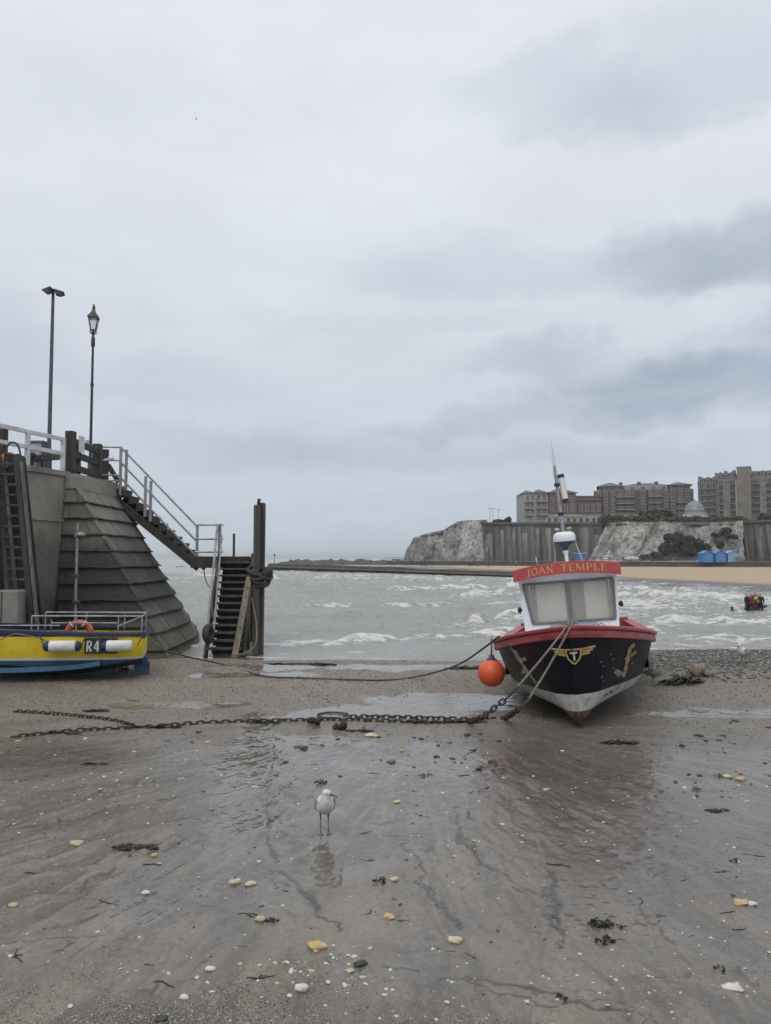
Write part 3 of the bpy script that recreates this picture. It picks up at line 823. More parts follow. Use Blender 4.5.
# flared apron of overlapping courses
T0, T1, T2, T3 = Vector((-8.02, 19.26, 4.18)), Vector((-7.74, 19.22, 4.18)), Vector((-7.70, 22.3, 4.18)), Vector((-8.4, 24.0, 4.18))
B0, B1, B2, B3 = Vector((-8.05, 18.86, -.25)), Vector((-5.12, 18.82, -.25)), Vector((-5.22, 22.3, -.25)), Vector((-6.2, 26.0, -.25))
NC = 11
rg = random.Random(4)
b = MB(); joints = b2 = MB()
for i in range(NC):
    f0, f1 = i / NC, (i + 1) / NC
    j0, j1 = rg.uniform(-.012, .012), rg.uniform(-.012, .012)
    lip, top = .058 + rg.uniform(-.012, .02), 0.0
    def ring(f, off, dz):
        out = []
        nrm = [Vector((0, -1, 0)), Vector((1, -1, 0)).normalized(), Vector((.85, .35, 0)).normalized(), Vector((.7, .7, 0)).normalized()]
        for (bb, tt, n_) in zip((B0, B1, B2, B3), (T0, T1, T2, T3), nrm):
            out.append(bb.lerp(tt, f) + n_ * off + Vector((0, 0, dz)))
        return out
    lo = ring(f0, lip, 0.0 + j0 * .3); hi = ring(f1, .0, -.006)
    def dens(r_, nseg, seed, amp):
        q = []
        rr_ = random.Random(seed)
        for a_, c_ in zip(r_, r_[1:]):
            for k in range(nseg):
                p = a_.lerp(c_, k / nseg)
                if k: p = p + Vector((rr_.uniform(-amp, amp), rr_.uniform(-amp, amp), rr_.uniform(-amp, amp) * 1.2))
                q.append(p)
        q.append(r_[-1]); return q
    L, H = dens(lo, 9, 100 + i, .010), dens(hi, 9, 200 + i, .004)
    n = len(L)
    in0, in1 = Vector((-8.2, 19.5, lo[0].z)), Vector((-8.6, 23.6, lo[3].z))
    k0 = len(b.v)
    b.v += L + H + [in0, in1, Vector((-8.2, 19.5, H[0].z)), Vector((-8.6, 23.6, H[-1].z))]
    for j in range(n - 1): b.f.append((k0 + j, k0 + j + 1, k0 + n + j + 1, k0 + n + j))
    b.f.append((k0 + 2 * n, k0 + 2 * n + 1) + tuple(k0 + j for j in reversed(range(n))))
    b.f.append((k0 + 2 * n + 2, k0 + 2 * n + 3) + tuple(k0 + n + j for j in reversed(range(n))))
    # the dark open joint under every course
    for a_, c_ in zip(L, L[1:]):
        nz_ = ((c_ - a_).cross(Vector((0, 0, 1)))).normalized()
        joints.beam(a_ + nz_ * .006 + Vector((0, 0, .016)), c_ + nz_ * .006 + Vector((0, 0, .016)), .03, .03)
    # slab joints: shallow dark grooves laid on as slightly proud mortar lines
    for side, cnt in ((0, 1), (1, 2)):
        for k in range(cnt):
            fr = (k + (.25 if i % 2 else .7)) / cnt + rg.uniform(-.06, .06)
            if not .06 < fr < .94: continue
            p0 = lo[side].lerp(lo[side + 1], fr); p1 = hi[side].lerp(hi[side + 1], fr)
            nn_ = Vector((0, -1, .3)).normalized() if side == 0 else Vector((1, 0, .6)).normalized()
            joints.beam(p0 + nn_ * .004, p1 + nn_ * .004, .014, .012, nn_)
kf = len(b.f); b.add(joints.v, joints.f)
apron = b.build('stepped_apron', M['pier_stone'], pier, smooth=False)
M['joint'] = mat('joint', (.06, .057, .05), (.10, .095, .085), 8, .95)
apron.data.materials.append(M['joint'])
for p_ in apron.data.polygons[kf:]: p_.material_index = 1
# cap band over the apron
b = MB()
cp = [Vector((-8.03, 19.20, 0)), Vector((-7.70, 19.17, 0)), Vector((-7.66, 22.32, 0)), Vector((-8.4, 24.1, 0))]
b.prism([p + Vector((0, 0, 4.12)) for p in cp + [Vector((-8.6, 23.7, 0)), Vector((-8.2, 19.5, 0))]], (0, 0, .36))
b.build('cap_band', M['pier_wall'], pier, bevel=.03)
# pale kerb running down the near arris
b = MB()
for i in range(NC):
    p0 = B1.lerp(T1, i / NC + .004); p1 = B1.lerp(T1, (i + 1) / NC - .006)
    o1 = Vector((.60, -.10, .16))
    b.beam(p0 + o1 * .10, p1 + o1 * .012, .10, .03, Vector((.7, -.7, .4)))
b.build('arris_kerb', M['pier_stone'], pier, bevel=.01)
# rubble at the broken foot of the smooth wall
b = MB()
for i in range(16):
    f = rg.uniform(.45, 1.0)
    p = A0.lerp(A1, f) + Vector((rg.uniform(.05, .35), -.1, rg.uniform(-.05, .75) * (f)))
    b.ball(p, (rg.uniform(.12, .3), rg.uniform(.1, .25), rg.uniform(.1, .22)), 9, 6, (rg.uniform(0, 3), rg.uniform(0, 3), 0), .18, i)
b.build('broken_footing', M['pier_stone'], pier, smooth='auto')

# low concrete block before the wall at the left
t = thing('concrete_block', 'pale weathered concrete block at the foot of the timber ladder', 'concrete block', at(8, 640, 16.4))
b = MB()
p0 = at(8, 640, 16.4)
b.prism([Vector((p0.x - 1.2, 16.2, -.1)), Vector((p0.x + .34, 16.2, -.1)), Vector((p0.x + .26, 16.2, 1.72)), Vector((p0.x - 1.2, 16.2, 1.72))], (0, .75, 0))
b.build('block', M['concrete_pale'], t, bevel=.04)
b = MB(); b.box((p0.x - .06, 16.195, .8), (.03, .012, 1.8)); b.build('joint', M['joint'], t)

# ------------------------------------------------------------------ big timber ladder on the wall
lad = thing('pier_ladder', 'steep dark timber ladder with iron hoop fixed to the pier wall', 'ladder', at(25, 640, 16.9))
YL = 16.75
def LP(px, py, Y=None): return at(px, py, Y if Y else YL)
YR = 16.75
def LQ(px, py, dy=0.0): return at(px, py, YR + dy)
rt, rb = LQ(18, 455, .25), LQ(35.5, 640, -.15)
lt, lb = LQ(-3, 455, .25), LQ(13, 640, -.15)
b = MB(); b.beam(rt, rb, .13, .24, (0, 1, 0)); b.build('stringer', M['dark_timber'], lad, bevel=.015)
b = MB(); b.beam(lt, lb, .11, .24, (0, 1, 0)); b.build('stringer', M['pile_timber'], lad, bevel=.015)
b = MB(); b.beam(LQ(21.5, 462, .1), LQ(39, 640, -.25), .05, .10, (0, 1, 0)); b.build('stringer_facing', M['grey_timber'], lad, bevel=.01)
for i in range(17):
    f = (i + .9) / 17.5
    a_, c_ = lt.lerp(lb, f), rt.lerp(rb, f)
    b = MB(); b.beam(a_ + Vector((.05, -.05, 0)), c_ + Vector((-.05, -.05, .0)), .05, .045); b.build('rung', M['pile_timber'], lad)
b = MB(); b.prism([lt + Vector((0, .34, .1)), rt + Vector((0, .30, 0)), rb + Vector((0, .42, 0)), lb + Vector((0, .42, 0))], (0, .05, 0)); b.build('dark_backing', M['dark_timber'], lad)  # dark sheet standing in for the shaded recess behind the rungs
for dx in (0, 9):
    b = MB()
    pts = [at(4.5 + dx * .9, 466 - dx * .4, 17.0), at(5.5 + dx * .8, 452 - dx * .3, 17.0), at(8.5 + dx * .7, 444.5 - dx * .1, 17.02), at(13 + dx * .35, 442.3, 17.05), at(17.5 + dx * .2, 445, 17.08), at(20 + dx * .08, 452, 17.1), at(20.5, 461, 17.1)]
    if dx == 0:
        b.tube(catmull(pts, 6), .022, 8); b.build('grab_hoop', M['black_iron'], lad, smooth=True)
# fender timbers left of the ladder
t = thing('fender_post', 'dark timber fender post against the pier wall left of the ladder', 'post', at(2, 600, 16.6))
b = MB(); b.beam(at(-2, 640, 16.5), at(-9, 470, 16.7), .24, .24, (0, 1, 0)); b.build('post', M['dark_timber'], t, bevel=.02)

# ------------------------------------------------------------------ on the deck
def stripe(name, label, cat, loc): return thing(name, label, cat, loc)
# white rail
E0, E1 = Vector((-9.0, 16.0, DECK)), Vector((-8.06, 19.2, DECK))
wf = thing('white_railing', 'white painted timber railing along the pier edge above the ladder', 'railing', E1)
fd = (E1 - E0)
for f in (.02, .30, .62, .985):
    p = E0 + fd * f
    big = .17 if f == .30 else .10
    b = MB(); b.box(p + Vector((0, 0, .42 if f != .30 else .47)), (big, big, .84 if f != .30 else .98)); b.build('post', M['white_paint'], wf, bevel=.012)
for h in (.80, .44):
    b = MB(); b.beam(E0 + Vector((0, 0, h)) - fd * .3, E1 + Vector((0, 0, h)), .055, .10); b.build('rail', M['white_paint'], wf, bevel=.008)
# dark timber fence round the corner
tf = thing('timber_fence', 'black timber fence with stout posts and a paper notice on the pier corner', 'fence', (-7.95, 19.6, DECK))
pA, pB, pC = Vector((-8.03, 19.32, DECK)), Vector((-7.98, 20.7, DECK)), Vector((-7.95, 22.0, DECK))
posts = [(at(70, 470, 19.5), 1.06, .22), (at(76.5, 470, 19.9), .8, .2), (at(97, 474, 21.3), 1.0, .22)]
pp = []
for (p, h, s) in posts:
    p = Vector((p.x, p.y, DECK)); pp.append(p)
for p, (_, h, s) in zip([pp[0], pp[2]], [posts[0], posts[2]]):
    b = MB(); b.box(p + Vector((0, 0, h / 2)), (s, s, h)); b.build('post', M['dark_timber'], tf, bevel=.02)
b = MB(); b.box(pp[1] + Vector((-.08, .15, .42)), (.2, .2, .84)); b.build('post', M['dark_timber'], tf, bevel=.02)
for h in (.80, .48, .14):
    b = MB(); b.beam(pp[0] + Vector((.06, 0, h)), pp[2] + Vector((.04, 0, h - .02)), .07, .17); b.build('rail', M['dark_timber'], tf, bevel=.01)
b = MB(); b.beam(Vector((-10.2, 20.6, DECK + .45)), pp[0] + Vector((-.1, .2, .45)), .07, .16); b.build('rail', M['dark_timber'], tf, bevel=.01)
b = MB(); q = pp[0].lerp(pp[2], .22) + Vector((.13, -.02, .78)); b.box(q, (.012, .30, .42), (0, 0, -.1)); b.build('notice', M['white_paint'], tf)
# clutter
t = thing('deck_cabinet', 'grey metal cabinet standing behind the white railing', 'cabinet', (-9.2, 20.6, DECK))
c0 = at(39, 455, 20.5); b = MB(); b.box((c0.x + .02, 20.5, DECK + .46), (.36, .4, .98)); b.build('cabinet', M['grey_iron'], t, bevel=.02)
b = MB(); b.box((c0.x + .02, 20.285, DECK + .5), (.27, .02, .7)); b.build('door', M['galvanised'], t, bevel=.008)
t = thing('bollard', 'short black mooring bollard behind the white railing', 'bollard', (-9.2, 19.9, DECK))
c0 = at(30, 460, 19.9); b = MB(); b.lathe([(.14, 0), (.13, .08), (.09, .12), (.085, .42), (.14, .47), (.14, .54), (.06, .57), (0, .57)], 14, Matrix.Translation((c0.x, 19.9, DECK))); b.build('bollard', M['black_iron'], t, smooth='auto')
t = thing('mooring_post', 'dark timber post behind the ladder head on the pier', 'post', (-9.2, 18.2, DECK))
c0 = at(1.5, 460, 17.6); b = MB(); b.box((c0.x, 17.6, DECK + .35), (.2, .2, .9)); b.build('post', M['dark_timber'], t, bevel=.02)
M['red_float'] = mat('red_float', (.55, .06, .045), (.42, .045, .04), 5, .5, bmp=.1)
c0 = at(9, 452.5, 17.5)
t = thing('red_float', 'red plastic float lying on the pier by the ladder hoop', 'float', (c0.x, 17.5, c0.z))
b = MB(); b.ball((c0.x, 17.5, DECK + .08), (.19, .18, .17), 16, 10); b.build('float', M['red_float'], t, smooth=True)
t = thing('beacon_post', 'dark timber post with a small white lamp at the stair head', 'post', (-8.1, 22.6, DECK))
c0 = at(104.5, 466, 22.4); b = MB(); b.box((c0.x, 22.4, DECK + .46), (.22, .22, 1.08), (0, 0, .2)); b.build('post', M['dark_timber'], t, bevel=.02)
b = MB(); b.beam((c0.x + .1, 22.4, DECK + .55), (c0.x + .42, 22.4, DECK + .05), .09, .13); b.build('brace', M['dark_timber'], t)
b = MB(); b.ball((c0.x + .22, 22.3, DECK + .72), (.10, .09, .075), 10, 7); b.box((c0.x + .12, 22.32, DECK + .70), (.16, .05, .05)); b.build('lamp', M['white_paint'], t, smooth='auto')

# ------------------------------------------------------------------ lamp posts
fp = at(48.5, 470, 21.6); ft = at(52, 291, 21.6)
t = thing('floodlight_mast', 'tall grey mast carrying two floodlights on the pier', 'lamp post', (fp.x, 21.6, DECK))
X = fp.x + .0
Hm = ft.z
b = MB(); b.tube([(X, 21.6, DECK - .1), (X, 21.6, DECK + .9)], .085, 12); b.build('base_sleeve', M['grey_iron'], t, smooth='auto')
b = MB(); b.tube([(X, 21.6, DECK + .85), (X, 21.6, Hm - .05)], [.058, .042], 12); b.build('mast', M['grey_iron'], t, smooth='auto')
b = MB(); b.beam((X - .16, 21.6, Hm), (X + .2, 21.6, Hm - .02), .05, .05); b.build('crossarm', M['grey_iron'], t)
for s in (-1, 1):
    b = MB()
    c = Vector((X + (-.10 if s < 0 else .17), 21.55 + .05 * s, Hm - (.03 if s < 0 else .06)))
    rot = Euler((R(-10), R(16 * s), R(12 * s))).to_matrix()
    prof = [(-.19, -.10, .05), (.19, -.10, .05)]
    vs = [c + rot @ Vector(p) for p in [(-.15, -.12, .035), (.15, -.12, .035), (.15, .12, .035), (-.15, .12, .035), (-.06, -.06, -.085), (.06, -.06, -.085), (.06, .06, -.085), (-.06, .06, -.085)]]
    b.add(vs, [(0, 1, 2, 3), (7, 6, 5, 4), (0, 4, 5, 1), (1, 5, 6, 2), (2, 6, 7, 3), (3, 7, 4, 0)])
    fl_ = b.build('floodlight', M['grey_iron'], t, bevel=.01)
    b = MB(); b.box(c + rot @ Vector((0, 0, .042)), (.26, .2, .008), rot); b.build('glass', M['glass_clear'], fl_)

lp = at(90, 474, 24.5); ltop = at(95, 307.5, 24.5)
t = thing('lantern_post', 'slim black lamp post with a pointed four sided lantern', 'lamp post', (lp.x, 24.5, DECK))
X, Yp = lp.x, 24.5
S_ = (24.5 / F)
zt = ltop.z
b = MB(); b.lathe([(.12, -.1), (.12, .25), (.085, .32), (.08, .9), (.06, .98), (.048, 1.0)], 14, Matrix.Translation((X, Yp, DECK))); b.build('base', M['black_iron'], t, smooth='auto')
zc_ = zt - 27 * S_
b = MB(); b.tube([(X, Yp, DECK + .95), (X, Yp, zc_ - .42)], [.048, .036], 12); b.lathe([(.036, 0), (.062, .04), (.062, .30), (.04, .34), (.036, .42), (.075, .45), (.03, .5), (.03, .6)], 12, Matrix.Translation((X, Yp, zc_ - .44))); b.build('column', M['black_iron'], t, smooth='auto')
lan = MB()
zb_, zm_ = zc_ + .10, zc_ + .50
rb_, rm_ = .10, .165
for k in range(4):
    a = math.pi / 4 + .22 + k * math.pi / 2
    d = Vector((math.cos(a), math.sin(a), 0)); d2 = Vector((math.cos(a + math.pi / 2), math.sin(a + math.pi / 2), 0))
    c = Vector((X, Yp, 0))
    lan.beam(c + d * rb_ * 1.41 * .75 + Vector((0, 0, zb_)), c + d * rm_ * 1.2 + Vector((0, 0, zm_)), .022, .022)
    lan.beam(c + d * rm_ * 1.2 + Vector((0, 0, zm_)), c + d2 * rm_ * 1.2 + Vector((0, 0, zm_)), .03, .03)
    lan.beam(c + d * rb_ * 1.06 + Vector((0, 0, zb_)), c + d2 * rb_ * 1.06 + Vector((0, 0, zb_)), .025, .025)
    lan.tube(catmull([c + d * .03 + Vector((0, 0, zc_ - .02)), c + d * .13 + Vector((0, 0, zc_ + .03)), c + d * .12 + Vector((0, 0, zb_))], 5), .010, 6)
lan.build('lantern_frame', M['black_iron'], t)
q45 = Matrix.Translation((X, Yp, 0)) @ Matrix.Rotation(math.pi / 4 + .22, 4, 'Z')
b = MB(); b.lathe([(rb_ * 1.0, zb_ + .01), (rm_ * 1.12, zm_ - .01)], 4, q45); b.build('lantern_glass', M['glass_clear'], t)
b = MB(); b.lathe([(rm_ * 1.45, zm_), (rm_ * 1.42, zm_ + .05), (rm_ * .9, zm_ + .13), (rm_ * .45, zm_ + .24), (.055, zm_ + .32), (.06, zm_ + .36)], 4, q45)
b.lathe([(.06, zm_ + .35), (.03, zm_ + .40), (.04, zm_ + .43), (.012, zm_ + .47), (0, zt)], 8, Matrix.Translation((X, Yp, 0))); b.build('lantern_roof', M['black_iron'], t, smooth='auto')
b = MB(); b.box((X - .07, Yp - .06, DECK + 1.5), (.12, .05, .17)); b.build('sign_plate', M['galvanised'], t)
b = MB(); b.tube([(X, Yp, DECK + 3.35), (X, Yp, DECK + 3.43)], .055, 10); b.build('collar', M['black_iron'], t)

# thin pole with a lamp before the apron
pb = at(74.5, 632, 17.9); ptp = at(77.5, 523, 17.9)
t = thing('slim_pole', 'thin grey metal pole with a small lamp in front of stepped stonework', 'pole', (pb.x, 17.9, 0))
b = MB(); b.tube([(pb.x, 17.9, -.1), (ptp.x, 17.9, ptp.z)], .034, 10); b.build('pole', M['galvanised'], t, smooth='auto')
hz_ = at(77.5, 535, 17.9).z
b = MB(); b.ball((ptp.x + .10, 17.85, hz_), (.12, .09, .07), 10, 7); b.box((ptp.x + .02, 17.88, hz_), (.12, .08, .10)); b.build('lamp', M['galvanised'], t, smooth='auto')
for py in (576, 602):
    b = MB(); c = at(75.6, py, 17.9); b.box((c.x + .02, 17.88, c.z), (.16, .12, .07)); b.build('clamp', M['grey_iron'], t, bevel=.01)

# ================================================================== STAIRS
st = thing('pier_stairs', 'dark timber stairs with steel handrails down the end of the pier', 'stairs', (-4.0, 20.2, 0))
LZ = 2.45
# upper flight, along the pier end (x), landing, lower flight towards the viewer (y)
UY0, UY1 = 21.9, 22.8
ux0, ux1 = at(119, 487, 22.3).x, at(199, 553, 22.3).x
NU = 11
for yy in (UY0, UY1):
    b = MB(); b.beam((ux0 - .05, yy, DECK - .43), (ux1 + .1, yy, LZ - .33), .07, .22, (0, 0, 1)); b.build('stringer', M['dark_timber'], st, bevel=.01)
for i in range(NU):
    f = (i + .5) / NU
    x = ux0 + (ux1 - ux0) * f; z = DECK - .02 + (LZ - DECK) * (i + 1) / NU + .02
    b = MB(); b.box((x, (UY0 + UY1) / 2, z - .03), ((ux1 - ux0) / NU + .05, UY1 - UY0 + .02, .06)); b.box((x - (ux1 - ux0) / NU / 2, (UY0 + UY1) / 2, z + .06), (.03, UY1 - UY0 - .04, .15))
    b.build('tread', M['dark_timber'], st, bevel=.006)
lxa, lxb = ux1 - .02, at(253, 553, 22.0).x
b = MB(); b.box(((lxa + lxb) / 2, 22.2, LZ - .05), (lxb - lxa, 1.5, .09)); b.build('landing', M['dark_timber'], st, bevel=.01)
b = MB(); b.box(((lxa + lxb) / 2, 21.48, LZ - .21), (lxb - lxa, .09, .23)); b.build('landing_beam', M['dark_timber'], st, bevel=.01)
b = MB(); b.box(((lxa + lxb) / 2, 22.9, LZ - .21), (lxb - lxa, .09, .23)); b.build('landing_beam', M['dark_timber'], st, bevel=.01)
# lower flight
bl, br_ = G(206.5, 655), G(242, 655)
tl, tr_ = at(220.5, 556, 21.55), at(252, 556, 21.55)
NLW = 13
for i in range(NLW):
    f = i / NLW
    zz = .16 + (LZ - .16) * f * 1.0
    yy = 19.25 + (21.5 - 19.25) * f
    xa = bl.x + (tl.x - bl.x) * f; xb = br_.x + (tr_.x - br_.x) * f
    b = MB(); b.box(((xa + xb) / 2, yy, zz), (xb - xa, .22, .05)); b.build('tread', M['pile_timber'], st, bevel=.005)
    b = MB(); b.box(((xa + xb) / 2 + .02, yy + .13, zz - .07), (xb - xa - .16, .03, .14), (R(8), 0, 0)); b.build('riser', M['dark_timber'], st, bevel=.005)
b = MB(); b.beam((bl.x - .02, 19.2, -.1), (tl.x - .02, 21.5, LZ), .07, .26, (0, 0, 1)); b.build('stringer', M['dark_timber'], st, bevel=.01)
b = MB(); b.beam((br_.x + .06, 19.25, -.1), (tr_.x + .03, 21.5, LZ), .07, .26, (0, 0, 1)); b.build('stringer', M['dark_timber'], st, bevel=.01)
b = MB()
for (f, sidex) in ((.0, 0), (.5, 0), (.95, 0), (.05, 1), (.5, 1), (.95, 1)):
    x = (bl.x + (tl.x - bl.x) * f + .12) if sidex == 0 else (br_.x + (tr_.x - br_.x) * f - .1)
    y = 19.6 + 2.2 * f
    b.box((x, y + .25, (LZ * f) / 2 - .2), (.16, .16, max(LZ * f, .3) + .3))
b.build('support_post', M['dark_timber'], st, bevel=.015)
b = MB(); b.prism([Vector((bl.x + .05, 20.0, -.1)), Vector((br_.x - .05, 20.0, -.1)), Vector((tr_.x - .05, 21.7, LZ - .15)), Vector((tl.x + .05, 21.7, LZ - .15))], (0, .06, -.05)); b.build('dark_backing', M['dark_timber'], st)
# handrails: upper flight
def rail(pts, r, name='handrail', m='galvanised', parent=None):
    b = MB(); b.tube(pts, r, 8); return b.build(name, M[m], parent or st, smooth='auto')
hy = UY0 - .06
p_top = Vector((at(121, 449, hy).x, hy, 0)); p_mid = Vector((at(157, 0, hy).x, hy, 0)); p_bot = Vector((at(205, 0, hy).x, hy, 0))
def zu(x): return DECK + (LZ - DECK) * (x - ux0) / (ux1 - ux0)
for yy in (UY0 - .06,):
    for x in (p_top.x, p_top.x + .16, p_mid.x - .07, p_mid.x + .08, p_bot.x):
        zb_ = max(zu(x), LZ)
        if x < p_top.x + .2: zb_ = DECK - (.06 if x > p_top.x else 0)
        b = MB(); b.box((x, yy, zb_ + (.40 if x != p_bot.x else .42)), (.075, .05, 1.16 if x != p_bot.x else .96)); b.build('rail_post', M['galvanised'], st, bevel=.006)
    for h in (.98, .55, .12):
        rail([Vector((p_top.x, yy, DECK + h)), Vector((p_bot.x - .04, yy, max(zu(p_bot.x), LZ) + h - .1))], .028)
# landing rail
lx2 = at(219, 520, UY0 - .4).x
for yy in (21.6,):
    b = MB(); b.box((lx2, yy, LZ + .42), (.09, .06, .98)); b.build('rail_post', M['galvanised'], st, bevel=.006)
    for h in (.88, .48, .06 if yy > 22 else .12):
        rail([Vector((p_bot.x, yy, LZ + h)), Vector((lx2 + .1, yy, LZ + h))], .026)
b = MB(); b.box((lx2 + .17, 22.8, LZ + .3), (.06, .06, .75)); b.build('rail_post', M['dark_timber'], st)
# lower handrail (left side of flight), two rails and feet
h0, h1 = at(217.5, 524, 21.5), at(206.5, 640, 19.0)
rail([h0, h0.lerp(h1, .5), h1], .030)
rail([h0 + Vector((.10, .1, -.32)), h1 + Vector((.12, .15, -.05))], .028)
for f in (.28, .62):
    q = h0.lerp(h1, f); rail([q, q + Vector((.06, .05, -.75))], .024, 'rail_post')
# rail panel at the stair head
x0_, x1_ = at(97.5, 460, 21.85).x, at(122, 460, 21.85).x
for h in (.98, .60, .18, .02):
    rail([Vector((x0_, 21.7, DECK + h)), Vector((x1_, 21.8, DECK + h))], .024)
for x in (x0_, x1_):
    b = MB(); b.box((x, 21.75, DECK + .30), (.06, .06, 1.4)); b.build('rail_post', M['galvanised'], st, bevel=.006)

# piles
pl_t = thing('timber_pile', 'tall paired timber mooring pile beside the foot of stairs', 'pile', (G(258, 653).x, 19.4, 0))
xa = at(255.7, 505, 19.5); xb = at(261.5, 503, 19.85); 
b = MB(); b.box((at(256, 600, 19.5).x, 19.5, (xa.z - 1) / 2 + .0), (.15, .22, xa.z + 1), (0, 0, .1)); b.build('pile', M['pile_timber'], pl_t, bevel=.03)
b = MB(); b.box((at(261.2, 600, 19.8).x, 19.8, (xb.z - .95) / 2), (.15, .22, xb.z + .95), (0, R(.3), .05)); b.build('pile', M['pile_timber'], pl_t, bevel=.03)
b = MB(); b.box((at(258.3, 504, 19.6).x, 19.68, xb.z + .02), (.07, .20, .16), (.1, .15, .1)); b.build('pile_splinter', M['dark_timber'], pl_t, bevel=.015)
t = thing('leaning_plank', 'pale drilled plank leaning against the timber pile by the stairs', 'plank', G(235, 656))
b = MB(); pa, pb_ = at(234.5, 658, 19.1), at(249.5, 577, 19.45); b.beam(pa, pb_, .15, .09, (0, 1, 0)); pk = b.build('plank', M['pale_timber'], t, bevel=.012)
b = MB()
for f in (.12, .22, .35, .37, .5, .62, .75, .85, .87):
    q = pa.lerp(pb_, f); b.beam(q + Vector((.02, -.052, 0)), q + Vector((.02, -.04, 0)), .03, .03)
b.build('bolt_hole', M['black_iron'], t)
# tyres / fender hoses round the pile
t = thing('fender_coil', 'black rubber fender hose coiled round the timber pile', 'fender', at(258, 573, 19.4))
b = MB()
for i, (px, py, rx_, tl_) in enumerate(((257, 570.5, .21, .15), (259, 575, .235, -.2), (260, 579, .22, .35), (261, 583, .19, -.1), (264, 574, .20, .7))):
    c = at(px, py, 19.55)
    b.torus(c, rx_, .05, (math.sin(tl_), -.55, 1), 24, 8, 1.05)
b.ball(at(266.5, 573, 19.5), (.13, .14, .2), 12, 8, (0, .5, 0), .15, 3)
b.build('hose', M['rubber'], t, smooth=True)
t = thing('old_tyre', 'old rubber tyre hanging at the foot of the stair rail', 'tyre', at(209, 635, 19.0))
b = MB(); c = at(208.5, 634, 18.95); b.torus(c, .20, .085, (1, -.12, .15), 24, 10, .8); b.build('tyre', M['rubber'], t, smooth=True)
t = thing('hanging_rope', 'thin rope dangling under the stair landing', 'rope', at(204, 560, 21.5))
b = MB(); b.tube(catmull([at(203.5, 562, 21.4), at(204.5, 575, 21.4), at(207, 583, 21.2), at(211, 589, 21.0)], 6), .014, 6); b.build('rope', M['rope_dark'], t, smooth=True)
t = thing('loop_rope', 'slack rope looped beneath the pale leaning plank', 'rope', G(245, 654))
b = MB(); b.tube(catmull([at(252, 598, 19.35), at(256, 620, 19.3), at(256.5, 640, 19.2), at(252, 649, 19.1), at(243, 654, 19.0), at(232, 654.5, 19.0)], 7), .02, 6); b.build('rope', M['rope_tan'], t, smooth=True)
# ================================================================== THE RED, WHITE AND BLACK FISHING BOAT
def gold(): return mat('gold_paint', (.58, .40, .15), (.48, .32, .11), 14, .45, bmp=.05, stain=(.2, .15, .08), stain_amt=.35, stain_scale=12)
M['gold'] = gold()
M['cabin_white'] = mat('cabin_white', (.76, .78, .81), (.68, .70, .74), 4, .35, bmp=.06, stain=(.46, .43, .38), stain_amt=.35, stain_scale=2.5)
M['boat_red'] = mat('boat_red', (.34, .058, .064), (.27, .046, .054), 5, .42, bmp=.1, stain=(.40, .16, .15), stain_amt=.4, stain_scale=7)
M['sign_red'] = mat('sign_red', (.42, .065, .07), (.36, .054, .062), 5, .4, bmp=.06)
M['black_plastic'] = mat('black_plastic', (.012, .012, .014), (.02, .02, .02), 8, .4)
M['radome'] = mat('radome', (.72, .73, .74), (.66, .67, .68), 4, .35, bmp=.03)
M['navy'] = mat('navy', (.018, .024, .07), (.012, .016, .05), 6, .4, bmp=.05)
M['buoy_orange'] = mat('buoy_orange', (.68, .095, .03), (.58, .075, .025), 4, .42, bmp=.06, stain=(.45, .12, .06), stain_amt=.4, stain_scale=6)

def hull_paint():
    m, t = new_mat('hull_paint')
    co = t.n('ShaderNodeTexCoord').outputs['Object']
    s = t.n('ShaderNodeSeparateXYZ', None, Vector=co)
    x, y, z = s.outputs
    zz = t.m('ADD', z, t.m('MULTIPLY', t.m('SUBTRACT', t.noise(co, 3, 4, .6), .5), .012))
    l1 = t.m('SUBTRACT', .275, t.m('MULTIPLY', y, -.006))
    l2 = t.m('SUBTRACT', .520, t.m('MULTIPLY', y, .030))
    black = t.mix(t.ss(t.noise(co, 2.5, 6, .6), .35, .7), (.006, .007, .012), (.014, .015, .022))
    scr = t.ss(t.noise(t.v('MULTIPLY', co, (3, 3, 9)), 5, 7, .75, .6), .69, .73)
    black = t.mix(t.m('MULTIPLY', scr, .7), black, (.26, .26, .28))
    white = t.mix(t.ss(t.noise(co, 6, 7, .72), .46, .70), (.56, .56, .54), (.33, .31, .265))
    white = t.mix(t.m('MULTIPLY', t.ss(t.noise(t.v('MULTIPLY', co, (9, 9, 1.2)), 1.6, 5, .65), .56, .68), .6), white, (.24, .18, .12))
    red = t.mix(t.ss(t.noise(co, 5, 7, .7), .40, .62), (.15, .062, .05), (.085, .060, .05))
    red = t.mix(t.m('MULTIPLY', t.ss(t.noise(co, 11, 7, .75), .55, .68), .7), red, (.22, .19, .15))
    red = t.mix(t.m('MULTIPLY', t.ss(zz, .20, .02), .6), red, (.05, .047, .04))
    f1 = t.ss(t.m('SUBTRACT', zz, l1), -.006, .006)
    f2 = t.ss(t.m('SUBTRACT', zz, l2), -.004, .004)
    col = t.mix(f2, t.mix(f1, red, white), black)
    rgh = t.m('SUBTRACT', .62, t.m('MULTIPLY', f2, .24))
    finish(t, col, rgh, 0, bump(t, t.noise(co, 9, 5, .6), .08, .02), t.m('SUBTRACT', .5, t.m('MULTIPLY', f2, .36)))
    return m
JY, JROLL = R(-13.8), R(-4.7)
foot = G(580, 729)
joan = thing('fishing_boat', 'black hulled fishing boat with red trim and white wheelhouse, bow towards the viewer', 'boat', (foot.x, foot.y, -.03), (R(0.5), JROLL, JY))
joan.scale = (.955, 1, 1)
_MW[joan] = Matrix.LocRotScale(Vector(joan.location), Euler(joan.rotation_euler), Vector(joan.scale))
JM = _MW[joan]
LB = 6.2
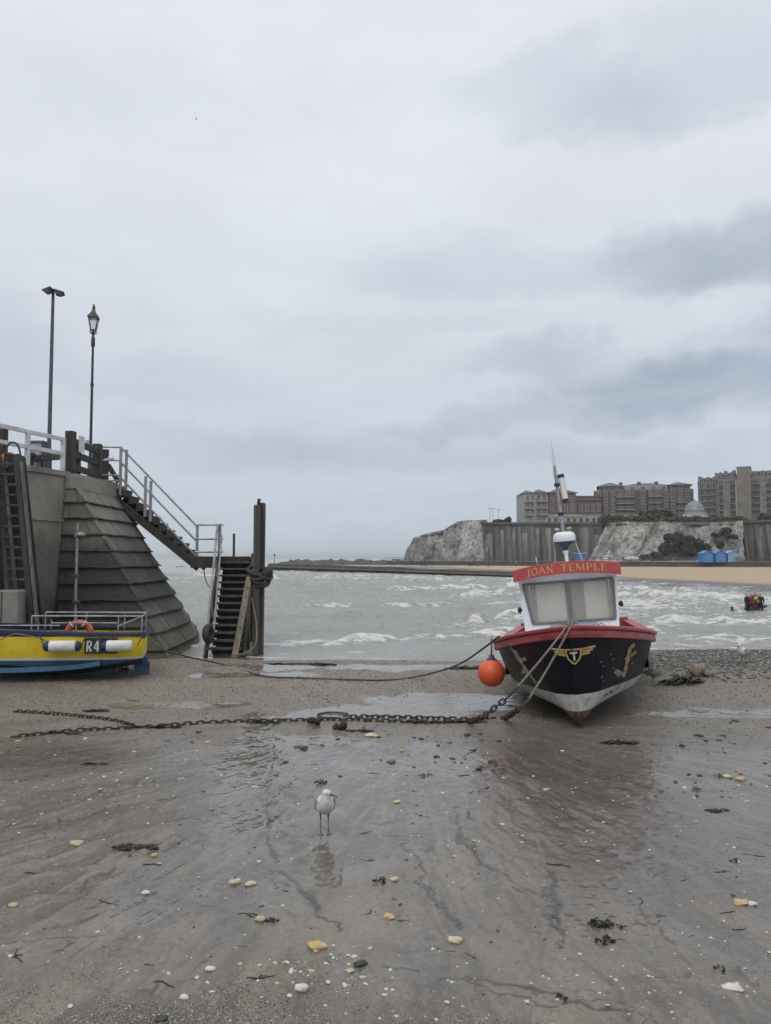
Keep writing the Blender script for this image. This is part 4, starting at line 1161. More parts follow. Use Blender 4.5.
def hb(y):
    u = min(max((y + .35) / 2.9, 0), 1)
    v = 1.365 * (1 - (1 - u) ** 2.2) ** .80
    if y > 4: v -= .16 * ((y - 4) / 2.2) ** 1.5
    return v
def zg(y): return float(np.interp(y, [-.35, .3, 1, 2, 3.2, 4.5, 6.2], [1.475, 1.36, 1.235, 1.07, .98, .92, .92]))
def zk(y): return float(np.interp(y, [-.36, -.33, -.25, -.15, -.03, .08, .25, .5, 6.2], [1.475, 1.25, .9, .58, .30, .12, .03, 0, .02]))
def pw(y): return float(np.interp(y, [-.35, 0, .6, 1.5, 3, 6.2], [.50, .38, .29, .20, .16, .16]))
ST = [-.35, -.33, -.29, -.24, -.18, -.1, 0, .1, .22, .36, .55, .8, 1.1, 1.45, 1.85, 2.3, 2.9, 3.6, 4.4, 5.2, 5.8, 6.2]
US = [0, .03, .06, .085, .1, .115, .135, .17, .25, .34, .44, .55, .66, .77, .88, .95, 1.0]
FIN = .17
def zb_(y): return max(zk(y), FIN)
def fw(y, z):                       # concave planking that runs down into the keel
    q_ = min(max((z - zk(y)) / max(FIN - zk(y), 1e-3), 0), 1)
    return .030 + .085 * q_ * q_
def half_z(y, z):
    b0, top = zb_(y), zg(y)
    if zk(y) < FIN and z <= b0: return min(fw(y, z), max(hb(y), .004))
    s_ = min(max((z - b0) / max(top - b0, 1e-4), 0), 1)
    f0 = fw(y, b0) if zk(y) < FIN else .004
    bv = hb(1.9) * min(max((y + .14) / 2.04, .004), 1)           # lower waterlines run straight to a sharp stem
    be = hb(y) if y > 1.9 else hb(y) + (min(bv, hb(y)) - hb(y)) * (1 - s_) ** 3.2
    return f0 + max(be - f0, .0) * s_ ** pw(y)
def hull_pt(y, u):
    if u < .1 and zk(y) < FIN: z = zk(y) + (FIN - zk(y)) * (u / .1)
    elif zk(y) < FIN: z = FIN + (zg(y) - FIN) * ((u - .1) / .9) ** 1.8
    else: z = zk(y) + (zg(y) - zk(y)) * u ** 1.6
    return half_z(y, z), z
rows = []
for y in ST:
    r_ = []
    for sd_ in (-1, 1):
        us_ = list(reversed(US)) if sd_ < 0 else US[1:]
        for u in us_:
            xx, z = hull_pt(y, u); r_.append(Vector((sd_ * xx, y, z)))
    rows.append(r_)
b = MB(); b.sheet(rows)
n_ = len(rows[0]); k_ = (len(rows) - 1) * n_
b.f.append(tuple(k_ + j for j in range(n_)))
hull = b.build('hull', hull_paint(), joan, smooth='auto', local=True)
# stem bar and keel shoe
M['stem_dark'] = mat('stem_dark', (.05, .042, .038), (.09, .07, .055), 9, .8, bmp=.4)
b = MB(); ys_ = [.0, .05, .12, .2, .35, .6, 2, 4, 6.1]
b.tube([(0, y, zk(y) - .004) for y in ys_], [.014, .02, .026, .03, .032, .035, .035, .035, .035], 6); b.build('keel', M['stem_dark'], joan, smooth=True, local=True)
# half-width at height z and inverse
def half_at(y, z):
    return 0.0 if z <= zk(y) else half_z(y, min(z, zg(y)))
def surf(x, z, off=.006):
    a = abs(x); lo, hi = -.36, 2.6
    for _ in range(40):
        mid_ = (lo + hi) / 2
        if half_at(mid_, z) < a: lo = mid_
        else: hi = mid_
    y = (lo + hi) / 2
    e = .02
    dy = (half_at(y + e, z) - half_at(y - e, z)) / (2 * e)
    n = Vector(((1 if x >= 0 else -1) * 1.0, -max(dy, .01), 0)).normalized()
    return Vector((x, y, z)) + n * off
# gunwale: broad red rubbing band with a capping
def sweep(prof, ys, name, m, zoff=0.0):
    b = MB()
    rws = []
    seq = [(-1, y) for y in reversed(ys)] + [(1, y) for y in ys[1:]]
    for sg, y in seq:
        e = .01
        dx = (hb(y + e) - hb(max(y - e, -.349))) / (2 * e if y > -.34 else e)
        nx = Vector((sg, -dx, 0)); nx.normalize()
        if y <= -.349: nx = Vector((0, -1, 0))
        c = Vector((sg * hb(y), y, zg(y) + zoff))
        rws.append([c + nx * o + Vector((0, 0, h)) for (o, h) in prof])
    b.sheet([r_ + [r_[0]] for r_ in rws])
    k0 = 0; n = len(prof) + 1
    b.f.append(tuple(range(len(prof)))); b.f.append(tuple((len(rws) - 1) * n + j for j in reversed(range(len(prof)))))
    return b.build(name, M[m], joan, smooth='auto', local=True)
SY = [-.35, -.345, -.335, -.31, -.27, -.2, -.1, 0, .15, .35, .6, .9, 1.3, 1.8, 2.4, 3.2, 4.2, 5.2, 6.2]
sweep([(-.03, -.135), (.035, -.13), (.045, -.118), (.045, -.03), (.03, -.02), (-.03, -.02)], SY, 'rubbing_band', 'boat_red')
sweep([(-.13, -.018), (.06, -.018), (.075, .0), (.075, .03), (.06, .042), (-.13, .042)], SY, 'gunwale_cap', 'boat_red')
# deck
b = MB(); b.sheet([[Vector((-max(hb(y) - .04, .002), y, zg(y) - .07)), Vector((0, y, zg(y) - .02)), Vector((max(hb(y) - .04, .002), y, zg(y) - .07))] for y in ST if y < 2.2])
b.build('foredeck', M['cabin_white'], joan, local=True)
b = MB(); b.sheet([[Vector((-(hb(y) - .06), y, .55)), Vector((hb(y) - .06, y, .55))] for y in (1.9, 3, 4, 5, 6.1)])
b.build('cockpit_sole', M['grey_iron'], joan, local=True)
b = MB()
for sg in (-1, 1):
    b.sheet([[Vector((sg * (hb(y) - .02), y, zg(y) - .02)), Vector((sg * (hb(y) - .12), y, zg(y) - .03)), Vector((sg * (hb(y) - .12), y, .5))] for y in (1.9, 3, 4, 5, 6.15)])
b.sheet([[Vector((-1.2, 6.15, .5)), Vector((-1.2, 6.15, 1.02))], [Vector((1.2, 6.15, .5)), Vector((1.2, 6.15, 1.02))]])
b.build('bulwark_lining', M['boat_red'], joan, local=True)
# wheelhouse with a real window opening
WF, WBk = 1.92, 3.55          # front and back along y
ZB, ZT = .95, 2.20
wl = lambda z: -.79 - .045 * (z - ZB) / (ZT - ZB)
wr = lambda z: .79 + .045 * (z - ZB) / (ZT - ZB)
wz0, wz1 = 1.36, 2.04
q = dict(tl=(-.775, wz1), tr=(.775, wz1 + .01), br=(.755, wz0), bl=(-.655, wz0 - .01))
def wy(z): return WF - .05 * (z - ZB)      # the front leans forward a little
def V2(x, z, dy=0.0): return Vector((x, wy(z) + dy, z))
def ring_panel(outer, inner, dy0, dy1):
    """frame between two outlines of the same count, with thickness"""
    b = MB(); n = len(outer)
    vs = [V2(*p, dy0) for p in outer] + [V2(*p, dy0) for p in inner] + [V2(*p, dy1) for p in outer] + [V2(*p, dy1) for p in inner]
    fs = []
    for i in range(n):
        j = (i + 1) % n
        fs += [(i, j, n + j, n + i), (2 * n + i, 3 * n + i, 3 * n + j, 2 * n + j), (i, 2 * n + i, 2 * n + j, j), (n + i, n + j, 3 * n + j, 3 * n + i)]
    return b.add(vs, fs)
def rounded(corn, r, k=5):
    out = []
    n = len(corn)
    for i in range(n):
        p, a, c = Vector(corn[i]), Vector(corn[i - 1]), Vector(corn[(i + 1) % n])
        d0, d1 = (a - p).normalized(), (c - p).normalized()
        p0, p1 = p + d0 * r, p + d1 * r
        for j in range(k):
            t = j / (k - 1)
            out.append(tuple((1 - t) ** 2 * p0 + 2 * t * (1 - t) * p + t * t * p1))
    return out
corn = [q['tl'], q['tr'], q['br'], q['bl']]
inn = rounded(corn, .045)
oc = [(wl(ZT), ZT), (wr(ZT), ZT), (wr(ZB), ZB), (wl(ZB), ZB)]
out_ = []
for i in range(4): out_ += [oc[i]] * 5
# spread coincident corner points a hair so that no face collapses
out_ = [(x + (0 if k % 5 == 2 else .0015 * ((k % 5) - 2)), z + .0007 * ((k % 5) - 2)) for k, (x, z) in enumerate(out_)]
b = ring_panel(out_, inn, 0, .04)
for sg, f in ((-1, wl), (1, wr)):
    b.add([Vector((f(ZB), wy(ZB) + .042, ZB)), Vector((f(ZT), wy(ZT) + .042, ZT)), Vector((f(ZT) * .97, WBk, ZT)), Vector((f(ZB) * .97, WBk, ZB)),
           Vector((f(ZB) - sg * .04, wy(ZB) + .042, ZB)), Vector((f(ZT) - sg * .04, wy(ZT) + .042, ZT)), Vector((f(ZT) * .97 - sg * .04, WBk, ZT)), Vector((f(ZB) * .97 - sg * .04, WBk, ZB))],
          [(0, 1, 2, 3), (7, 6, 5, 4), (0, 4, 5, 1), (1, 5, 6, 2), (2, 6, 7, 3), (3, 7, 4, 0)])
b.build('wheelhouse', M['cabin_white'], joan, local=True)
b = MB(); b.box((0, 3.0, 1.0), (1.4, .06, 1.2)); b.box((0, WBk - .02, 1.6), (1.5, .03, 1.2))
M['cabin_dark'] = mat('cabin_dark', (.10, .098, .094), (.075, .073, .07), 4, .8)
b.build('interior', M['cabin_dark'], joan, local=True)
M['frame_grey'] = mat('frame_grey', (.16, .165, .17), (.12, .122, .125), 7, .6)
fo = rounded([(x * 1.0 + (-.012 if x < 0 else .012), z + (.012 if z > 1.7 else -.012)) for x, z in corn], .05)
fi = rounded([(x + (.030 if x < 0 else -.030), z + (-.030 if z > 1.7 else .030)) for x, z in corn], .035)
wf_ = ring_panel(fo, fi, -.016, .03).build('window_frame', M['frame_grey'], joan, local=True)
b = MB(); b.beam(V2(.015, wz0 + .02, -.004), V2(-.005, wz1 - .02, -.004), .055, .03, (0, 1, 0)); b.build('mullion', M['frame_grey'], wf_, local=True)
def pane_mat():
    m, t = new_mat('salty_glass')
    co = t.n('ShaderNodeTexCoord').outputs['Object']
    n = t.noise(co, 3.2, 5, .55)
    n2 = t.ss(t.noise(co, 2.0, 3, .5), .35, .7)
    col = t.mix(n, (.70, .685, .625), (.58, .57, .52))
    fil = finish(t, col, t.m('ADD', .16, t.m('MULTIPLY', n2, .25)), 0, None, .5)
    t.put(fil, 'Alpha', t.m('ADD', .32, t.m('MULTIPLY', n, .22)))
    return m
b = MB(); b.add([V2(*p, .012) for p in fi], [tuple(range(len(fi)))]); b.build('window_pane', pane_mat(), wf_, local=True)
# pale boards and a hanging cloth seen through the glass
M['cream'] = mat('cream', (.70, .68, .61), (.62, .60, .53), 2.0, .8)
b = MB(); b.box((-.31, 2.10, 1.68), (.50, .02, .66)); b.box((.46, 2.10, 1.68), (.38, .02, .64)); b.build('cabin_curtain', M['cream'], joan, local=True, bevel=.01)
# small ledge and fittings under the window
M['ledge_blue'] = mat('ledge_blue', (.16, .22, .32), (.2, .25, .33), 8, .6)
b = MB(); b.beam(V2(-.36, 1.335, -.03), V2(.42, 1.345, -.03), .05, .02); b.build('window_ledge', M['ledge_blue'], joan, local=True)
# roof and curved name board
def camber(x): return .085 * (1 - (x / .9) ** 2)
b = MB(); nX = 24
rows = []
for y in (1.70, WBk + .1):
    rows.append([Vector((-.885 + 1.77 * i / nX, y, 2.19 + camber(-.885 + 1.77 * i / nX))) for i in range(nX + 1)])
top = rows; bot = [[p - Vector((0, 0, .06)) for p in r_] for r_ in rows]
b.sheet(top); b.sheet(bot)
for e in (0, -1): b.sheet([top[e], bot[e]])
b.sheet([[top[0][0], bot[0][0]], [top[1][0], bot[1][0]]]); b.sheet([[top[0][-1], bot[0][-1]], [top[1][-1], bot[1][-1]]])
b.build('roof', M['cabin_white'], joan, local=True)
b = MB(); BYF = 1.66
fr, bk = [], []
for i in range(nX + 1):
    x = -.90 + 1.80 * i / nX
    for (lst, y) in ((fr, BYF), (bk, BYF + .038)): lst.append((Vector((x, y, 2.085 + camber(x))), Vector((x, y, 2.282 + camber(x)))))
b.sheet([[a for a, c in fr], [c for a, c in fr], [c for a, c in bk], [a for a, c in bk], [a for a, c in fr]])
b.sheet([[fr[0][0], fr[0][1]], [bk[0][0], bk[0][1]]]); b.sheet([[fr[-1][0], fr[-1][1]], [bk[-1][0], bk[-1][1]]])
board = b.build('name_board', M['sign_red'], joan, local=True, bevel=.006)
for sg in (-1, 1):
    b = MB(); b.box((sg * .888, (BYF + .04 + WBk) / 2, 2.195), (.03, WBk - BYF, .17)); b.build('roof_side_board', M['sign_red'], joan, local=True, bevel=.006)
# serif capitals out of strokes: (x0, z0, x1, z1, width)
def arc_strokes(cx, cz, rx, rz, a0, a1, wf, k=14):
    pts = []
    for i in range(k):
        a, c = R(a0 + (a1 - a0) * i / k), R(a0 + (a1 - a0) * (i + 1) / k)
        pts.append((cx + rx * math.cos(a), cz + rz * math.sin(a), cx + rx * math.cos(c), cz + rz * math.sin(c), wf((a + c) / 2)))
    return pts
TK, TN = .17, .075
def serif(x, z, w_=.30): return (x - w_ / 2, z, x + w_ / 2, z, .06)
wO = lambda a: TN + (TK - TN) * abs(math.cos(a))
GLY = {
    'J': (.62, [(.42, 1, .42, .05, TK), serif(.42, .97), ] + arc_strokes(.22, .05, .2, .22, 0, -150, lambda a: .10, 8) + [(.04, -.06, .09, -.02, .13)]),
    'O': (1.0, arc_strokes(.5, .5, .41, .49, 0, 360, wO, 22)),
    'A': (1.0, [(.10, .02, .48, .98, TN), (.48, .98, .86, .02, TK), (.26, .36, .70, .36, TN), serif(.1, .03), serif(.86, .03)]),
    'N': (1.02, [(.16, .02, .16, .98, TN), (.14, .96, .84, .04, TK), (.84, .02, .84, .98, TN), serif(.16, .03), serif(.10, .97), serif(.84, .97)]),
    'T': (.92, [(.46, .0, .46, 1, TK), (.06, .96, .86, .96, .08), (.08, .98, .08, .76, .06), (.84, .98, .84, .76, .06), serif(.46, .03)]),
    'E': (.82, [(.2, 0, .2, 1, TK), (.08, .97, .7, .97, .07), (.08, .03, .74, .03, .07), (.2, .52, .56, .52, .07), (.69, .98, .69, .78, .06), (.73, .02, .73, .24, .06), (.56, .62, .56, .42, .05)]),
    'M': (1.22, [(.16, .02, .18, .98, TN), (.18, .98, .6, .06, TK), (.6, .06, 1.02, .98, TN), (1.02, .98, 1.04, .02, TK), serif(.16, .03, .26), serif(1.04, .03), serif(.12, .97, .2), serif(1.08, .97, .2)]),
    'P': (.82, [(.2, 0, .2, 1, TK), serif(.2, .03)] + [(.1, .97, .44, .97, .07), (.2, .44, .44, .44, .07)] + arc_strokes(.44, .705, .27, .265, -90, 90, lambda a: .07 + .1 * abs(math.cos(a)), 10)),
    'L': (.78, [(.2, 0, .2, 1, TK), serif(.2, .97), (.08, .03, .68, .03, .07), (.68, .02, .68, .26, .06)]),
    'R': (.9, [(.2, 0, .2, 1, TK + .04), (.2, .95, .5, .95, .14), (.2, .48, .5, .48, .14), (.42, .48, .74, 0, .19)] + arc_strokes(.5, .715, .22, .235, -90, 90, lambda a: .17, 8)),
    '4': (.8, [(.55, 0, .55, 1, .2), (.52, .98, .08, .34, .15), (.04, .3, .76, .3, .16)]),
}
def put_stroke(b, s, place, thick, seg=3):
    """one stroke as a thin solid laid on a surface: place(x,z,off)"""
    x0, z0, x1, z1, w_ = s
    d = Vector((x1 - x0, z1 - z0)); L = d.length
    if L < 1e-6: return
    n = Vector((-d.y, d.x)) / L * w_ / 2
    k0 = len(b.v)
    for i in range(seg + 1):
        f = i / seg
        c = Vector((x0, z0)) + d * f
        for sg in (1, -1):
            p = c + n * sg
            b.v.append(place(p.x, p.y, thick)); b.v.append(place(p.x, p.y, -.002))
    for i in range(seg):
        a = k0 + i * 4; c = a + 4
        b.f += [(a, c, c + 2, a + 2), (a, a + 1, c + 1, c), (a + 2, c + 2, c + 3, a + 3), (a + 1, a + 3, c + 3, c + 1)]
    b.f += [(k0, k0 + 2, k0 + 3, k0 + 1), (k0 + seg * 4, k0 + seg * 4 + 1, k0 + seg * 4 + 3, k0 + seg * 4 + 2)]
def write(text, x0, x1, hgt, place_, gap=.12, space=.75):
    tot = sum(space if ch == ' ' else GLY[ch][0] + gap for ch in text) - gap
    sx = (x1 - x0) / tot
    b = MB(); cur = 0
    for li, ch in enumerate(text):
        if ch == ' ': cur += space; continue
        wd, sts = GLY[ch]
        for k, (a, c, d, e, w_) in enumerate(sts):
            s = (x0 + (cur + a) * sx, c * hgt, x0 + (cur + d) * sx, e * hgt, w_ * (hgt + sx) / 2)
            put_stroke(b, s, lambda x, z, o, k=k: place_(x, z, o + .0006 * (k % 5)), .004, 2)
        cur += wd + gap
    return b
for word, q0_, q1_ in (('JOAN', -.675, -.205), ('TEMPLE', -.085, .68)):
    b = write(word, q0_, q1_, .118, lambda x, z, o: Vector((x, BYF - o, 2.125 + camber(x) + z)))
    b.build('boat_name', M['gold'], board, local=True)
# winged shield with a T on the bow
ZE = 1.085; ES = .62
def pl_h(x, z, o): return surf(x, z, .007 + o)
b = MB()
EX = .02                                                       # bow stem centre
shield = [(-.155, .145), (.155, .145), (.165, .05), (.125, -.07), (.0, -.185), (-.125, -.07), (-.165, .05)]
def shield_edge(k):
    pts = []
    for i in range(len(shield)):
        a, c = Vector(shield[i]), Vector(shield[(i + 1) % len(shield)])
        for j in range(k): pts.append(a.lerp(c, j / k))
    return pts
SE = shield_edge(4)
for i in range(len(SE)):
    a, c = SE[i], SE[(i + 1) % len(SE)]
    put_stroke(b, (EX + a.x * ES, ZE + a.y * ES, EX + c.x * ES, ZE + c.y * ES, .022), pl_h, .004 + .0005 * (i % 3), 1)
for sg in (-1, 1):
    for k, (za, x_in, x_out) in enumerate(((.135, .18, .50), (.075, .20, .44), (.015, .19, .36))):
        put_stroke(b, (EX + sg * x_in * ES, ZE + za * ES, EX + sg * x_out * ES, ZE + za * ES + .012, .026), pl_h, .004 + .0005 * k, 8)
b.build('wing_emblem', M['gold'], hull, local=True)
b = MB()
cz = MB()
for (s) in ((-.075, .07, .075, .07, .036), (0, .07, 0, -.10, .036)):
    put_stroke(b, (EX + s[0] * ES, ZE + s[1] * ES, EX + s[2] * ES, ZE + s[3] * ES, s[4] * .7), pl_h, .004, 4)
M['letter_white'] = mat('letter_white', (.62, .62, .60), (.5, .5, .48), 9, .5)
b.build('emblem_letter', M['letter_white'], hull, local=True)
# worn gold and cream figures on each bow
M['worn_cream'] = mat('worn_cream', (.40, .36, .27), (.26, .23, .17), 18, .7, stain=(.03, .03, .035), stain_amt=.8, stain_scale=11)
b = MB()
for k, s in enumerate(((-.93, 1.09, -.60, .60, .05), (-.90, 1.08, -.83, .93, .075), (-.83, .93, -.72, .99, .06), (-.80, .80, -.71, .72, .045), (-.84, .72, -.72, .78, .04), (-.97, 1.13, -.93, 1.08, .05))):
    put_stroke(b, s, pl_h, .003 + .0005 * k, 6)
b.build('painted_figure', M['worn_cream'], hull, local=True)
b = MB()
for k, s in enumerate(((.86, 1.05, .72, .60, .060), (.76, .88, .95, .95, .042), (.87, 1.04, .93, 1.08, .06), (.71, .66, .62, .74, .05), (.64, .76, .60, .70, .05))):
    put_stroke(b, s, pl_h, .003 + .0005 * k, 6)
M['worn_gold'] = mat('worn_gold', (.42, .31, .14), (.28, .20, .09), 16, .6, stain=(.05, .045, .04), stain_amt=.8, stain_scale=9)
b.build('painted_figure', M['worn_gold'], hull, local=True)
M['worn_blue'] = mat('worn_blue', (.09, .22, .42), (.16, .3, .45), 9, .6)
b = MB(); put_stroke(b, (.585, .75, .66, .70, .055), pl_h, .003, 3); put_stroke(b, (.61, .66, .66, .67, .04), pl_h, .0037, 2); b.build('painted_bird', M['worn_blue'], hull, local=True)
rg = random.Random(12)
for k in range(22):
    sx = rg.choice((-1, 1, 1, 1)); x = sx * rg.uniform(.35, 1.12); z = rg.uniform(.56, 1.02)
    a = rg.uniform(-.5, .9); l_ = rg.uniform(.01, .05)
    b = MB(); put_stroke(b, (x, z, x + l_ * math.cos(a), z + l_ * math.sin(a), rg.uniform(.004, .010)), pl_h, .002 + .0004 * (k % 5), 2); b.build('paint_chip', M['worn_cream'], hull, local=True)
for k, s in enumerate(((.40, .37, .42, .42, .012), (.44, .37, .43, .43, .012), (.43, .43, .47, .42, .010), (.50, .38, .49, .44, .012), (.49, .41, .52, .41, .010), (.53, .38, .52, .44, .012), (.60, .41, .66, .47, .008))):
    b = MB(); put_stroke(b, s, pl_h, .003 + .0005 * k, 2); b.build('faded_mark', M['frame_grey'], hull, local=True)
# nav lights, mast, radar, aerials
for sg in (-1, 1):
    xx = (wl if sg < 0 else wr)(1.7)
    b = MB(); b.ball((xx + sg * .05, 2.0, 1.60), (.038, .04, .055), 10, 7); b.box((xx + sg * .015, 2.0, 1.60), (.06, .04, .04)); b.build('navigation_light', M['black_plastic'], joan, local=True, smooth='auto')
rt_ = 2.19 + .085
b = MB(); mt0, mt1 = Vector((.03, 2.75, rt_ - .02)), Vector((-.04, 2.95, rt_ + 1.88))
b.tube([mt0, mt0.lerp(mt1, .55), mt1], [.042, .036, .028], 10); mast = b.build('mast', M['galvanised'], joan, local=True, smooth='auto')
b = MB(); b.tube([mt1 - Vector((0, 0, .28)), mt1 + Vector((0, 0, .12))], [.034, .036], 10); b.build('mast_head', M['radome'], mast, local=True, smooth='auto')
for f in (.50, .78):
    b = MB(); c = mt0.lerp(mt1, f); b.tube([c - Vector((0, 0, .03)), c + Vector((0, 0, .03))], .055, 10); b.build('mast_clamp', M['navy'], mast, local=True, smooth='auto')
b = MB(); r0, r1 = Vector((.105, 2.9, rt_ + 1.17)), Vector((.065, 2.95, rt_ + 1.60))
b.tube([r0, r1], .058, 12); rr_ = b.build('radar_reflector', M['cream'], joan, local=True, smooth='auto')
d_ = (r1 - r0).normalized()
for q0_, q1_ in ((r0 - d_ * .05, r0 + d_ * .02), (r1 - d_ * .02, r1 + d_ * .045)):
    b = MB(); b.tube([q0_, q1_], .062, 12); b.build('reflector_cap', M['black_plastic'], rr_, local=True, smooth='auto')
RD = Vector((.02, 2.45, rt_ + .43))
b = MB(); b.lathe([(.0, .17), (.12, .165), (.175, .14), (.195, .10), (.20, .03), (.19, .0)], 24, Matrix.Translation(RD)); rad = b.build('radar_dome', M['radome'], joan, local=True, smooth='auto')
b = MB(); b.lathe([(.19, .001), (.175, -.03), (.07, -.10), (.045, -.17), (.0, -.175)], 24, Matrix.Translation(RD)); b.build('dome_base', M['navy'], rad, local=True, smooth='auto')
b = MB(); b.lathe([(.05, -.15), (.05, -.2), (.03, -.22)], 12, Matrix.Translation(RD)); b.tube([RD + Vector((0, 0, -.2)), RD + Vector((.01, 0, -.42))], .03, 8); b.build('dome_bracket', M['radome'], joan, local=True, smooth='auto')
for (a, c) in ((Vector((-.19, 2.45, rt_ - .04)), Vector((-.17, 2.5, rt_ + .52))), (Vector((.33, 2.3, rt_ - .05)), Vector((.16, 2.5, rt_ + .55)))):
    b = MB(); b.tube([a, c], .016, 8); b.build('dome_strut', M['galvanised'], joan, local=True, smooth='auto')
for x in (-.10, .12):
    b = MB(); b.ball((x, 2.62, RD.z + .215), (.05, .05, .035), 10, 6); b.tube([(x, 2.62, RD.z + .12), (x, 2.62, RD.z + .2)], .02, 8); b.build('deck_light', M['galvanised'], joan, local=True, smooth='auto')
b = MB(); b.tube([mt1 + Vector((.0, 0, .1)), mt1 + Vector((-.02, .02, .42)), mt1 + Vector((-.05, .03, .80))], [.010, .007, .004], 6); b.build('whip_aerial', M['radome'], joan, local=True, smooth=True)
b = MB(); b.tube([(-.46, 2.0, rt_ - .06), (-.50, 2.0, rt_ + .2)], .014, 6); b.build('stub_aerial', M['galvanised'], joan, local=True, smooth=True)
# bow fittings
b = MB(); b.tube([(.0, -.22, zg(-.2) - .02), (.0, -.22, zg(-.2) + .13)], .045, 10); b.beam((-.12, -.22, zg(-.2) + .085), (.12, -.22, zg(-.2) + .085), .04, .04); b.build('bow_bitt', M['galvanised'], joan, local=True, smooth='auto')
b = MB()
for x in (.34, .42, -.3):
    b.tube(catmull([(x, .25, zg(.3) + .01), (x + .01, .25, zg(.3) + .09), (x + .07, .25, zg(.3) + .09), (x + .08, .25, zg(.3) + .01)], 4), .010, 6)
b.build('deck_hoop', M['galvanised'], joan, local=True, smooth=True)
b = MB(); b.box((.18, 6.28, .38), (.05, .34, .72)); b.build('rudder', M['stem_dark'], joan, local=True, bevel=.01)
b = MB(); b.tube([(1.0, 4.9, .48), (1.02, 4.95, -.04)], [.035, .05], 8); b.beam((.92, 4.8, .0), (1.12, 5.1, .0), .22, .06); b.build('beaching_leg', M['rust'], joan, local=True)
b = MB()
for k in range(3):
    a = 2 * math.pi * k / 3 + .4
    b.ball((.0 + .13 * math.cos(a), 5.95, .34 + .13 * math.sin(a)), (.11, .02, .06), 10, 5, (0, -a, 0))
b.ball((0, 5.95, .34), (.05, .1, .05), 10, 6); b.build('propeller', M['rust'], joan, local=True, smooth=True)

# orange buoy hung from the bow
def jw(p): return JM @ Vector(p)
hang = jw((-1.30, 1.05, zg(1.05) - .0))
bc = at(491.5, 673, hang.y - .12)
t = thing('orange_buoy', 'round orange mooring buoy with blue collar hanging from black bow', 'buoy', bc)
rb_ = 13.4 * bc.y / F
q_ = (hang - bc).normalized().to_track_quat('Z', 'Y').to_matrix().to_4x4()
MT = Matrix.Translation(bc) @ q_
b = MB(); b.lathe([(0, -rb_)] + [(rb_ * math.sin(R(a)), -rb_ * math.cos(R(a))) for a in range(15, 160, 12)] + [(rb_ * .28, rb_ * .97), (0, rb_ * .98)], 28, MT); b.build('float', M['buoy_orange'], t, smooth=True)
b = MB(); b.lathe([(rb_ * .46, rb_ * .90), (rb_ * .40, rb_ * .99), (rb_ * .24, rb_ * 1.08), (rb_ * .18, rb_ * 1.32), (rb_ * .1, rb_ * 1.36)], 18, MT); b.build('collar', M['navy'], t, smooth=True)
b = MB(); b.tube([bc + (hang - bc).normalized() * rb_ * 1.25, hang + Vector((0, 0, .03))], .014, 6); b.build('lanyard', M['rope_dark'], t, smooth=True)

# ================================================================== THE YELLOW AND BLUE BOAT
def yellow_paint():
    m, t = new_mat('yellow_blue_paint')
    co = t.n('ShaderNodeTexCoord').outputs['Object']
    s = t.n('ShaderNodeSeparateXYZ', None, Vector=co); z = s.outputs[2]
    z = t.m('ADD', z, t.m('MULTIPLY', t.m('SUBTRACT', t.noise(co, 4, 4, .6), .5), .01))
    ye = t.mix(t.ss(t.noise(co, 3, 6, .6), .35, .7), (.74, .55, .03), (.63, .46, .025))
    ye = t.mix(t.m('MULTIPLY', t.ss(t.noise(t.v('MULTIPLY', co, (4, 4, .7)), 4, 6, .7), .56, .72), .5), ye, (.20, .15, .04))
    bl = t.mix(t.ss(t.noise(co, 4, 7, .65), .35, .65), (.040, .090, .145), (.035, .062, .095))
    bl = t.mix(t.m('MULTIPLY', t.ss(t.noise(co, 9, 7, .7), .58, .70), .5), bl, (.12, .15, .17))
    col = t.mix(t.ss(z, .432, .438), bl, (.58, .57, .54))
    col = t.mix(t.ss(z, .480, .486), col, ye)
    col = t.mix(t.ss(z, .885, .89), col, (.018, .026, .06))
    finish(t, col, .42, 0, bump(t, t.noise(co, 10, 5, .6), .1, .02))
    return m
YX, YYc = at(143.3, 660, 15.25).x - .2, 15.95
yb = thing('yellow_boat', 'yellow and blue open boat beached beneath the pier with its stern showing', 'boat', (YX, YYc, -.03), (R(-1), R(1.2), R(14)))
def yh(x):    # half-beam, x runs negative towards the bow
    u = -x / 5.2
    return .86 * (1 - max(u - .35, 0) ** 2 * 1.9) * (1 - .12 * max(.12 - u, 0) / .12)
def y_sec(x):
    u = -x / 5.2
    h = max(yh(x), .02)
    zb = float(np.interp(-x, [0, .25, .6, 1.4, 4.2, 5.2], [.30, .24, .17, .06, .05, .5]))
    zch = float(np.interp(-x, [0, .5, 1.4, 5.2], [.46, .36, .27, .55]))
    top = .945 + .20 * max(u - .15, 0)
    return [(0, zb), (h * .45, zb + (zch - zb) * .55), (h * .86, zch), (h * .95, zch + (top - zch) * .35), (h, zch + (top - zch) * .75), (h * 1.0, top)]
rows = []
for x in (0.0, -.1, -.25, -.5, -.9, -1.4, -2, -2.7, -3.4, -4.1, -4.7, -5.05, -5.2):
    sc_ = y_sec(x)
    rk = -.0 
    rows.append([Vector((x - (.03 if x == 0 else 0) * (1 - z), -yy, z)) for yy, z in reversed(sc_)] + [Vector((x, yy, z)) for yy, z in sc_[1:]])
b = MB(); b.sheet(rows); n_ = len(rows[0]); b.f.append(tuple(range(n_)))
yhull = b.build('hull', yellow_paint(), yb, smooth='auto', local=True)
b = MB(); b.sheet([[Vector((x, -yh(x) + .03, .80)), Vector((x, yh(x) - .03, .80))] for x in (-.02, -1, -2, -3, -4, -5)]); b.build('deck', M['grey_iron'], yb, local=True)
b = MB()
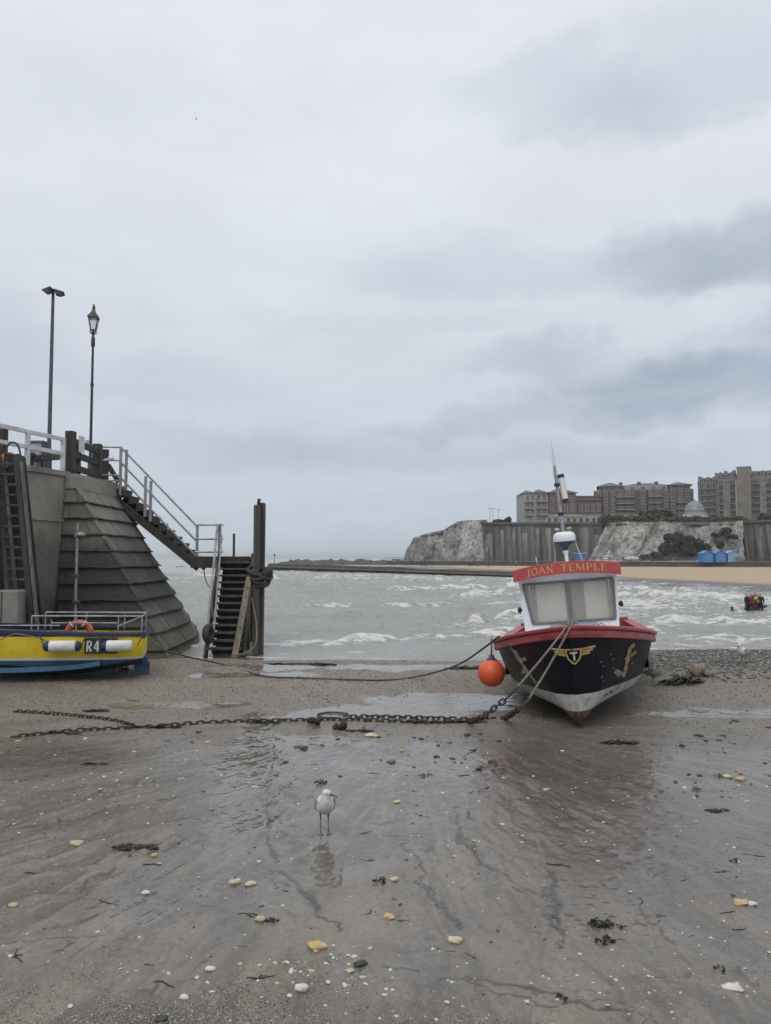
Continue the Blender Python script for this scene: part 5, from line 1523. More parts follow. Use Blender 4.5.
for sg in (-1, 1):
    b.sheet([[Vector((x, sg * (yh(x) + o), zz_ + .20 * max(-x / 5.2 - .15, 0))) for o, zz_ in ((.02, .88), (.035, .885), (.035, .945), (.0, .965), (-.07, .965), (-.07, .93), (.02, .88))] for x in (.02, -.5, -1, -2, -3, -4, -4.8)])
b.box((.0, 0, .905), (.06, 1.56, .11)); b.build('gunwale', M['navy'], yb, local=True)
M['chine_blue'] = mat('chine_blue', (.06, .145, .235), (.045, .105, .17), 6, .5)
b = MB(); pts = []
for x in (-4.6, -4, -3, -2.2, -1.6, -1.2, -.95, -.78):
    zz_ = float(np.interp(-x, [.7, .85, 1.2, 1.8, 3, 5], [.40, .36, .315, .27, .25, .29])); pts.append(Vector((x, -(yh(x) * .93), zz_)))
for i in range(len(pts) - 1): b.beam(pts[i], pts[i + 1], .10, .085)
b.build('chine_rail', M['chine_blue'], yb, local=True)
M['skeg_blue'] = mat('skeg_blue', (.018, .058, .10), (.012, .035, .06), 6, .6, stain=(.10, .10, .09), stain_amt=.5, stain_scale=4)
b = MB(); b.prism([Vector((-.55, -.04, .30)), Vector((-.50, -.04, -.04)), Vector((-4.2, -.04, -.04)), Vector((-4.2, -.04, .2))], (0, .08, 0)); b.build('skeg', M['skeg_blue'], yb, local=True)
M['rudder_blue'] = mat('rudder_blue', (.025, .095, .16), (.025, .07, .115), 6, .55, stain=(.12, .13, .13), stain_amt=.5, stain_scale=4)
b = MB(); b.prism([Vector((-.20, -.03, .0)), Vector((.10, -.03, .0)), Vector((.11, -.03, .28)), Vector((.04, -.03, .41)), Vector((-.06, -.03, .43)), Vector((-.16, -.03, .30)), Vector((-.2, -.03, .25))], (0, .06, 0)); ru = b.build('rudder', M['rudder_blue'], yb, local=True, bevel=.01)
b = MB(); b.box((-.045, -.045, .25), (.28, .025, .03)); b.build('rudder_strap', M['skeg_blue'], ru, local=True)
b = MB()
for k in range(3):
    a = 2 * math.pi * k / 3 + 1.2
    b.ball((-.35, .09 * math.cos(a), .16 + .09 * math.sin(a)), (.02, .08, .05), 8, 5, (a, 0, 0))
b.tube([(-.5, 0, .16), (-.30, 0, .16)], .035, 8); b.build('propeller', M['rust'], yb, local=True, smooth='auto')
# number plate and fenders on the near side
b = MB(); b.box((-.76, -.895, .715), (.60, .014, .30)); pl_ = b.build('number_plate', M['black_plastic'], yb, local=True)
b = write('R4', -1.035, -.79, .20, lambda x, z, o: Vector((x, -.903 - o, .61 + z)), .16)
b.build('number', M['letter_white'], pl_, local=True)
M['fender_white'] = mat('fender_white', (.66, .65, .62), (.56, .55, .51), 6, .5, bmp=.05, stain=(.36, .32, .25), stain_amt=.4, stain_scale=5)
for cx in (-1.44, -.42):
    t = thing('boat_fender', ('white cylinder fender with navy ends hanging on yellow hull left of the number plate' if cx < -1 else 'white cylinder fender covering half of the number plate on the yellow hull'), 'fender', _MW[yb] @ Vector((cx, -1.0, .72)), (R(-1), R(1.2), R(14)), 'fenders along the yellow hull')
    Mx = Matrix.Rotation(math.pi / 2, 4, 'Y')
    b = MB(); b.lathe([(.085, -.24), (.108, -.215), (.108, .215), (.085, .24)], 20, Mx); b.build('tube', M['fender_white'], t, smooth='auto', local=True)
    for sg in (-1, 1):
        if cx > -1 and sg > 0: continue
        b = MB(); b.lathe([(.09, .238 * sg), (.10, .26 * sg), (.085, .31 * sg), (.04, .345 * sg), (0, .35 * sg)], 18, Mx); b.build('end_cap', M['navy'], t, smooth='auto', local=True)
    for sg in (-1, 1):
        b = MB(); b.tube(catmull([(sg * .33, 0, 0), (sg * .37, .03, .1), (sg * .42, .07, .21)], 4), .011, 6); b.build('lanyard', M['rope_dark'], t, smooth=True, local=True)
# rails
def yrail(pts, r=.016, name='rail'):
    b = MB(); b.tube(pts, r, 8); return b.build(name, M['galvanised'], yb, smooth='auto', local=True)
for yy in (-.72, .72):
    yrail([(-2.05, yy, 1.27), (-.04, yy, 1.27)])
    for x in (-2.05, -1.93, -.48, -.04, -1.25): yrail([(x, yy, .93), (x, yy, 1.27 if x not in (-1.93,) else 1.12)], .014, 'rail_post')
    if yy < 0:
        yrail([(-2.75, yy, 1.09), (-1.55, yy, 1.09)], .014)
        yrail([(-2.75, yy, .93), (-2.75, yy, 1.09)], .014, 'rail_post')
yrail([(-.5, -.72, 1.07), (-.04, -.72, 1.27)], .012); yrail([(-.04, -.72, 1.27), (-.04, .72, 1.27)])
yrail([(-1.7, -.74, 1.14), (-.5, -.74, 1.14)], .012)
# orange lifebuoy standing inside
lc = _MW[yb] @ Vector((-1.22, -.50, .93))
t = thing('life_ring', 'orange lifebuoy standing inside the yellow boat behind its rail', 'lifebuoy', lc)
M['ring_orange'] = mat('ring_orange', (.52, .085, .03), (.42, .075, .035), 5, .6, stain=(.45, .3, .22), stain_amt=.5, stain_scale=4)
b = MB(); b.torus(lc, .20, .062, (.1, -1, .15), 28, 10, 1.1); b.build('ring', M['ring_orange'], t, smooth=True)
for a in (60, 125):
    q = Vector((.22 * math.cos(R(a)), 0, .20 * math.sin(R(a))))
    b = MB(); b.tube([lc + q * .72 + Vector((0, -.07, 0)), lc + q * 1.34 + Vector((0, -.07, 0))], .022, 6); b.build('band', M['fender_white'], t, smooth=True)
# mooring warps looped on the yellow side
t = thing('grab_line', 'slack tan line looped along the yellow boat side', 'rope', _MW[yb] @ Vector((-2.4, -.9, .9)))
b = MB(); W_ = _MW[yb]
b.tube(catmull([W_ @ Vector(p) for p in ((-3.1, -.90, .66), (-2.75, -.93, .74), (-2.35, -.93, .93), (-2.2, -.93, .94), (-1.9, -.93, .88), (-1.75, -.94, .82))], 6), .012, 6); b.build('line', M['rope_tan'], t, smooth=True)

# ================================================================== ROPES AND CHAINS
def sandp(px, py, dz=0.0):
    p = G(px, py); p.z = sand_z(p.x, p.y) + dz; return p
def rope_thing(name, label, pts, r, m, part='strand', cat='rope'):
    t = thing(name, label, cat, pts[0])
    b = MB(); b.tube(pts, r, 7); b.build(part, M[m], t, smooth=True); return t
stern = _MW[yb] @ Vector((.02, -.7, .96))
bowL = jw((-1.12, .62, zg(.62) + .02))
pts = [stern, at(160, 648, 15.0), at(185, 656, 15.6)] + [sandp(x, y, .02) for x, y in ((222, 667), (262, 678), (300, 682), (345, 682.5), (385, 682), (410, 679))] + [at(440, 671, 14.8), at(465, 661, 14.0), bowL]
rope_thing('mooring_rope', 'long dark mooring rope sagging across sand from yellow boat to black boat', catmull(pts, 8), .017, 'rope_dark')
fair = jw((.0, -.22, zg(-.2) + .10)); fair2 = jw((-.02, -.40, zg(-.3) + .055)); fair3 = jw((.03, -.40, zg(-.3) + .055))
kn1 = at(514, 691, foot.y - .75); kn2 = at(527, 702, foot.y - .72)
rope_thing('bow_rope', 'left tan bow rope running from the bitt down to the beach chain', catmull([fair, fair2, fair2.lerp(kn1, .5) + Vector((0, 0, -.02)), kn1], 8), .015, 'rope_tan')
rope_thing('bow_rope', 'right tan bow rope running closer to the stem down to the sand', catmull([fair + Vector((0.03, 0, .02)), fair3, fair3.lerp(kn2, .5) + Vector((0, 0, -.03)), kn2], 8), .015, 'rope_tan')
for kn, lab in ((kn1, 'blue green rope lashing joining the left bow rope to chain'), (kn2, 'blue green rope lashing on the right bow rope near sand')):
    t = thing('rope_lashing', lab, 'rope lashing', kn)
    d = (Vector((kn.x - .2, kn.y, kn.z - .22)) - kn).normalized()
    b = MB(); b.tube([kn - d * .08, kn - d * .02, kn + d * .03, kn + d * .07], [.014, .024, .022, .013], 8); b.build('lashing', M['rope_blue'], t, smooth=True)

def link_mesh(L, Wd, r):
    b = MB(); pts = []
    h = (L - Wd) / 2
    for i in range(14):
        a = 2 * math.pi * i / 14
        pts.append(Vector((Wd / 2 * math.sin(a), h * (1 if math.cos(a) > 0 else -1) + Wd / 2 * math.cos(a), 0)))
    b.tube(pts, r, 6, True)
    return b
def chain(label, pts, L=.12, Wd=.064, r=.0115, seed=1):
    t = thing('mooring_chain', label, 'chain', pts[0])
    path = catmull(pts, 12)
    acc = [0.0]
    for a, c in zip(path, path[1:]): acc.append(acc[-1] + (c - a).length)
    step = L - 2.6 * r
    n = int(acc[-1] / step)
    proto = None; rgc = random.Random(seed)
    for i in range(n):
        s = (i + .5) * step
        k = max(j for j in range(len(acc)) if acc[j] <= s)
        k = min(k, len(path) - 2)
        f = (s - acc[k]) / max(acc[k + 1] - acc[k], 1e-6)
        p = path[k].lerp(path[k + 1], f); d = (path[k + 1] - path[k]).normalized()
        x = d.cross(Vector((0, 0, 1))).normalized(); z = x.cross(d)
        Mx = Matrix((x, d, z)).transposed() @ Matrix.Rotation((math.pi / 2 if i % 2 else 0.25) + rgc.uniform(-.35, .35), 3, Vector((0, 1, 0)))
        if proto is None:
            o = proto = link_mesh(L, Wd, r).build('link', M['rust'], t, smooth=True, local=True)
        else:
            o = proto.copy(); COL.objects.link(o); o.parent = t
        o.matrix_local = Matrix.Translation(p - Vector(t.location)) @ Mx.to_4x4()
    return t
ch_pts = [sandp(x, y, .006) for x, y in ((12, 738), (40, 735.5), (75, 732), (110, 729.5), (150, 727.5), (200, 724), (250, 722), (300, 721.5), (350, 721), (400, 722), (440, 723.5), (466, 722.5))]
chain('long rusty chain lying across the sand up to the left bow rope', ch_pts + [at(482, 717, foot.y - .35), at(497, 706, foot.y - .6), kn1 + Vector((-.05, 0, -.06))], seed=1)
chain('shorter rusty chain lying behind the long one and ending at the right bow rope', [sandp(x, y, .004) for x, y in ((345, 717.5), (380, 716.5), (415, 717.5), (450, 718.5), (480, 719.5), (503, 718))] + [at(516, 711, foot.y - .6), kn2 + Vector((-.05, 0, -.06))], .115, .066, .012, 2)
chain('thin rusty chain branching to the left behind the long chain', [sandp(x, y, .008) for x, y in ((14, 711.5), (40, 714), (70, 716.5), (100, 719.5), (122, 723), (136, 727))], .105, .06, .010, 3)
rope_thing('thin_cable', 'thin dark cable curled on wet sand behind the chains', catmull([sandp(x, y, .012) for x, y in ((348, 714), (330, 713), (318, 715), (322, 718), (338, 719))], 8), .012, 'rope_dark', 'cable')
for k, (px, py, sx, lab) in enumerate(((313.5, 725, .16, 'rusty shackle lump hanging below the chain left of a weedy tail'), (341, 729, .13, 'weedy chain tail hanging towards the viewer from the long chain'))):
    p = sandp(px, py, .03)
    t = thing('rusty_shackle', lab, 'shackle', p)
    b = MB(); rg = random.Random(40 + k)
    for i in range(7):
        b.ball(p + Vector((rg.uniform(-.07, .07), rg.uniform(-.14, .14) + (.0), rg.uniform(-.01, .06))), (rg.uniform(.03, .055), rg.uniform(.03, .06), rg.uniform(.02, .04)), 9, 6, (rg.uniform(0, 3), rg.uniform(0, 3), 0), .25, i + k * 10)
    b.build('lump', M['rust'], t, smooth=True)
# ================================================================== CLIFFS
def chalk_mat(name, white, grey, ribs=False):
    m, t = new_mat(name)
    P = t.n('ShaderNodeNewGeometry').outputs['Position']
    n = t.noise(P, .14, 8, .68)
    col = t.mix(t.ss(n, .40, .62), white, grey)
    st = t.ss(t.noise(t.v('MULTIPLY', P, (.9, .9, .12)), .5, 7, .7), .50, .68)
    col = t.mix(t.m('MULTIPLY', st, .6), col, (.10, .098, .085))
    sp = t.ss(t.noise(P, .9, 7, .8), .46, .60)
    col = t.mix(t.m('MULTIPLY', sp, .8), col, (.065, .066, .054))
    z = t.n('ShaderNodeSeparateXYZ', None, Vector=P).outputs[2]
    bed = t.ss(t.noise(t.v('MULTIPLY', P, (.05, .05, 1.4)), 1.0, 5, .6), .5, .7)
    col = t.mix(t.m('MULTIPLY', bed, .25), col, (.16, .15, .13))
    finish(t, col, .95, 0, bump(t, t.noise(P, .7, 8, .7), .7, .5))
    return m
M['chalk'] = chalk_mat('chalk', (.38, .37, .34), (.17, .168, .15))
M['chalk_bright'] = chalk_mat('chalk_bright', (.50, .49, .46), (.32, .315, .29))
M['cliff_concrete'] = mat('cliff_concrete', (.15, .145, .13), (.085, .083, .075), .25, .95, bmp=.4, bscale=1.5, stretch=(1, 1, .35), stain=(.065, .065, .058), stain_amt=.7, stain_scale=.35, world=True, bdist=.2)
M['cliff_render'] = mat('cliff_render', (.40, .385, .35), (.24, .23, .21), .3, .95, bmp=.4, bscale=1.5, stretch=(1, 1, .35), stain=(.09, .09, .08), stain_amt=.7, stain_scale=.4, world=True, bdist=.2)
M['turf'] = mat('turf', (.050, .058, .028), (.075, .072, .04), .4, .95, bmp=.8, bscale=3, world=True, bdist=.3)
def cliff_strip(name, top, base, mname, parent, rough=.6, cols=90, rws=24, seed=1):
    """face between a top and a base line of world points, roughened"""
    k = len(top)
    xs = np.linspace(0, k - 1, cols)
    T_ = np.array([[np.interp(xs, range(k), [p[i] for p in top])] for i in range(3)])[:, 0]
    B_ = np.array([[np.interp(xs, range(k), [p[i] for p in base])] for i in range(3)])[:, 0]
    f = np.linspace(0, 1, rws)[:, None]
    X, Y, Z_ = [B_[i][None] * (1 - f) + T_[i][None] * f for i in range(3)]
    s = np.concatenate([[0], np.cumsum(np.hypot(np.diff(T_[0]), np.diff(T_[1])))])[None]
    d = rough * (fbm(s * .14 + 0 * f, Z_ * .10, 4, seed, .6) + .6 * (1 - np.abs(fbm(s * .3 + 0 * f, Z_ * .05, 3, seed + 5))))
    Y = Y - d * 1.6; X = X + .3 * d
    Z_ = Z_ + (f ** 6) * rough * .7 * fbm(s * .35 + 0 * f, 0 * Z_ + seed, 3, seed + 9)
    o = np_mesh(name, X, Y, Z_, M[mname], None, parent)
    return o
PROM = 1.35
nose = thing('chalk_headland', 'rough chalk cliff sloping down to the sea at its left end', 'cliff', (20, 246, PROM))
nt = [at(403.5, 557, 252), at(407, 547, 251), at(411, 540, 250), at(420, 536.5, 249), at(431, 533.5, 247), at(444, 531, 245), at(450, 527, 243), at(458, 522.5, 241), at(470, 521, 238), at(476, 521.5, 236)]
nb_ = [at(402.5, 561.3, 251), at(404, 561.3, 249), at(408, 561.3, 247), at(418, 561.3, 245), at(430, 561.3, 243), at(444, 561.3, 241), at(450, 561.3, 239), at(458, 561.3, 237), at(470, 561.3, 235), at(478, 561.3, 233)]
cliff_strip('chalk_face', nt, nb_, 'chalk', nose, 1.1, 130, 26, 401).name = 'chalk_face'
cliff_strip('pale_face', [at(463, 522, 238), at(474, 521.5, 235.5), at(486, 520.5, 233)], [at(458, 561.3, 235), at(474, 561.3, 232), at(487, 561.3, 230)], 'chalk_bright', nose, .5, 50, 24, 411)
b = MB()
tt = [Vector(p) for p in nt[3:]] + [at(487, 520.5, 232)]
b.sheet([[p + Vector((0, -1.2, -.5)), p + Vector((0, 1.0, .35)), p + Vector((2, 22, .2))] for p in tt]); b.build('grass_top', M['turf'], nose)
b = MB(); b.prism([nt[0] + Vector((1.5, 4, -6))] + [p + Vector((1.2, 3.0, -1.2)) for p in nt[1:]] + [nb_[-1] + Vector((0, 5, -.5))], (2, 26, 0)); b.build('cliff_body', M['chalk'], nose)

# ribbed retaining wall of the cliff
def ribbed(name, label, px0, px1, Y0, Y1, pyt0, pyt1, n, seed, parent_cat='retaining wall'):
    p0, p1 = at(px0, 561, Y0), at(px1, 561, Y1)
    t0, t1 = at(px0, pyt0, Y0), at(px1, pyt1, Y1)
    t = thing(name, label, parent_cat, ((p0.x + p1.x) / 2, (Y0 + Y1) / 2, PROM))
    rg = random.Random(seed)
    wallb, ribs, panels = MB(), MB(), MB()
    back = Vector((0, 3, 0))
    e0, e1 = Vector((p0.x, Y0, 0)), Vector((p1.x, Y1, 0))
    for i in range(n):
        f0, f1 = i / n, (i + 1) / n
        a, c = e0.lerp(e1, f0), e0.lerp(e1, f1)
        za, zc2 = t0.z + (t1.z - t0.z) * f0, t0.z + (t1.z - t0.z) * f1
        wallb.prism([a + back + Vector((0, 0, PROM - 2)), c + back + Vector((0, 0, PROM - 2)), c + back + Vector((0, 0, zc2)), a + back + Vector((0, 0, za))], (0, 4, 0))
        # buttress leaning back
        w_ = (c - a).length * rg.choice((.14, .22, .38))
        d = (c - a).normalized()
        m0 = a + d * .2
        ribs.prism([m0 + Vector((0, .0, PROM - 1)), m0 + Vector((0, 3.1, PROM - 1)), m0 + Vector((0, 3.1, za - .8)), m0 + Vector((0, 2.2, za - .8))], d * w_)
        if rg.random() < .62:
            q0, q1 = a + d * (w_ + .5), c - d * .5
            hh = rg.uniform(.72, .92)
            panels.prism([q0 + Vector((0, 2.93, PROM + .2)), q1 + Vector((0, 2.93, PROM + .2)), q1 + Vector((0, 2.93, PROM + (zc2 - PROM) * hh)), q0 + Vector((0, 2.93, PROM + (za - PROM) * hh))], (0, .3, 0))
    wallb.build('wall', M['cliff_concrete'], t); ribs.build('buttress', M['cliff_concrete'], t); panels.build('panel', M['cliff_render'], t)
    cap = MB(); cap.prism([e0 + Vector((-.5, 2.3, t0.z)), e1 + Vector((.5, 2.3, t1.z)), e1 + Vector((.5, 2.3, t1.z + .55)), e0 + Vector((-.5, 2.3, t0.z + .55))], (0, 1.2, 0)); cap.build('parapet', M['cliff_concrete'], t)
    return t
ribbed('retaining_wall', 'tall ribbed concrete wall holding the cliff behind the mast of the black boat', 484, 606, 229, 214, 523.5, 524, 10, 3)
ribbed('retaining_wall', 'tall ribbed concrete wall at the right edge beyond the blue beach huts', 736, 830, 204, 196, 523, 519, 8, 8)
# the bluff
bl_ = thing('chalk_bluff', 'broad chalk bluff with ivy behind the blue beach huts', 'cliff', (60, 208, PROM))
cliff_strip('chalk_face', [at(608, 523.5, 213), at(616, 522.5, 209), at(640, 522.5, 207), at(680, 523, 205), at(715, 523, 204), at(741, 522, 205)],
            [at(589, 561, 208), at(606, 561, 204), at(636, 561, 202), at(680, 561, 200), at(715, 561, 199), at(744, 561, 200)], 'chalk', bl_, .9, 130, 26, 431)
cliff_strip('pale_face', [at(606.5, 523.5, 214), at(612, 523, 212), at(617, 523, 209.5)], [at(588, 561, 211), at(594, 561, 206.5), at(607, 561, 203.4)], 'chalk_bright', bl_, .4, 30, 22, 441)
b = MB(); tp = [at(606, 523.3, 213), at(616, 522.2, 209), at(640, 522.2, 207), at(680, 522.5, 205), at(715, 522.5, 204), at(742, 521.5, 205)]
b.sheet([[p + Vector((0, -.8, -.6)), p + Vector((0, 1.5, .2)), p + Vector((2, 20, .3))] for p in tp]); b.build('grass_top', M['turf'], bl_)
# plateau behind the cliff edge
m_ = M['turf']
b = MB(); zt_ = at(600, 521.5, 225).z - .35
pts = [(30, 238), (36, 236), (58, 221), (64, 216), (80, 210), (95, 209.5), (120, 206), (330, 190), (330, 420), (30, 420)]
b.prism([Vector((x, y, zt_ - 3)) for x, y in pts], (0, 0, 3)); tag(b.build('clifftop_ground', m_), kind='structure')

# ------------------------------------------------------------------ foliage made of many small leaves
def leaf_mat(name, c1, c2):
    m, t = new_mat(name)
    P = t.n('ShaderNodeNewGeometry').outputs['Position']
    finish(t, t.mix(t.ss(t.noise(P, .9, 4, .6), .35, .65), c1, c2), .75)
    return m
M['ivy'] = leaf_mat('ivy', (.030, .040, .018), (.055, .060, .03))
M['scrub'] = leaf_mat('scrub', (.045, .052, .024), (.085, .080, .045))
def leaves(lobes, n, size, seed):
    rg = np.random.default_rng(seed); b = MB()
    for (c, r) in lobes:
        for i in range(n):
            d = rg.normal(size=3); d /= np.linalg.norm(d); k = rg.uniform(.55, 1.05)
            p = Vector(c) + Vector((d[0] * r[0] * k, d[1] * r[1] * k, d[2] * r[2] * k))
            u = Vector(rg.normal(size=3)).normalized(); v_ = u.cross(Vector(rg.normal(size=3))).normalized()
            s = size * rg.uniform(.6, 1.4)
            k0 = len(b.v); b.v += [p - u * s, p + v_ * s * .7, p + u * s, p - v_ * s * .7]; b.f.append((k0, k0 + 1, k0 + 2, k0 + 3))
    return b
rg = random.Random(5)
lob = [(at(px, py, 199.0), (rx * .27, 1.6, ry * .27)) for px, py, rx, ry in ((665, 549, 7, 6), (674, 545, 8, 8), (685, 549, 9, 7), (679, 538, 7, 6), (696, 552, 8, 5), (656, 555, 6, 3), (708, 556, 6, 3), (698, 543, 5, 4), (706, 547, 4, 3), (668, 537, 4, 3), (690, 539, 4, 3), (733, 537, 4, 2), (726, 531, 5, 3), (716, 535, 4, 2), (645, 557, 5, 2), (720, 545, 3, 3))]
iv = thing('ivy', 'dark ivy spreading over the lower chalk bluff beside blue huts', 'ivy', lob[1][0])
leaves(lob, 300, .36, 3).build('foliage', M['ivy'], iv)
for k, (x0, x1, Y, zoff, sz, lab) in enumerate(((604, 668, 214, .0, 1.5, 'low clifftop hedge along the left half of the bluff'), (664, 742, 211, -.1, 1.0, 'low clifftop hedge along the right half of the bluff'),)):
    hd = thing('hedge', lab, 'hedge', at((x0 + x1) / 2, 521, Y), group='clifftop hedges')
    lob = []
    x = x0
    while x < x1:
        lob.append((at(x, 520.5 - rg.uniform(-.6, 1.0), Y), (1.7, 1.5, sz * rg.uniform(.6, 1.1)))); x += rg.uniform(3.5, 5)
    leaves(lob, 200, .36, 20 + k).build('foliage', M['scrub'], hd)
for k, (px, py, rx, ry, Y, lab) in enumerate(((650, 512, 11, 5, 226, 'dark rounded bush below the central brick apartments'), (664, 514, 9, 4, 225, 'dark rounded bush left of the glazed pavilion'), (738, 519, 9, 3.4, 216, 'dark bush at the foot of the pale stone tower'),
                                               (765, 516, 10, 5, 214, 'dark bush on the cliff top at the right edge'), (508, 520, 5, 3.0, 238, 'small dark tree left of the pale balconied apartments'), (497, 521, 6, 1.8, 238, 'low dark bush on cliff left of the small tree'))):
    tr = thing('bush', lab, 'bush', at(px, py + ry, Y), group='bushes on the cliff top')
    sc_ = Y / F
    lob = [(at(px + rg.uniform(-.6, .6) * rx, py + rg.uniform(-.3, .5) * ry, Y + rg.uniform(-.6, .6)), (rx * sc_ * .55, 1.5, ry * sc_ * .7)) for _ in range(4)]
    leaves(lob, 260, .34, 60 + k).build('foliage', M['ivy'], tr)
    b = MB(); c = at(px, py + ry, Y); b.tube([c + Vector((0, 0, -1.2)), c + Vector((0, 0, .9))], [.22, .12], 6); b.build('stem', M['dark_timber'], tr)

# ------------------------------------------------------------------ promenade and sea wall
M['prom_dark'] = mat('prom_dark', (.045, .045, .043), (.075, .072, .066), .6, .9, bmp=.4, bscale=3, world=True, stain=(.10, .095, .08), stain_amt=.5, stain_scale=.5)
M['prom_pale'] = mat('prom_pale', (.20, .19, .175), (.14, .135, .125), .6, .9, bmp=.3, bscale=3, world=True)
wp = [at(386, 565.5, 246), at(420, 566, 232), at(470, 566.5, 218), at(520, 567, 208), at(580, 567.5, 199), at(640, 567.8, 191), at(700, 568, 185), at(771, 568.5, 180), at(860, 568, 176)]
sw = thing('sea_wall', 'long dark sea wall with a railing running behind the beach', 'sea wall', (wp[4].x, wp[4].y, 0))
b = MB()
for a, c in zip(wp, wp[1:]):
    b.prism([Vector((a.x, a.y, -.3)), Vector((c.x, c.y, -.3)), Vector((c.x, c.y + .35, PROM)), Vector((a.x, a.y + .35, PROM))], (0, 2.2, 0))
b.build('wall', M['prom_dark'], sw)
b = MB()
for a, c in zip(wp, wp[1:]):
    b.prism([Vector((a.x, a.y + .15, PROM + .003)), Vector((c.x, c.y + .15, PROM + .003)), Vector((c.x, c.y + .15, PROM + .24)), Vector((a.x, a.y + .15, PROM + .24))], (0, .7, 0))
b.build('coping', M['prom_pale'], sw)
b = MB()
for a, c in zip(wp, wp[1:]):
    A_, C_ = Vector((a.x, a.y + .5, PROM + .24)), Vector((c.x, c.y + .5, PROM + .24))
    n = max(int((C_ - A_).length / 1.7), 1)
    for i in range(n):
        q = A_.lerp(C_, i / n); b.box(q + Vector((0, 0, .5)), (.10, .10, 1.0))
    for h in (.45, .98): b.beam(A_ + Vector((0, 0, h)), C_ + Vector((0, 0, h)), .07, .09)
b.build('railing', M['grey_iron'], sw)
b = MB()
for a, c in zip(wp, wp[1:]):
    b.add([Vector((a.x, a.y + 2, PROM + .01)), Vector((c.x, c.y + 2, PROM + .01)), Vector((c.x + 6, c.y + 40, PROM + .01)), Vector((a.x + 6, a.y + 40, PROM + .01))], [(0, 1, 2, 3)])
tag(b.build('promenade', M['prom_pale']), kind='structure')
# beach huts
hut_cols = [((.045, .21, .50), (.04, .18, .44), 'bright blue beach hut, leftmost of the three on promenade'), ((.05, .20, .46), (.04, .17, .40), 'middle blue beach hut between two others on promenade'), ((.20, .36, .55), (.17, .31, .50), 'pale faded blue beach hut, rightmost of the three on promenade')]
for k, (c1, c2, lab) in enumerate(hut_cols):
    M['hut%d' % k] = mm = mat('hut_blue', c1, c2, 2, .6, bmp=.1)
    M['hutroof%d' % k] = mr = mat('hut_roof', tuple(x * .8 + .08 for x in c1), tuple(x * .8 + .05 for x in c2), 2, .6, bmp=.1)
    Yh = 183
    c = at(708.3 + 12.7 * k, 563, Yh); c.z = PROM + .02
    t = thing('beach_hut', lab, 'beach hut', c, group='beach huts on the promenade')
    w_, h_, g_ = 2.55, 2.15, .62
    b = MB(); b.prism([c + Vector((-w_ / 2, 0, 0)), c + Vector((w_ / 2, 0, 0)), c + Vector((w_ / 2, 0, h_)), c + Vector((0, 0, h_ + g_)), c + Vector((-w_ / 2, 0, h_))], (0, 2.6, 0)); b.build('wall', mm, t)
    for sg in (-1, 1):
        b = MB(); b.prism([c + Vector((sg * -.02, -.18, h_ + g_ + .10)), c + Vector((sg * (w_ / 2 + .16), -.18, h_ - .01)), c + Vector((sg * (w_ / 2 + .16), -.18, h_ - .1)), c + Vector((sg * -.02, -.18, h_ + g_ + .015))], (0, 2.95, 0)); b.build('roof_slope', mr, t)
    for sg in (-1, 1):
        b = MB(); b.box(c + Vector((sg * .38, -.03, 1.0)), (.70, .05, 1.9)); b.build('door', mr, t)
# blue kiosk, white bench on the promenade
t = thing('blue_kiosk', 'small blue kiosk on promenade behind the radar dome of the boat', 'kiosk', at(577.5, 558, 212))
c = at(580, 558, 209); b = MB(); b.box((c.x, c.y, 2.5), (2.6, 2.0, 2.2)); b.build('body', M['hut1'], t, bevel=.05)
b = MB(); b.box((c.x, c.y, 3.7), (3.0, 2.4, .2)); b.build('roof', M['white_paint'], t)
t = thing('white_boat', 'white upturned dinghy on promenade below the chalk bluff', 'boat', at(632, 558.5, 196))
c = at(632, 558, 194); b = MB(); b.ball((c.x, c.y, PROM + .75), (1.9, .8, .75), 16, 8); b.build('hull', M['white_paint'], t, smooth=True)

# ================================================================== BUILDINGS ON THE CLIFF
def brick_mat(name, c1, c2):
    m, t = new_mat(name)
    P = t.n('ShaderNodeNewGeometry').outputs['Position']
    col = t.mix(t.ss(t.noise(P, .5, 6, .6), .35, .65), c1, c2)
    br = t.n('ShaderNodeTexBrick', None, Vector=t.v('MULTIPLY', t.n('ShaderNodeTexCoord').outputs['Object'], (1, 1, 1)), Scale=2.2)
    t.put(br, 'Color1', (1, 1, 1, 1)); t.put(br, 'Color2', (.82, .82, .82, 1)); t.put(br, 'Mortar', (1.15, 1.15, 1.15, 1))
    col = t.mix(.35, col, t.mix(1.0, col, br.outputs['Color'], 'MULTIPLY'))
    finish(t, col, .9)
    return m
M['brick'] = brick_mat('brick', (.15, .088, .068), (.115, .070, .056))
M['brick_dark'] = brick_mat('brick_dark', (.12, .078, .062), (.095, .062, .052))
M['stone_buff'] = mat('stone_buff', (.25, .233, .20), (.18, .168, .145), .4, .9, bmp=.2, bscale=3, world=True, stain=(.12, .11, .095), stain_amt=.5, stain_scale=.5)
M['stone_tower'] = mat('stone_tower', (.23, .208, .16), (.175, .157, .122), .4, .9, bmp=.2, bscale=3, world=True, stain=(.13, .115, .09), stain_amt=.5, stain_scale=.5)
M['render_white'] = mat('render_white', (.37, .365, .345), (.29, .285, .27), .5, .85, bmp=.1, world=True, stain=(.28, .265, .24), stain_amt=.4, stain_scale=.6)
M['slate'] = mat('slate', (.085, .085, .085), (.12, .118, .112), .8, .8, bmp=.3, bscale=4, world=True)
M['slate_blue'] = mat('slate_blue', (.055, .058, .066), (.085, .088, .095), .8, .7, bmp=.3, bscale=4, world=True)
M['pane_dark'] = mat('pane_dark', (.03, .035, .04), (.07, .078, .085), .6, .15, bmp=.0, world=True)
M['trim_white'] = mat('trim_white', (.36, .36, .345), (.29, .29, .28), 1, .7, bmp=0)
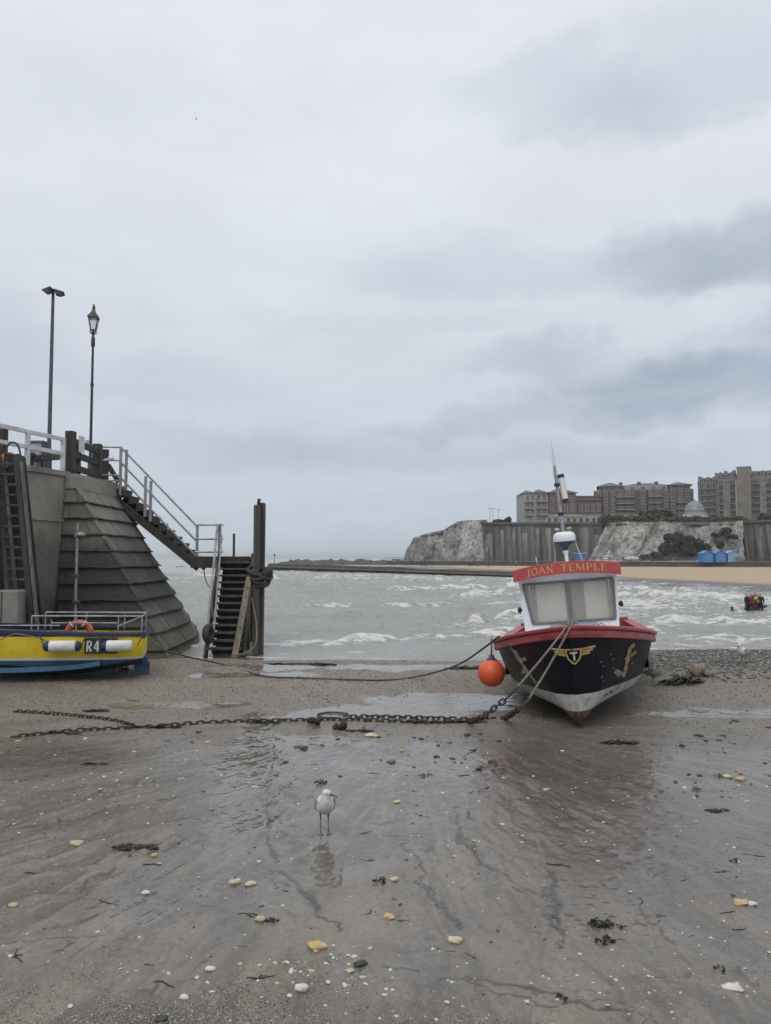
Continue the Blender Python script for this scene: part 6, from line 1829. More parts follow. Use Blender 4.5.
M['rail_grey'] = mat('rail_grey', (.28, .28, .27), (.22, .22, .21), 1, .7, bmp=0)
M['rail_dark'] = mat('rail_dark', (.05, .05, .05), (.08, .08, .075), 1, .7, bmp=0)
CT = zt_
class Bld:
    """building laid out on a facade line: u along the facade (m), d behind it, z up"""
    def __init__(self, name, label, p0, p1, Y0, Y1, base=CT):
        a, c = at(p0, 515, Y0), at(p1, 515, Y1)
        self.a = Vector((a.x, Y0, base)); e = Vector((c.x, Y1, base)) - self.a
        self.L = e.length; self.u = e.normalized(); self.n = Vector((self.u.y, -self.u.x, 0))   # towards the viewer
        if self.n.y > 0: self.n = -self.n
        self.t = thing(name, label, 'building', self.a)
        self.win = {}
    def P(self, u, d, z): return self.a + self.u * u - self.n * d + Vector((0, 0, z))
    def blk(self, b, u0, u1, d0, d1, z0, z1):
        return b.prism([self.P(u0, d0, z0), self.P(u1, d0, z0), self.P(u1, d1, z0), self.P(u0, d1, z0)], (0, 0, z1 - z0))
    def part(self, name, m, *blks, parent=None):
        b = MB()
        for k in blks: self.blk(b, *k)
        return b.build(name, M[m], parent or self.t)
    def hip(self, u0, u1, d0, d1, z0, h, m='slate', ov=.4):
        b = MB(); u0 -= ov; u1 += ov; d0 -= ov; d1 += ov
        w_ = min((d1 - d0) / 2, (u1 - u0) / 2 - .01)
        v = [self.P(u0, d0, z0), self.P(u1, d0, z0), self.P(u1, d1, z0), self.P(u0, d1, z0), self.P(u0 + w_, (d0 + d1) / 2, z0 + h), self.P(u1 - w_, (d0 + d1) / 2, z0 + h)]
        b.add(v, [(0, 1, 5, 4), (1, 2, 5), (2, 3, 4, 5), (3, 0, 4), (3, 2, 1, 0)])
        return b.build('roof', M[m], self.t)
    def window(self, u, z, w_, h_, d=0.0, frame='trim_white'):
        key = (w_, h_, frame, d)
        R3 = Matrix((self.u, -self.n, Vector((0, 0, 1)))).transposed()
        q = self.P(u, d - .05, z) - self.a
        if key not in self.win:
            b = MB()
            for x in (-w_ / 2 + .06, w_ / 2 - .06): b.box(R3 @ Vector((x, 0, 0)), (.13, .14, h_), R3)
            for zz_ in (-h_ / 2 + .05, h_ / 2 - .05): b.box(R3 @ Vector((0, .005, zz_)), (w_ - .02, .13, .12), R3)
            b.box(R3 @ Vector((0, .01, 0)), (.09, .12, h_ - .1), R3)
            fr = b.build('window', M[frame], self.t, local=True)
            b = MB(); b.box(R3 @ Vector((0, .05, 0)), (w_ - .1, .05, h_ - .1), R3); pn = b.build('pane', M['pane_dark'], fr, local=True)
            fr.location = q; self.win[key] = (fr, pn); return fr
        f0, p0 = self.win[key]
        fr = f0.copy(); COL.objects.link(fr); fr.parent = self.t; fr.location = q
        pn = p0.copy(); COL.objects.link(pn); pn.parent = fr
        return fr
    def balcony(self, u0, u1, z, dep=1.2, slab='trim_white', rl='rail_grey', d=0.0):
        b = MB(); self.blk(b, u0, u1, d - dep, d - .003, z, z + .2)
        s = b.build('balcony', M[slab], self.t)
        b = MB()
        self.blk(b, u0 + .03, u1 - .03, d - dep + .02, d - dep + .08, z + 1.05, z + 1.15)
        k = int((u1 - u0) / .45)
        for i in range(k + 1):
            uu = u0 + .06 + (u1 - u0 - .12) * i / max(k, 1); self.blk(b, uu - .03, uu + .03, d - dep + .02, d - dep + .07, z + .2, z + 1.06)
        for uu in (u0 + .05, u1 - .05): self.blk(b, uu - .04, uu + .04, d - dep + .09, d - .05, z + .98, z + 1.1)
        b.build('balcony_rail', M[rl], s)
# heights: one pixel is about Y/770 m
def zpx(py, Y): return at(0, py, Y).z - CT
# A  pale left wing and brick flats behind the mast
Ya = 246
A = Bld('apartment_building', 'pale balconied apartment block with brick wing at the left end of the row', 524, 597, Ya, Ya)
k_ = Ya / F
h1, h2 = zpx(493, Ya), zpx(500, Ya)
A.part('pale_wing', 'render_white', (0, 7.6, 0, 14, -1, h1))
A.part('brick_wing', 'brick', (7.6, 17.2, .4, 14, -1, zpx(495.5, Ya)), (17.2, 25.2, 1.6, 14, -1, zpx(500, Ya)))
A.part('ground_floor', 'render_white', (7.62, 25.3, -.8, .38, -1, zpx(514.5, Ya)))
A.hip(0, 3.6, 0, 12, h1, 1.4); A.hip(3.7, 7.6, -.4, 12, h1 + .1, 1.6); A.hip(8.0, 17.2, .6, 13, zpx(492.5, Ya), 2.0)
A.part('attic_storey', 'rail_grey', (8.3, 17.0, 1.2, 13, zpx(495.5, Ya) + .01, zpx(492.4, Ya)), (17.6, 25.0, 3.0, 13, zpx(500, Ya) + .01, zpx(496.2, Ya)))
A.part('flat_roof', 'slate', (17.3, 25.6, 2.4, 13.4, zpx(496.2, Ya) + .01, zpx(495.2, Ya)), (17.1, 25.4, 1.2, 3.1, zpx(500, Ya) + .01, zpx(499.3, Ya)))
for r_ in range(3):
    z = zpx(498, Ya) - r_ * (zpx(498, Ya) - zpx(515.5, Ya)) / 2.6
    for u in (1.2, 2.8): A.window(u, z + .1, 1.0, 1.6)
    for u in (4.7, 6.5): A.window(u, z + .1, 1.2, 1.8)
    A.balcony(3.8, 7.5, z - 1.2, 1.1); A.balcony(.1, 2.9, z - 1.35, .9)
for r_, py in enumerate((499.5, 505, 510)):
    for u in (9.2, 11.2, 13.6, 15.6): A.window(u, zpx(py, Ya), 1.1, 1.2, .4)
    if r_:
        for u in (18.6, 20.6, 22.6, 24.4): A.window(u, zpx(py, Ya), 1.0, 1.0, 1.6)
for u in (9, 10.4, 13, 15, 17.5, 19.5, 22, 24): A.window(u, zpx(518.3, Ya), .9, 1.5, -.8)
for u in (9.5, 11.5, 13.5, 15.5): A.window(u, zpx(494, Ya), 1.3, .9, 1.2)
# low white terrace between the blocks
Yt = 238
Tt = Bld('white_terrace', 'long low white terrace in front of the brick apartments', 546, 641, Yt, Yt - 6)
Tt.part('wall', 'render_white', (0, 10.8, 0, 6, -1, zpx(517.6, Yt)), (10.8, Tt.L, .3, 6, -1, zpx(515.4, Yt)))
Tt.part('coping', 'trim_white', (-.1, 10.7, -.12, 6.1, zpx(517.6, Yt) + .003, zpx(517.1, Yt)), (10.72, Tt.L + .1, .15, 6.1, zpx(515.4, Yt) + .003, zpx(514.9, Yt)))
for i in range(15): Tt.window(1 + i * 1.9, zpx(520.3, Yt), .8, 1.1, 0 if 1 + i * 1.9 < 10.8 else .3, 'rail_dark')
# B  central brick block
Yb = 250
B_ = Bld('apartment_building', 'wide brick apartment block with hipped grey roof and chimneys at centre', 594, 694, Yb, Yb - 8)
L = B_.L
hb_ = zpx(491, Yb)
B_.part('wall', 'brick', (0, L, 0, 16, -1, hb_))
for q0_, q1_ in ((3.2, 6.6), (13, 16.4), (21.5, 25)): B_.part('bay', 'brick_dark', (q0_, q1_, -.7, -.003, -1, zpx(492, Yb)))
B_.part('attic_storey', 'rail_grey', (1.8, 8.8, .9, 14, hb_ + .01, zpx(486.6, Yb)), (9.4, L - 7.5, .8, 14, hb_ + .01, zpx(487, Yb)), (L - 7, L - .8, .9, 14, hb_ + .01, zpx(486.8, Yb)))
B_.hip(1.4, 9.0, .3, 15, zpx(486.6, Yb) + .01, 1.9); B_.hip(7.5, L - 5.5, 1.6, 15, zpx(487, Yb) + .02, 1.55); B_.hip(L - 7.4, L - .4, .3, 15, zpx(486.8, Yb) + .01, 1.6)
for px in (619.5, 638.5, 656.5):
    u = (px - 590.5) / 101.5 * L
    ch = B_.part('chimney', 'brick_dark', (u - .55, u + .55, 5, 6.2, zpx(487, Yb), zpx(481.6, Yb)))
for r_ in range(4):
    z = zpx(494.3, Yb) - r_ * (zpx(494.3, Yb) - zpx(513.2, Yb)) / 3
    for i in range(13):
        u = 1.5 + i * (L - 3) / 12
        inb = any(a <= u <= c for a, c in ((3.2, 6.6), (13, 16.4), (21.5, 25)))
        B_.window(u, z, 1.15, 1.5, -.7 if inb else 0)
    for (a, c) in ((7.0, 12.6), (16.8, 21.2)): B_.balcony(a, c, z - 1.25, 1.3, 'trim_white', 'rail_grey')
    if r_ > 0: B_.balcony(25.2, 28.4, z - 1.25, 1.0)
for i in range(9): B_.window(2.6 + i * (L - 5) / 8, zpx(489, Yb), 1.3, 1.0, .8)
# C  Edwardian mansion block and its stone tower
Yc = 232
Cb = Bld('mansion_block', 'large buff stone mansion block with slate mansard at far right', 698, 815, Yc + 4, Yc - 10)
L = Cb.L
hc = zpx(479, Yc); 
uT0, uT1 = 11.2, 14.9
Cb.part('wall', 'stone_buff', (0, 5.6, 1.6, 16, -1, zpx(482.5, Yc)), (5.62, uT0, .4, 16, -1, zpx(479.5, Yc)), (uT1, L, .4, 16, -1, zpx(478.3, Yc)))
Cb.part('tower', 'stone_tower', (uT0, uT1, -1.2, 12, -1, zpx(468.5, Yc)))
Cb.part('tower_cap', 'stone_buff', (uT0 - .15, uT1 + .15, -1.35, 12.1, zpx(468.5, Yc) + .003, zpx(467.6, Yc)))
def mansard(u0, u1, d0, d1, z0, h):
    b = MB(); i_ = .9
    v = [Cb.P(u0, d0, z0), Cb.P(u1, d0, z0), Cb.P(u1, d1, z0), Cb.P(u0, d1, z0), Cb.P(u0 + .3, d0 + i_, z0 + h), Cb.P(u1 - .3, d0 + i_, z0 + h), Cb.P(u1 - .3, d1 - i_, z0 + h), Cb.P(u0 + .3, d1 - i_, z0 + h)]
    b.add(v, [(0, 1, 5, 4), (1, 2, 6, 5), (2, 3, 7, 6), (3, 0, 4, 7), (4, 5, 6, 7), (3, 2, 1, 0)]); return b.build('mansard_roof', M['slate_blue'], Cb.t)
mansard(-.1, 5.6, 1.4, 15, zpx(482.5, Yc) + .004, zpx(476.5, Yc) - zpx(482.5, Yc)); mansard(5.62, uT0 - .02, .2, 15, zpx(479.5, Yc) + .004, zpx(472.5, Yc) - zpx(479.5, Yc)); mansard(uT1 + .02, L, .2, 15, zpx(478.3, Yc) + .004, zpx(472, Yc) - zpx(478.3, Yc))
for u, d, za, zb2 in ((.6, 2, 482, 474.5), (2.9, 2, 482, 475.5), (5.4, 1.2, 480, 472), (8.0, 1.2, 479, 470.3), (10.4, 1.0, 479, 470), (uT1 + 6.4, 1.2, 478, 470.5), (uT1 + 12, 1.2, 478, 470.5)):
    Cb.part('chimney', 'stone_buff', (u - .45, u + .45, d, d + 1.6, zpx(za, Yc), zpx(zb2, Yc)))
cols_ = [(1.1, 1.6), (3.0, 1.6), (4.7, 1.6), (6.6, .4), (8.2, .4), (9.8, .4)] + [(uT1 + 1.3 + 1.9 * i, .4) for i in range(6)]
for (u, d) in cols_:
    top = 485 if d > 1 else 482
    for r_ in range(6):
        z = zpx(top + r_ * 6.4, Yc); Cb.window(u, z, 1.15, 1.5, d)
    zd = zpx(475.8 if d < 1 else 479.5, Yc)
    Cb.window(u, zd, 1.1, 1.2, d + .02)
    b = MB(); Cb.blk(b, u - .72, u + .72, d + .08, d + 1.6, zd - .8, zd + .72); dm = b.build('dormer', M['slate_blue'], Cb.t)
    b = MB(); b.prism([Cb.P(u - .85, d - .05, zd + .724), Cb.P(u + .85, d - .05, zd + .724), Cb.P(u, d - .05, zd + 1.35)], Cb.n * -1.7); b.build('gable', M['stone_buff'], dm)
for q0_, q1_ in ((7.2, 9.2), (uT1 + 2.3, uT1 + 4.1), (uT1 + 6.1, uT1 + 7.9)): Cb.part('bay', 'stone_buff', (q0_, q1_, -.45, .39, -1, zpx(480.5, Yc)))
for r_ in range(5):
    z = zpx((482 + 3.3) + r_ * 6.4, Yc)
    Cb.balcony(5.9, 10.9, z, .9, 'stone_buff', 'rail_dark', .4); Cb.balcony(.4, 4.9, z - .9, .8, 'stone_buff', 'rail_dark', 1.6)
    Cb.balcony(uT1 + .3, L - .5, z, .9, 'stone_buff', 'rail_dark', .4)
Cb.part('string_course', 'trim_white', (5.7, uT0 - .05, .22, .39, zpx(480.0, Yc), zpx(479.4, Yc)), (uT1 + .05, L, .22, .39, zpx(479, Yc), zpx(478.4, Yc)), (uT0 - .55, uT0 - .08, -.8, .38, -1, zpx(481, Yc)))
# D glazed pavilion with tiers
Yd = 222
pc = at(699, 520, Yd); pc.z = CT + .7
pv = thing('glazed_pavilion', 'round tiered pavilion with pale glazed roofs in front of the mansion block', 'pavilion', pc)
s_ = Yd / F
MTp = Matrix.Translation((pc.x, pc.y + 3, pc.z))
M['pav_glass'] = mat('pav_glass', (.25, .26, .265), (.18, .19, .195), .8, .35, bmp=.1, world=True)
PR = [(14.5, .2), (14.0, .8), (9.6, 2.0), (9.4, 2.8), (8.9, 3.4), (7.8, 4.2), (6.0, 4.9), (3.5, 5.4), (1.2, 5.65), (.8, 6.1), (0, 6.3)]
b = MB(); b.lathe([(r_ * s_, z) for r_, z in PR], 22, MTp); b.build('glass_roof', M['pav_glass'], pv)
b = MB()
for k in range(22):
    a = 2 * math.pi * k / 22
    b.tube([MTp @ Vector((r_ * s_ * 1.01 * math.cos(a), r_ * s_ * 1.01 * math.sin(a), z + .03)) for r_, z in PR[:9]], .06, 5)
for r_, z in ((14.6, .25), (9.8, 2.0), (9.5, 2.9), (7.9, 4.2)): b.torus(MTp @ Vector((0, 0, z)), r_ * s_, .12, (0, 0, 1), 30, 5)
b.build('glazing_bar', M['trim_white'], pv)
b = MB(); b.lathe([(13.9 * s_, -1.5), (13.9 * s_, .25)], 22, MTp); b.build('base_wall', M['prom_dark'], pv)
# lamp standards on the cliff edge at the left
for k, px in enumerate((493, 498.5, 490)):
    t = thing('cliff_lamp', 'thin lamp standard on the cliff top left of the apartments', 'lamp post', at(px, 520.5, 237), group='lamp standards on the cliff top')
    p = at(px, 521.5, 237); q = at(px, 508.5 + (k % 2) * 1.5, 237)
    b = MB(); b.tube([p, q], .07, 6); b.build('pole', M['rail_grey'], t)
    b = MB(); b.beam(q + Vector((-.8, 0, 0)), q + Vector((.8, 0, .05)), .1, .12); b.build('lamp_head', M['rail_grey'], t)

# ================================================================== GROYNE, REEF, FAR COAST
M['groyne'] = mat('groyne', (.048, .047, .038), (.085, .08, .065), .5, .9, bmp=.7, bscale=3, world=True, stain=(.035, .04, .018), stain_amt=.7, stain_scale=.6, bdist=.1)
gr = thing('groyne', 'long low weedy concrete groyne running out into the sea', 'groyne', (0, 130, -.3))
ga, gc = at(272, 570, 164), at(566, 581, 92)
b = MB(); n = 40; rg = random.Random(9)
rows = []
for i in range(n + 1):
    f = i / n; p = Vector((ga.x, ga.y, 0)).lerp(Vector((gc.x, gc.y, 0)), f)
    h = 1.25 - .60 * f + rg.uniform(-.05, .05)
    if f > .62: h -= .10
    d = Vector((gc.x - ga.x, gc.y - ga.y, 0)).normalized(); nn_ = Vector((-d.y, d.x, 0))
    if nn_.y > 0: nn_ = -nn_
    rows.append([p + nn_ * (1.3 + rg.uniform(-.1, .1)) + Vector((0, 0, -.6)), p + nn_ * (1.05 + rg.uniform(-.1, .1)) + Vector((0, 0, h * .55)), p + nn_ * .9 + Vector((0, 0, h)), p - nn_ * .9 + Vector((0, 0, h + .02)), p - nn_ * 1.2 + Vector((0, 0, -.6))])
b.sheet(rows); b.f.append(tuple(range(5))); b.f.append(tuple(n * 5 + j for j in reversed(range(5)))); b.build('wall', M['groyne'], gr)
b = MB()
rows = [[q[1] + (q[0] - q[1]).normalized() * .1 + (q[1] - q[3]).normalized() * (.5) + Vector((0, 0, .02)), q[1] + Vector((0, 0, .06))] for q in rows]
b.sheet(rows); b.build('apron_ledge', M['groyne'], gr)
for k, (x0, x1, py0, py1, Y, lab) in enumerate(((276, 405, 558.9, 562.0, 300, 'low weedy reef lying beyond the groyne towards the headland'), (165, 224, 566.5, 569.2, 210, 'low dark reef showing beneath the stair landing'))):
    t = thing('rock_reef', lab, 'reef', at((x0 + x1) / 2, py1, Y))
    a, c = at(x0, py1, Y), at(x1, py1, Y - 30 * (k == 0)); zt2 = at(0, py0, Y).z
    nx, ny = 90, 8
    f = np.linspace(0, 1, nx)[None]; g = np.linspace(0, 1, ny)[:, None]
    X = a.x + (c.x - a.x) * f + 0 * g; Yq = a.y + (c.y - a.y) * f + g * 14 - 5
    Zq = -.4 + (zt2 + .4) * np.sin(np.pi * g) ** .5 * np.clip(f * 8, 0, 1) ** .5 * np.clip((1 - f) * 5 + (k == 0), 0, 1) * (.8 + .35 * fbm(f * 14, g * 3, 4, 500 + k))
    np_mesh('rock', X, Yq, Zq, M['groyne'], None, t)
M['far_land'] = mat('far_land', (.13, .13, .115), (.09, .10, .075), .002, .95, bmp=0, world=True)
n = 60; xs = np.linspace(-620, 60, n)[None]; g = np.linspace(0, 1, 5)[:, None]
Zf = -2 + 26 * np.sin(np.pi * g) * np.clip(np.sin(np.pi * np.linspace(0, 1, n))[None], 0, 1) ** .5 * (.75 + .3 * fbm(xs * .006, 0 * xs, 3, 520))
np_mesh('far_headland', xs + 0 * g, 7600 + g * 600 + 0 * xs, Zf, M['far_land'])['kind'] = 'structure'
t = thing('sea_marker', 'thin marker post standing in the sea left of the groyne', 'marker post', at(275, 559, 320))
p = at(274.5, 561, 320); b = MB(); b.tube([Vector((p.x, 320, -.5)), Vector((p.x, 320, 3.6))], .14, 6); b.build('post', M['rail_dark'], t)
b = MB(); b.ball((p.x, 320, 3.6), (.4, .4, .5), 8, 6); b.build('topmark', M['rail_dark'], t)

# ================================================================== PEOPLE
def human_mesh(name, pose='stand', legs=True):
    V = {}; E = []
    P_ = {'pel': ((0, 0, .95), .14), 'ches': ((0, 0, 1.28), .165), 'nek': ((0, .0, 1.50), .065), 'hed': ((0, .01, 1.62), .10), 'crn': ((0, .0, 1.70), .085),
          'ls': ((-.19, 0, 1.42), .075), 'le': ((-.25, .02, 1.14), .055), 'lh': ((-.22, .12, .92), .04), 'rs': ((.19, 0, 1.42), .075), 're': ((.25, .02, 1.14), .055), 'rh': ((.22, .12, .92), .04),
          'lhp': ((-.10, 0, .88), .11), 'lk': ((-.11, .03, .50), .075), 'la': ((-.12, 0, .09), .05), 'lt': ((-.12, .13, .04), .045),
          'rhp': ((.10, 0, .88), .11), 'rk': ((.11, .03, .50), .075), 'ra': ((.12, 0, .09), .05), 'rt': ((.12, .13, .04), .045)}
    if pose == 'walk':
        for k, dv in (('lk', (0, .16, .02)), ('la', (0, .22, .02)), ('lt', (0, .24, .04)), ('rk', (0, -.05, 0)), ('ra', (0, -.30, .05)), ('rt', (0, -.24, -.02)), ('lh', (0, -.2, 0)), ('rh', (0, .12, .04))):
            p, r = P_[k]; P_[k] = (tuple(a + c for a, c in zip(p, dv)), r)
    if pose == 'lean':
        for k in ('ches', 'nek', 'hed', 'crn', 'ls', 'rs', 'le', 're', 'lh', 'rh'):
            p, r = P_[k]; f = (p[2] - .9); P_[k] = ((p[0], p[1] + max(f, 0) * .45, p[2] - max(f, 0) * .06), r * (1.15 if k in ('ches', 'ls', 'rs', 'le', 're') else 1))
        for k, dv in (('lh', (.05, .35, .12)), ('rh', (-.05, .35, .12)), ('le', (0, .12, 0)), ('re', (0, .12, 0))):
            p, r = P_[k]; P_[k] = (tuple(a + c for a, c in zip(p, dv)), r)
    names = list(P_)
    for a, c in (('pel', 'ches'), ('ches', 'nek'), ('nek', 'hed'), ('hed', 'crn'), ('ches', 'ls'), ('ls', 'le'), ('le', 'lh'), ('ches', 'rs'), ('rs', 're'), ('re', 'rh'),
                 ('pel', 'lhp'), ('lhp', 'lk'), ('lk', 'la'), ('la', 'lt'), ('pel', 'rhp'), ('rhp', 'rk'), ('rk', 'ra'), ('ra', 'rt')):
        E.append((names.index(a), names.index(c)))
    me = bpy.data.meshes.new(name); me.from_pydata([P_[k][0] for k in names], E, [])
    o = bpy.data.objects.new(name, me); COL.objects.link(o)
    s = o.modifiers.new('skin', 'SKIN'); s.use_smooth_shade = True
    for i, k in enumerate(names):
        me.skin_vertices[0].data[i].radius = (P_[k][1], P_[k][1])
        me.skin_vertices[0].data[i].use_root = (k == 'pel')
    su = o.modifiers.new('sub', 'SUBSURF'); su.levels = 1; su.render_levels = 1
    return o
def cloth_mat(top, leg, hair=(.03, .022, .015), skin=(.42, .26, .19)):
    m, t = new_mat('clothing')
    co = t.n('ShaderNodeTexCoord').outputs['Object']
    x, y, z = t.n('ShaderNodeSeparateXYZ', None, Vector=co).outputs
    c = t.mix(t.ss(z, .93, .96), leg, top)
    c = t.mix(t.m('MULTIPLY', t.ss(z, 1.005, .985), t.ss(t.m('ABSOLUTE', x), .175, .19)), c, skin)
    c = t.mix(t.ss(z, 1.49, 1.51), c, skin)
    c = t.mix(t.m('MAXIMUM', t.ss(z, 1.67, 1.69), t.m('MULTIPLY', t.ss(z, 1.54, 1.56), t.ss(y, .02, -.01))), c, hair)
    finish(t, c, .85)
    return m
cl = [cloth_mat((.03, .035, .05), (.02, .022, .03)), cloth_mat((.05, .045, .045), (.03, .03, .04)), cloth_mat((.30, .29, .27), (.03, .035, .05)), cloth_mat((.18, .05, .05), (.04, .04, .05)), cloth_mat((.07, .10, .16), (.10, .09, .07))]
protos = []
labs = ['tiny far person in black top on the beach below the cliffs', 'tiny far person in dark grey top on the beach below the cliffs', 'tiny far person in pale top on the beach below the cliffs', 'tiny far person in dark red top on the beach below the cliffs', 'tiny far person in blue top on the beach below the cliffs']
rg = random.Random(21)
def beach_z(px, py): return None
for k in range(5):
    o = human_mesh('person', 'walk' if k % 2 else 'stand'); o.data.materials.append(cl[k]); protos.append(o)
spots = [(391, 563.2), (394, 563.4)] + [(rg.uniform(408, 520), rg.uniform(563.6, 567.2)) for _ in range(34)] + [(452, 565), (455, 565.4), (470, 567), (478, 566.8), (488, 567)]
spots += [(651.5, 563.5), (729, 563.8), (734, 564), (757, 564), (762, 563.6), (766, 564)]
used = [0] * 5
for i, (px, py) in enumerate(spots):
    k = rg.choice((0, 0, 1, 1, 2, 3, 4)) if used[0] else 0
    onprom = py < 564.5 and px > 600
    if not onprom:
        z0 = .18 if py < 566 else .12
        p = G(px, py, z0)
        Y = min(max(p.y, 150), 232 - max(px - 420, 0) * .17); p = at(px, py, Y); p.z = .16 if Y > 190 else .10
    else:
        p = at(px, py, 186); p.z = PROM + .02
    o = protos[k] if not used[k] else protos[k].copy()
    if used[k]: COL.objects.link(o)
    used[k] += 1
    o.location = p; o.rotation_euler = (0, 0, rg.uniform(0, 6.28)); o.scale = (rg.uniform(.9, 1.02),) * 3
    tag(o, labs[k] if not onprom else labs[k].replace('on the beach below the cliffs', 'on the promenade by the huts'), 'person', ('people on the far beach in ' if not onprom else 'people on the promenade in ') + ['black', 'dark grey', 'pale', 'dark red', 'blue'][k])
for k in range(5):
    if not used[k]: bpy.data.objects.remove(protos[k])
# the group wading with a rubber boat at the right
M['boat_grey'] = mat('boat_grey', (.03, .032, .035), (.05, .05, .052), 5, .5)
gY = 36.0
def wader(px, label, top, leg, rot, dep, pose='lean', vest=None, sc_=1.0, dy=0.0):
    p = at(px, 608, gY + dy); p.z = SEA_Z - dep
    o = human_mesh('person', pose); o.data.materials.append(cloth_mat(top, leg)); o.location = p; o.rotation_euler = (0, 0, rot); o.scale = (sc_,) * 3
    tag(o, label, 'person'); _MW[o] = Matrix.LocRotScale(p, Euler((0, 0, rot)), Vector((sc_,) * 3))
    if vest:
        f = .42 if pose == 'lean' else 0.0
        b = MB(); b.ball((0, .02 + f * .33, 1.24), (.175, .165, .20), 14, 9); v_ = b.build('life_jacket', vest, o, smooth=True, local=True)
    return o
M['vest_yellow'] = mat('vest_yellow', (.55, .36, .05), (.46, .29, .04), 8, .6)
M['vest_orange'] = mat('vest_orange', (.45, .13, .07), (.36, .10, .06), 8, .6)
wader(746.9, 'person in black jacket at the left of the wading group', (.012, .014, .018), (.012, .014, .018), R(-150), .24, 'stand', sc_=.60)
wader(751.3, 'person in a red orange jacket second from left in wading group', (.26, .05, .045), (.05, .02, .03), R(170), .20, 'stand', None, .58, .25)
wader(755.6, 'person in a yellow life jacket in the middle of wading group', (.10, .03, .05), (.05, .02, .03), R(185), .20, 'stand', M['vest_yellow'], .63, -.1)
wader(760.6, 'person in dark jacket at the right of the wading group', (.014, .014, .022), (.014, .014, .022), R(150), .24, 'stand', sc_=.60)
c = at(753.3, 610, gY + .35)
t = thing('rubber_dinghy', 'small dark rubber dinghy held by the wading group', 'dinghy', (c.x, c.y, SEA_Z))
b = MB(); b.tube(catmull([(c.x + .17, c.y + .5, SEA_Z + .05), (c.x + .18, c.y - .1, SEA_Z + .05), (c.x + .1, c.y - .35, SEA_Z + .07), (c.x, c.y - .42, SEA_Z + .08), (c.x - .1, c.y - .35, SEA_Z + .07), (c.x - .18, c.y - .1, SEA_Z + .05), (c.x - .17, c.y + .5, SEA_Z + .05)], 5), .06, 10); b.build('tube', M['boat_grey'], t, smooth=True)
b = MB(); b.box((c.x, c.y + .1, SEA_Z + .03), (.32, .8, .04)); b.build('floor', M['boat_grey'], t)
for px, py, lab in ((732, 607, 'dark round head of a swimmer left of the wading group'), (738.2, 605.6, 'dark floating shape of a second swimmer beside wading group')):
    p = at(px, py, 36.5); p.z = SEA_Z + .08
    o = human_mesh('person', 'walk'); o.data.materials.append(cloth_mat((.02, .02, .025), (.02, .02, .025), (.015, .013, .012), (.10, .07, .06)))
    o.scale = (.7, .7, .7); o.location = (p.x, p.y, SEA_Z - (1.02 if px < 735 else .0)); o.rotation_euler = (0, 0, R(40))
    if px > 735: o.rotation_euler = (R(82), 0, R(100)); o.location = (p.x + .5, p.y + .4, SEA_Z + .0)
    tag(o, lab, 'person')
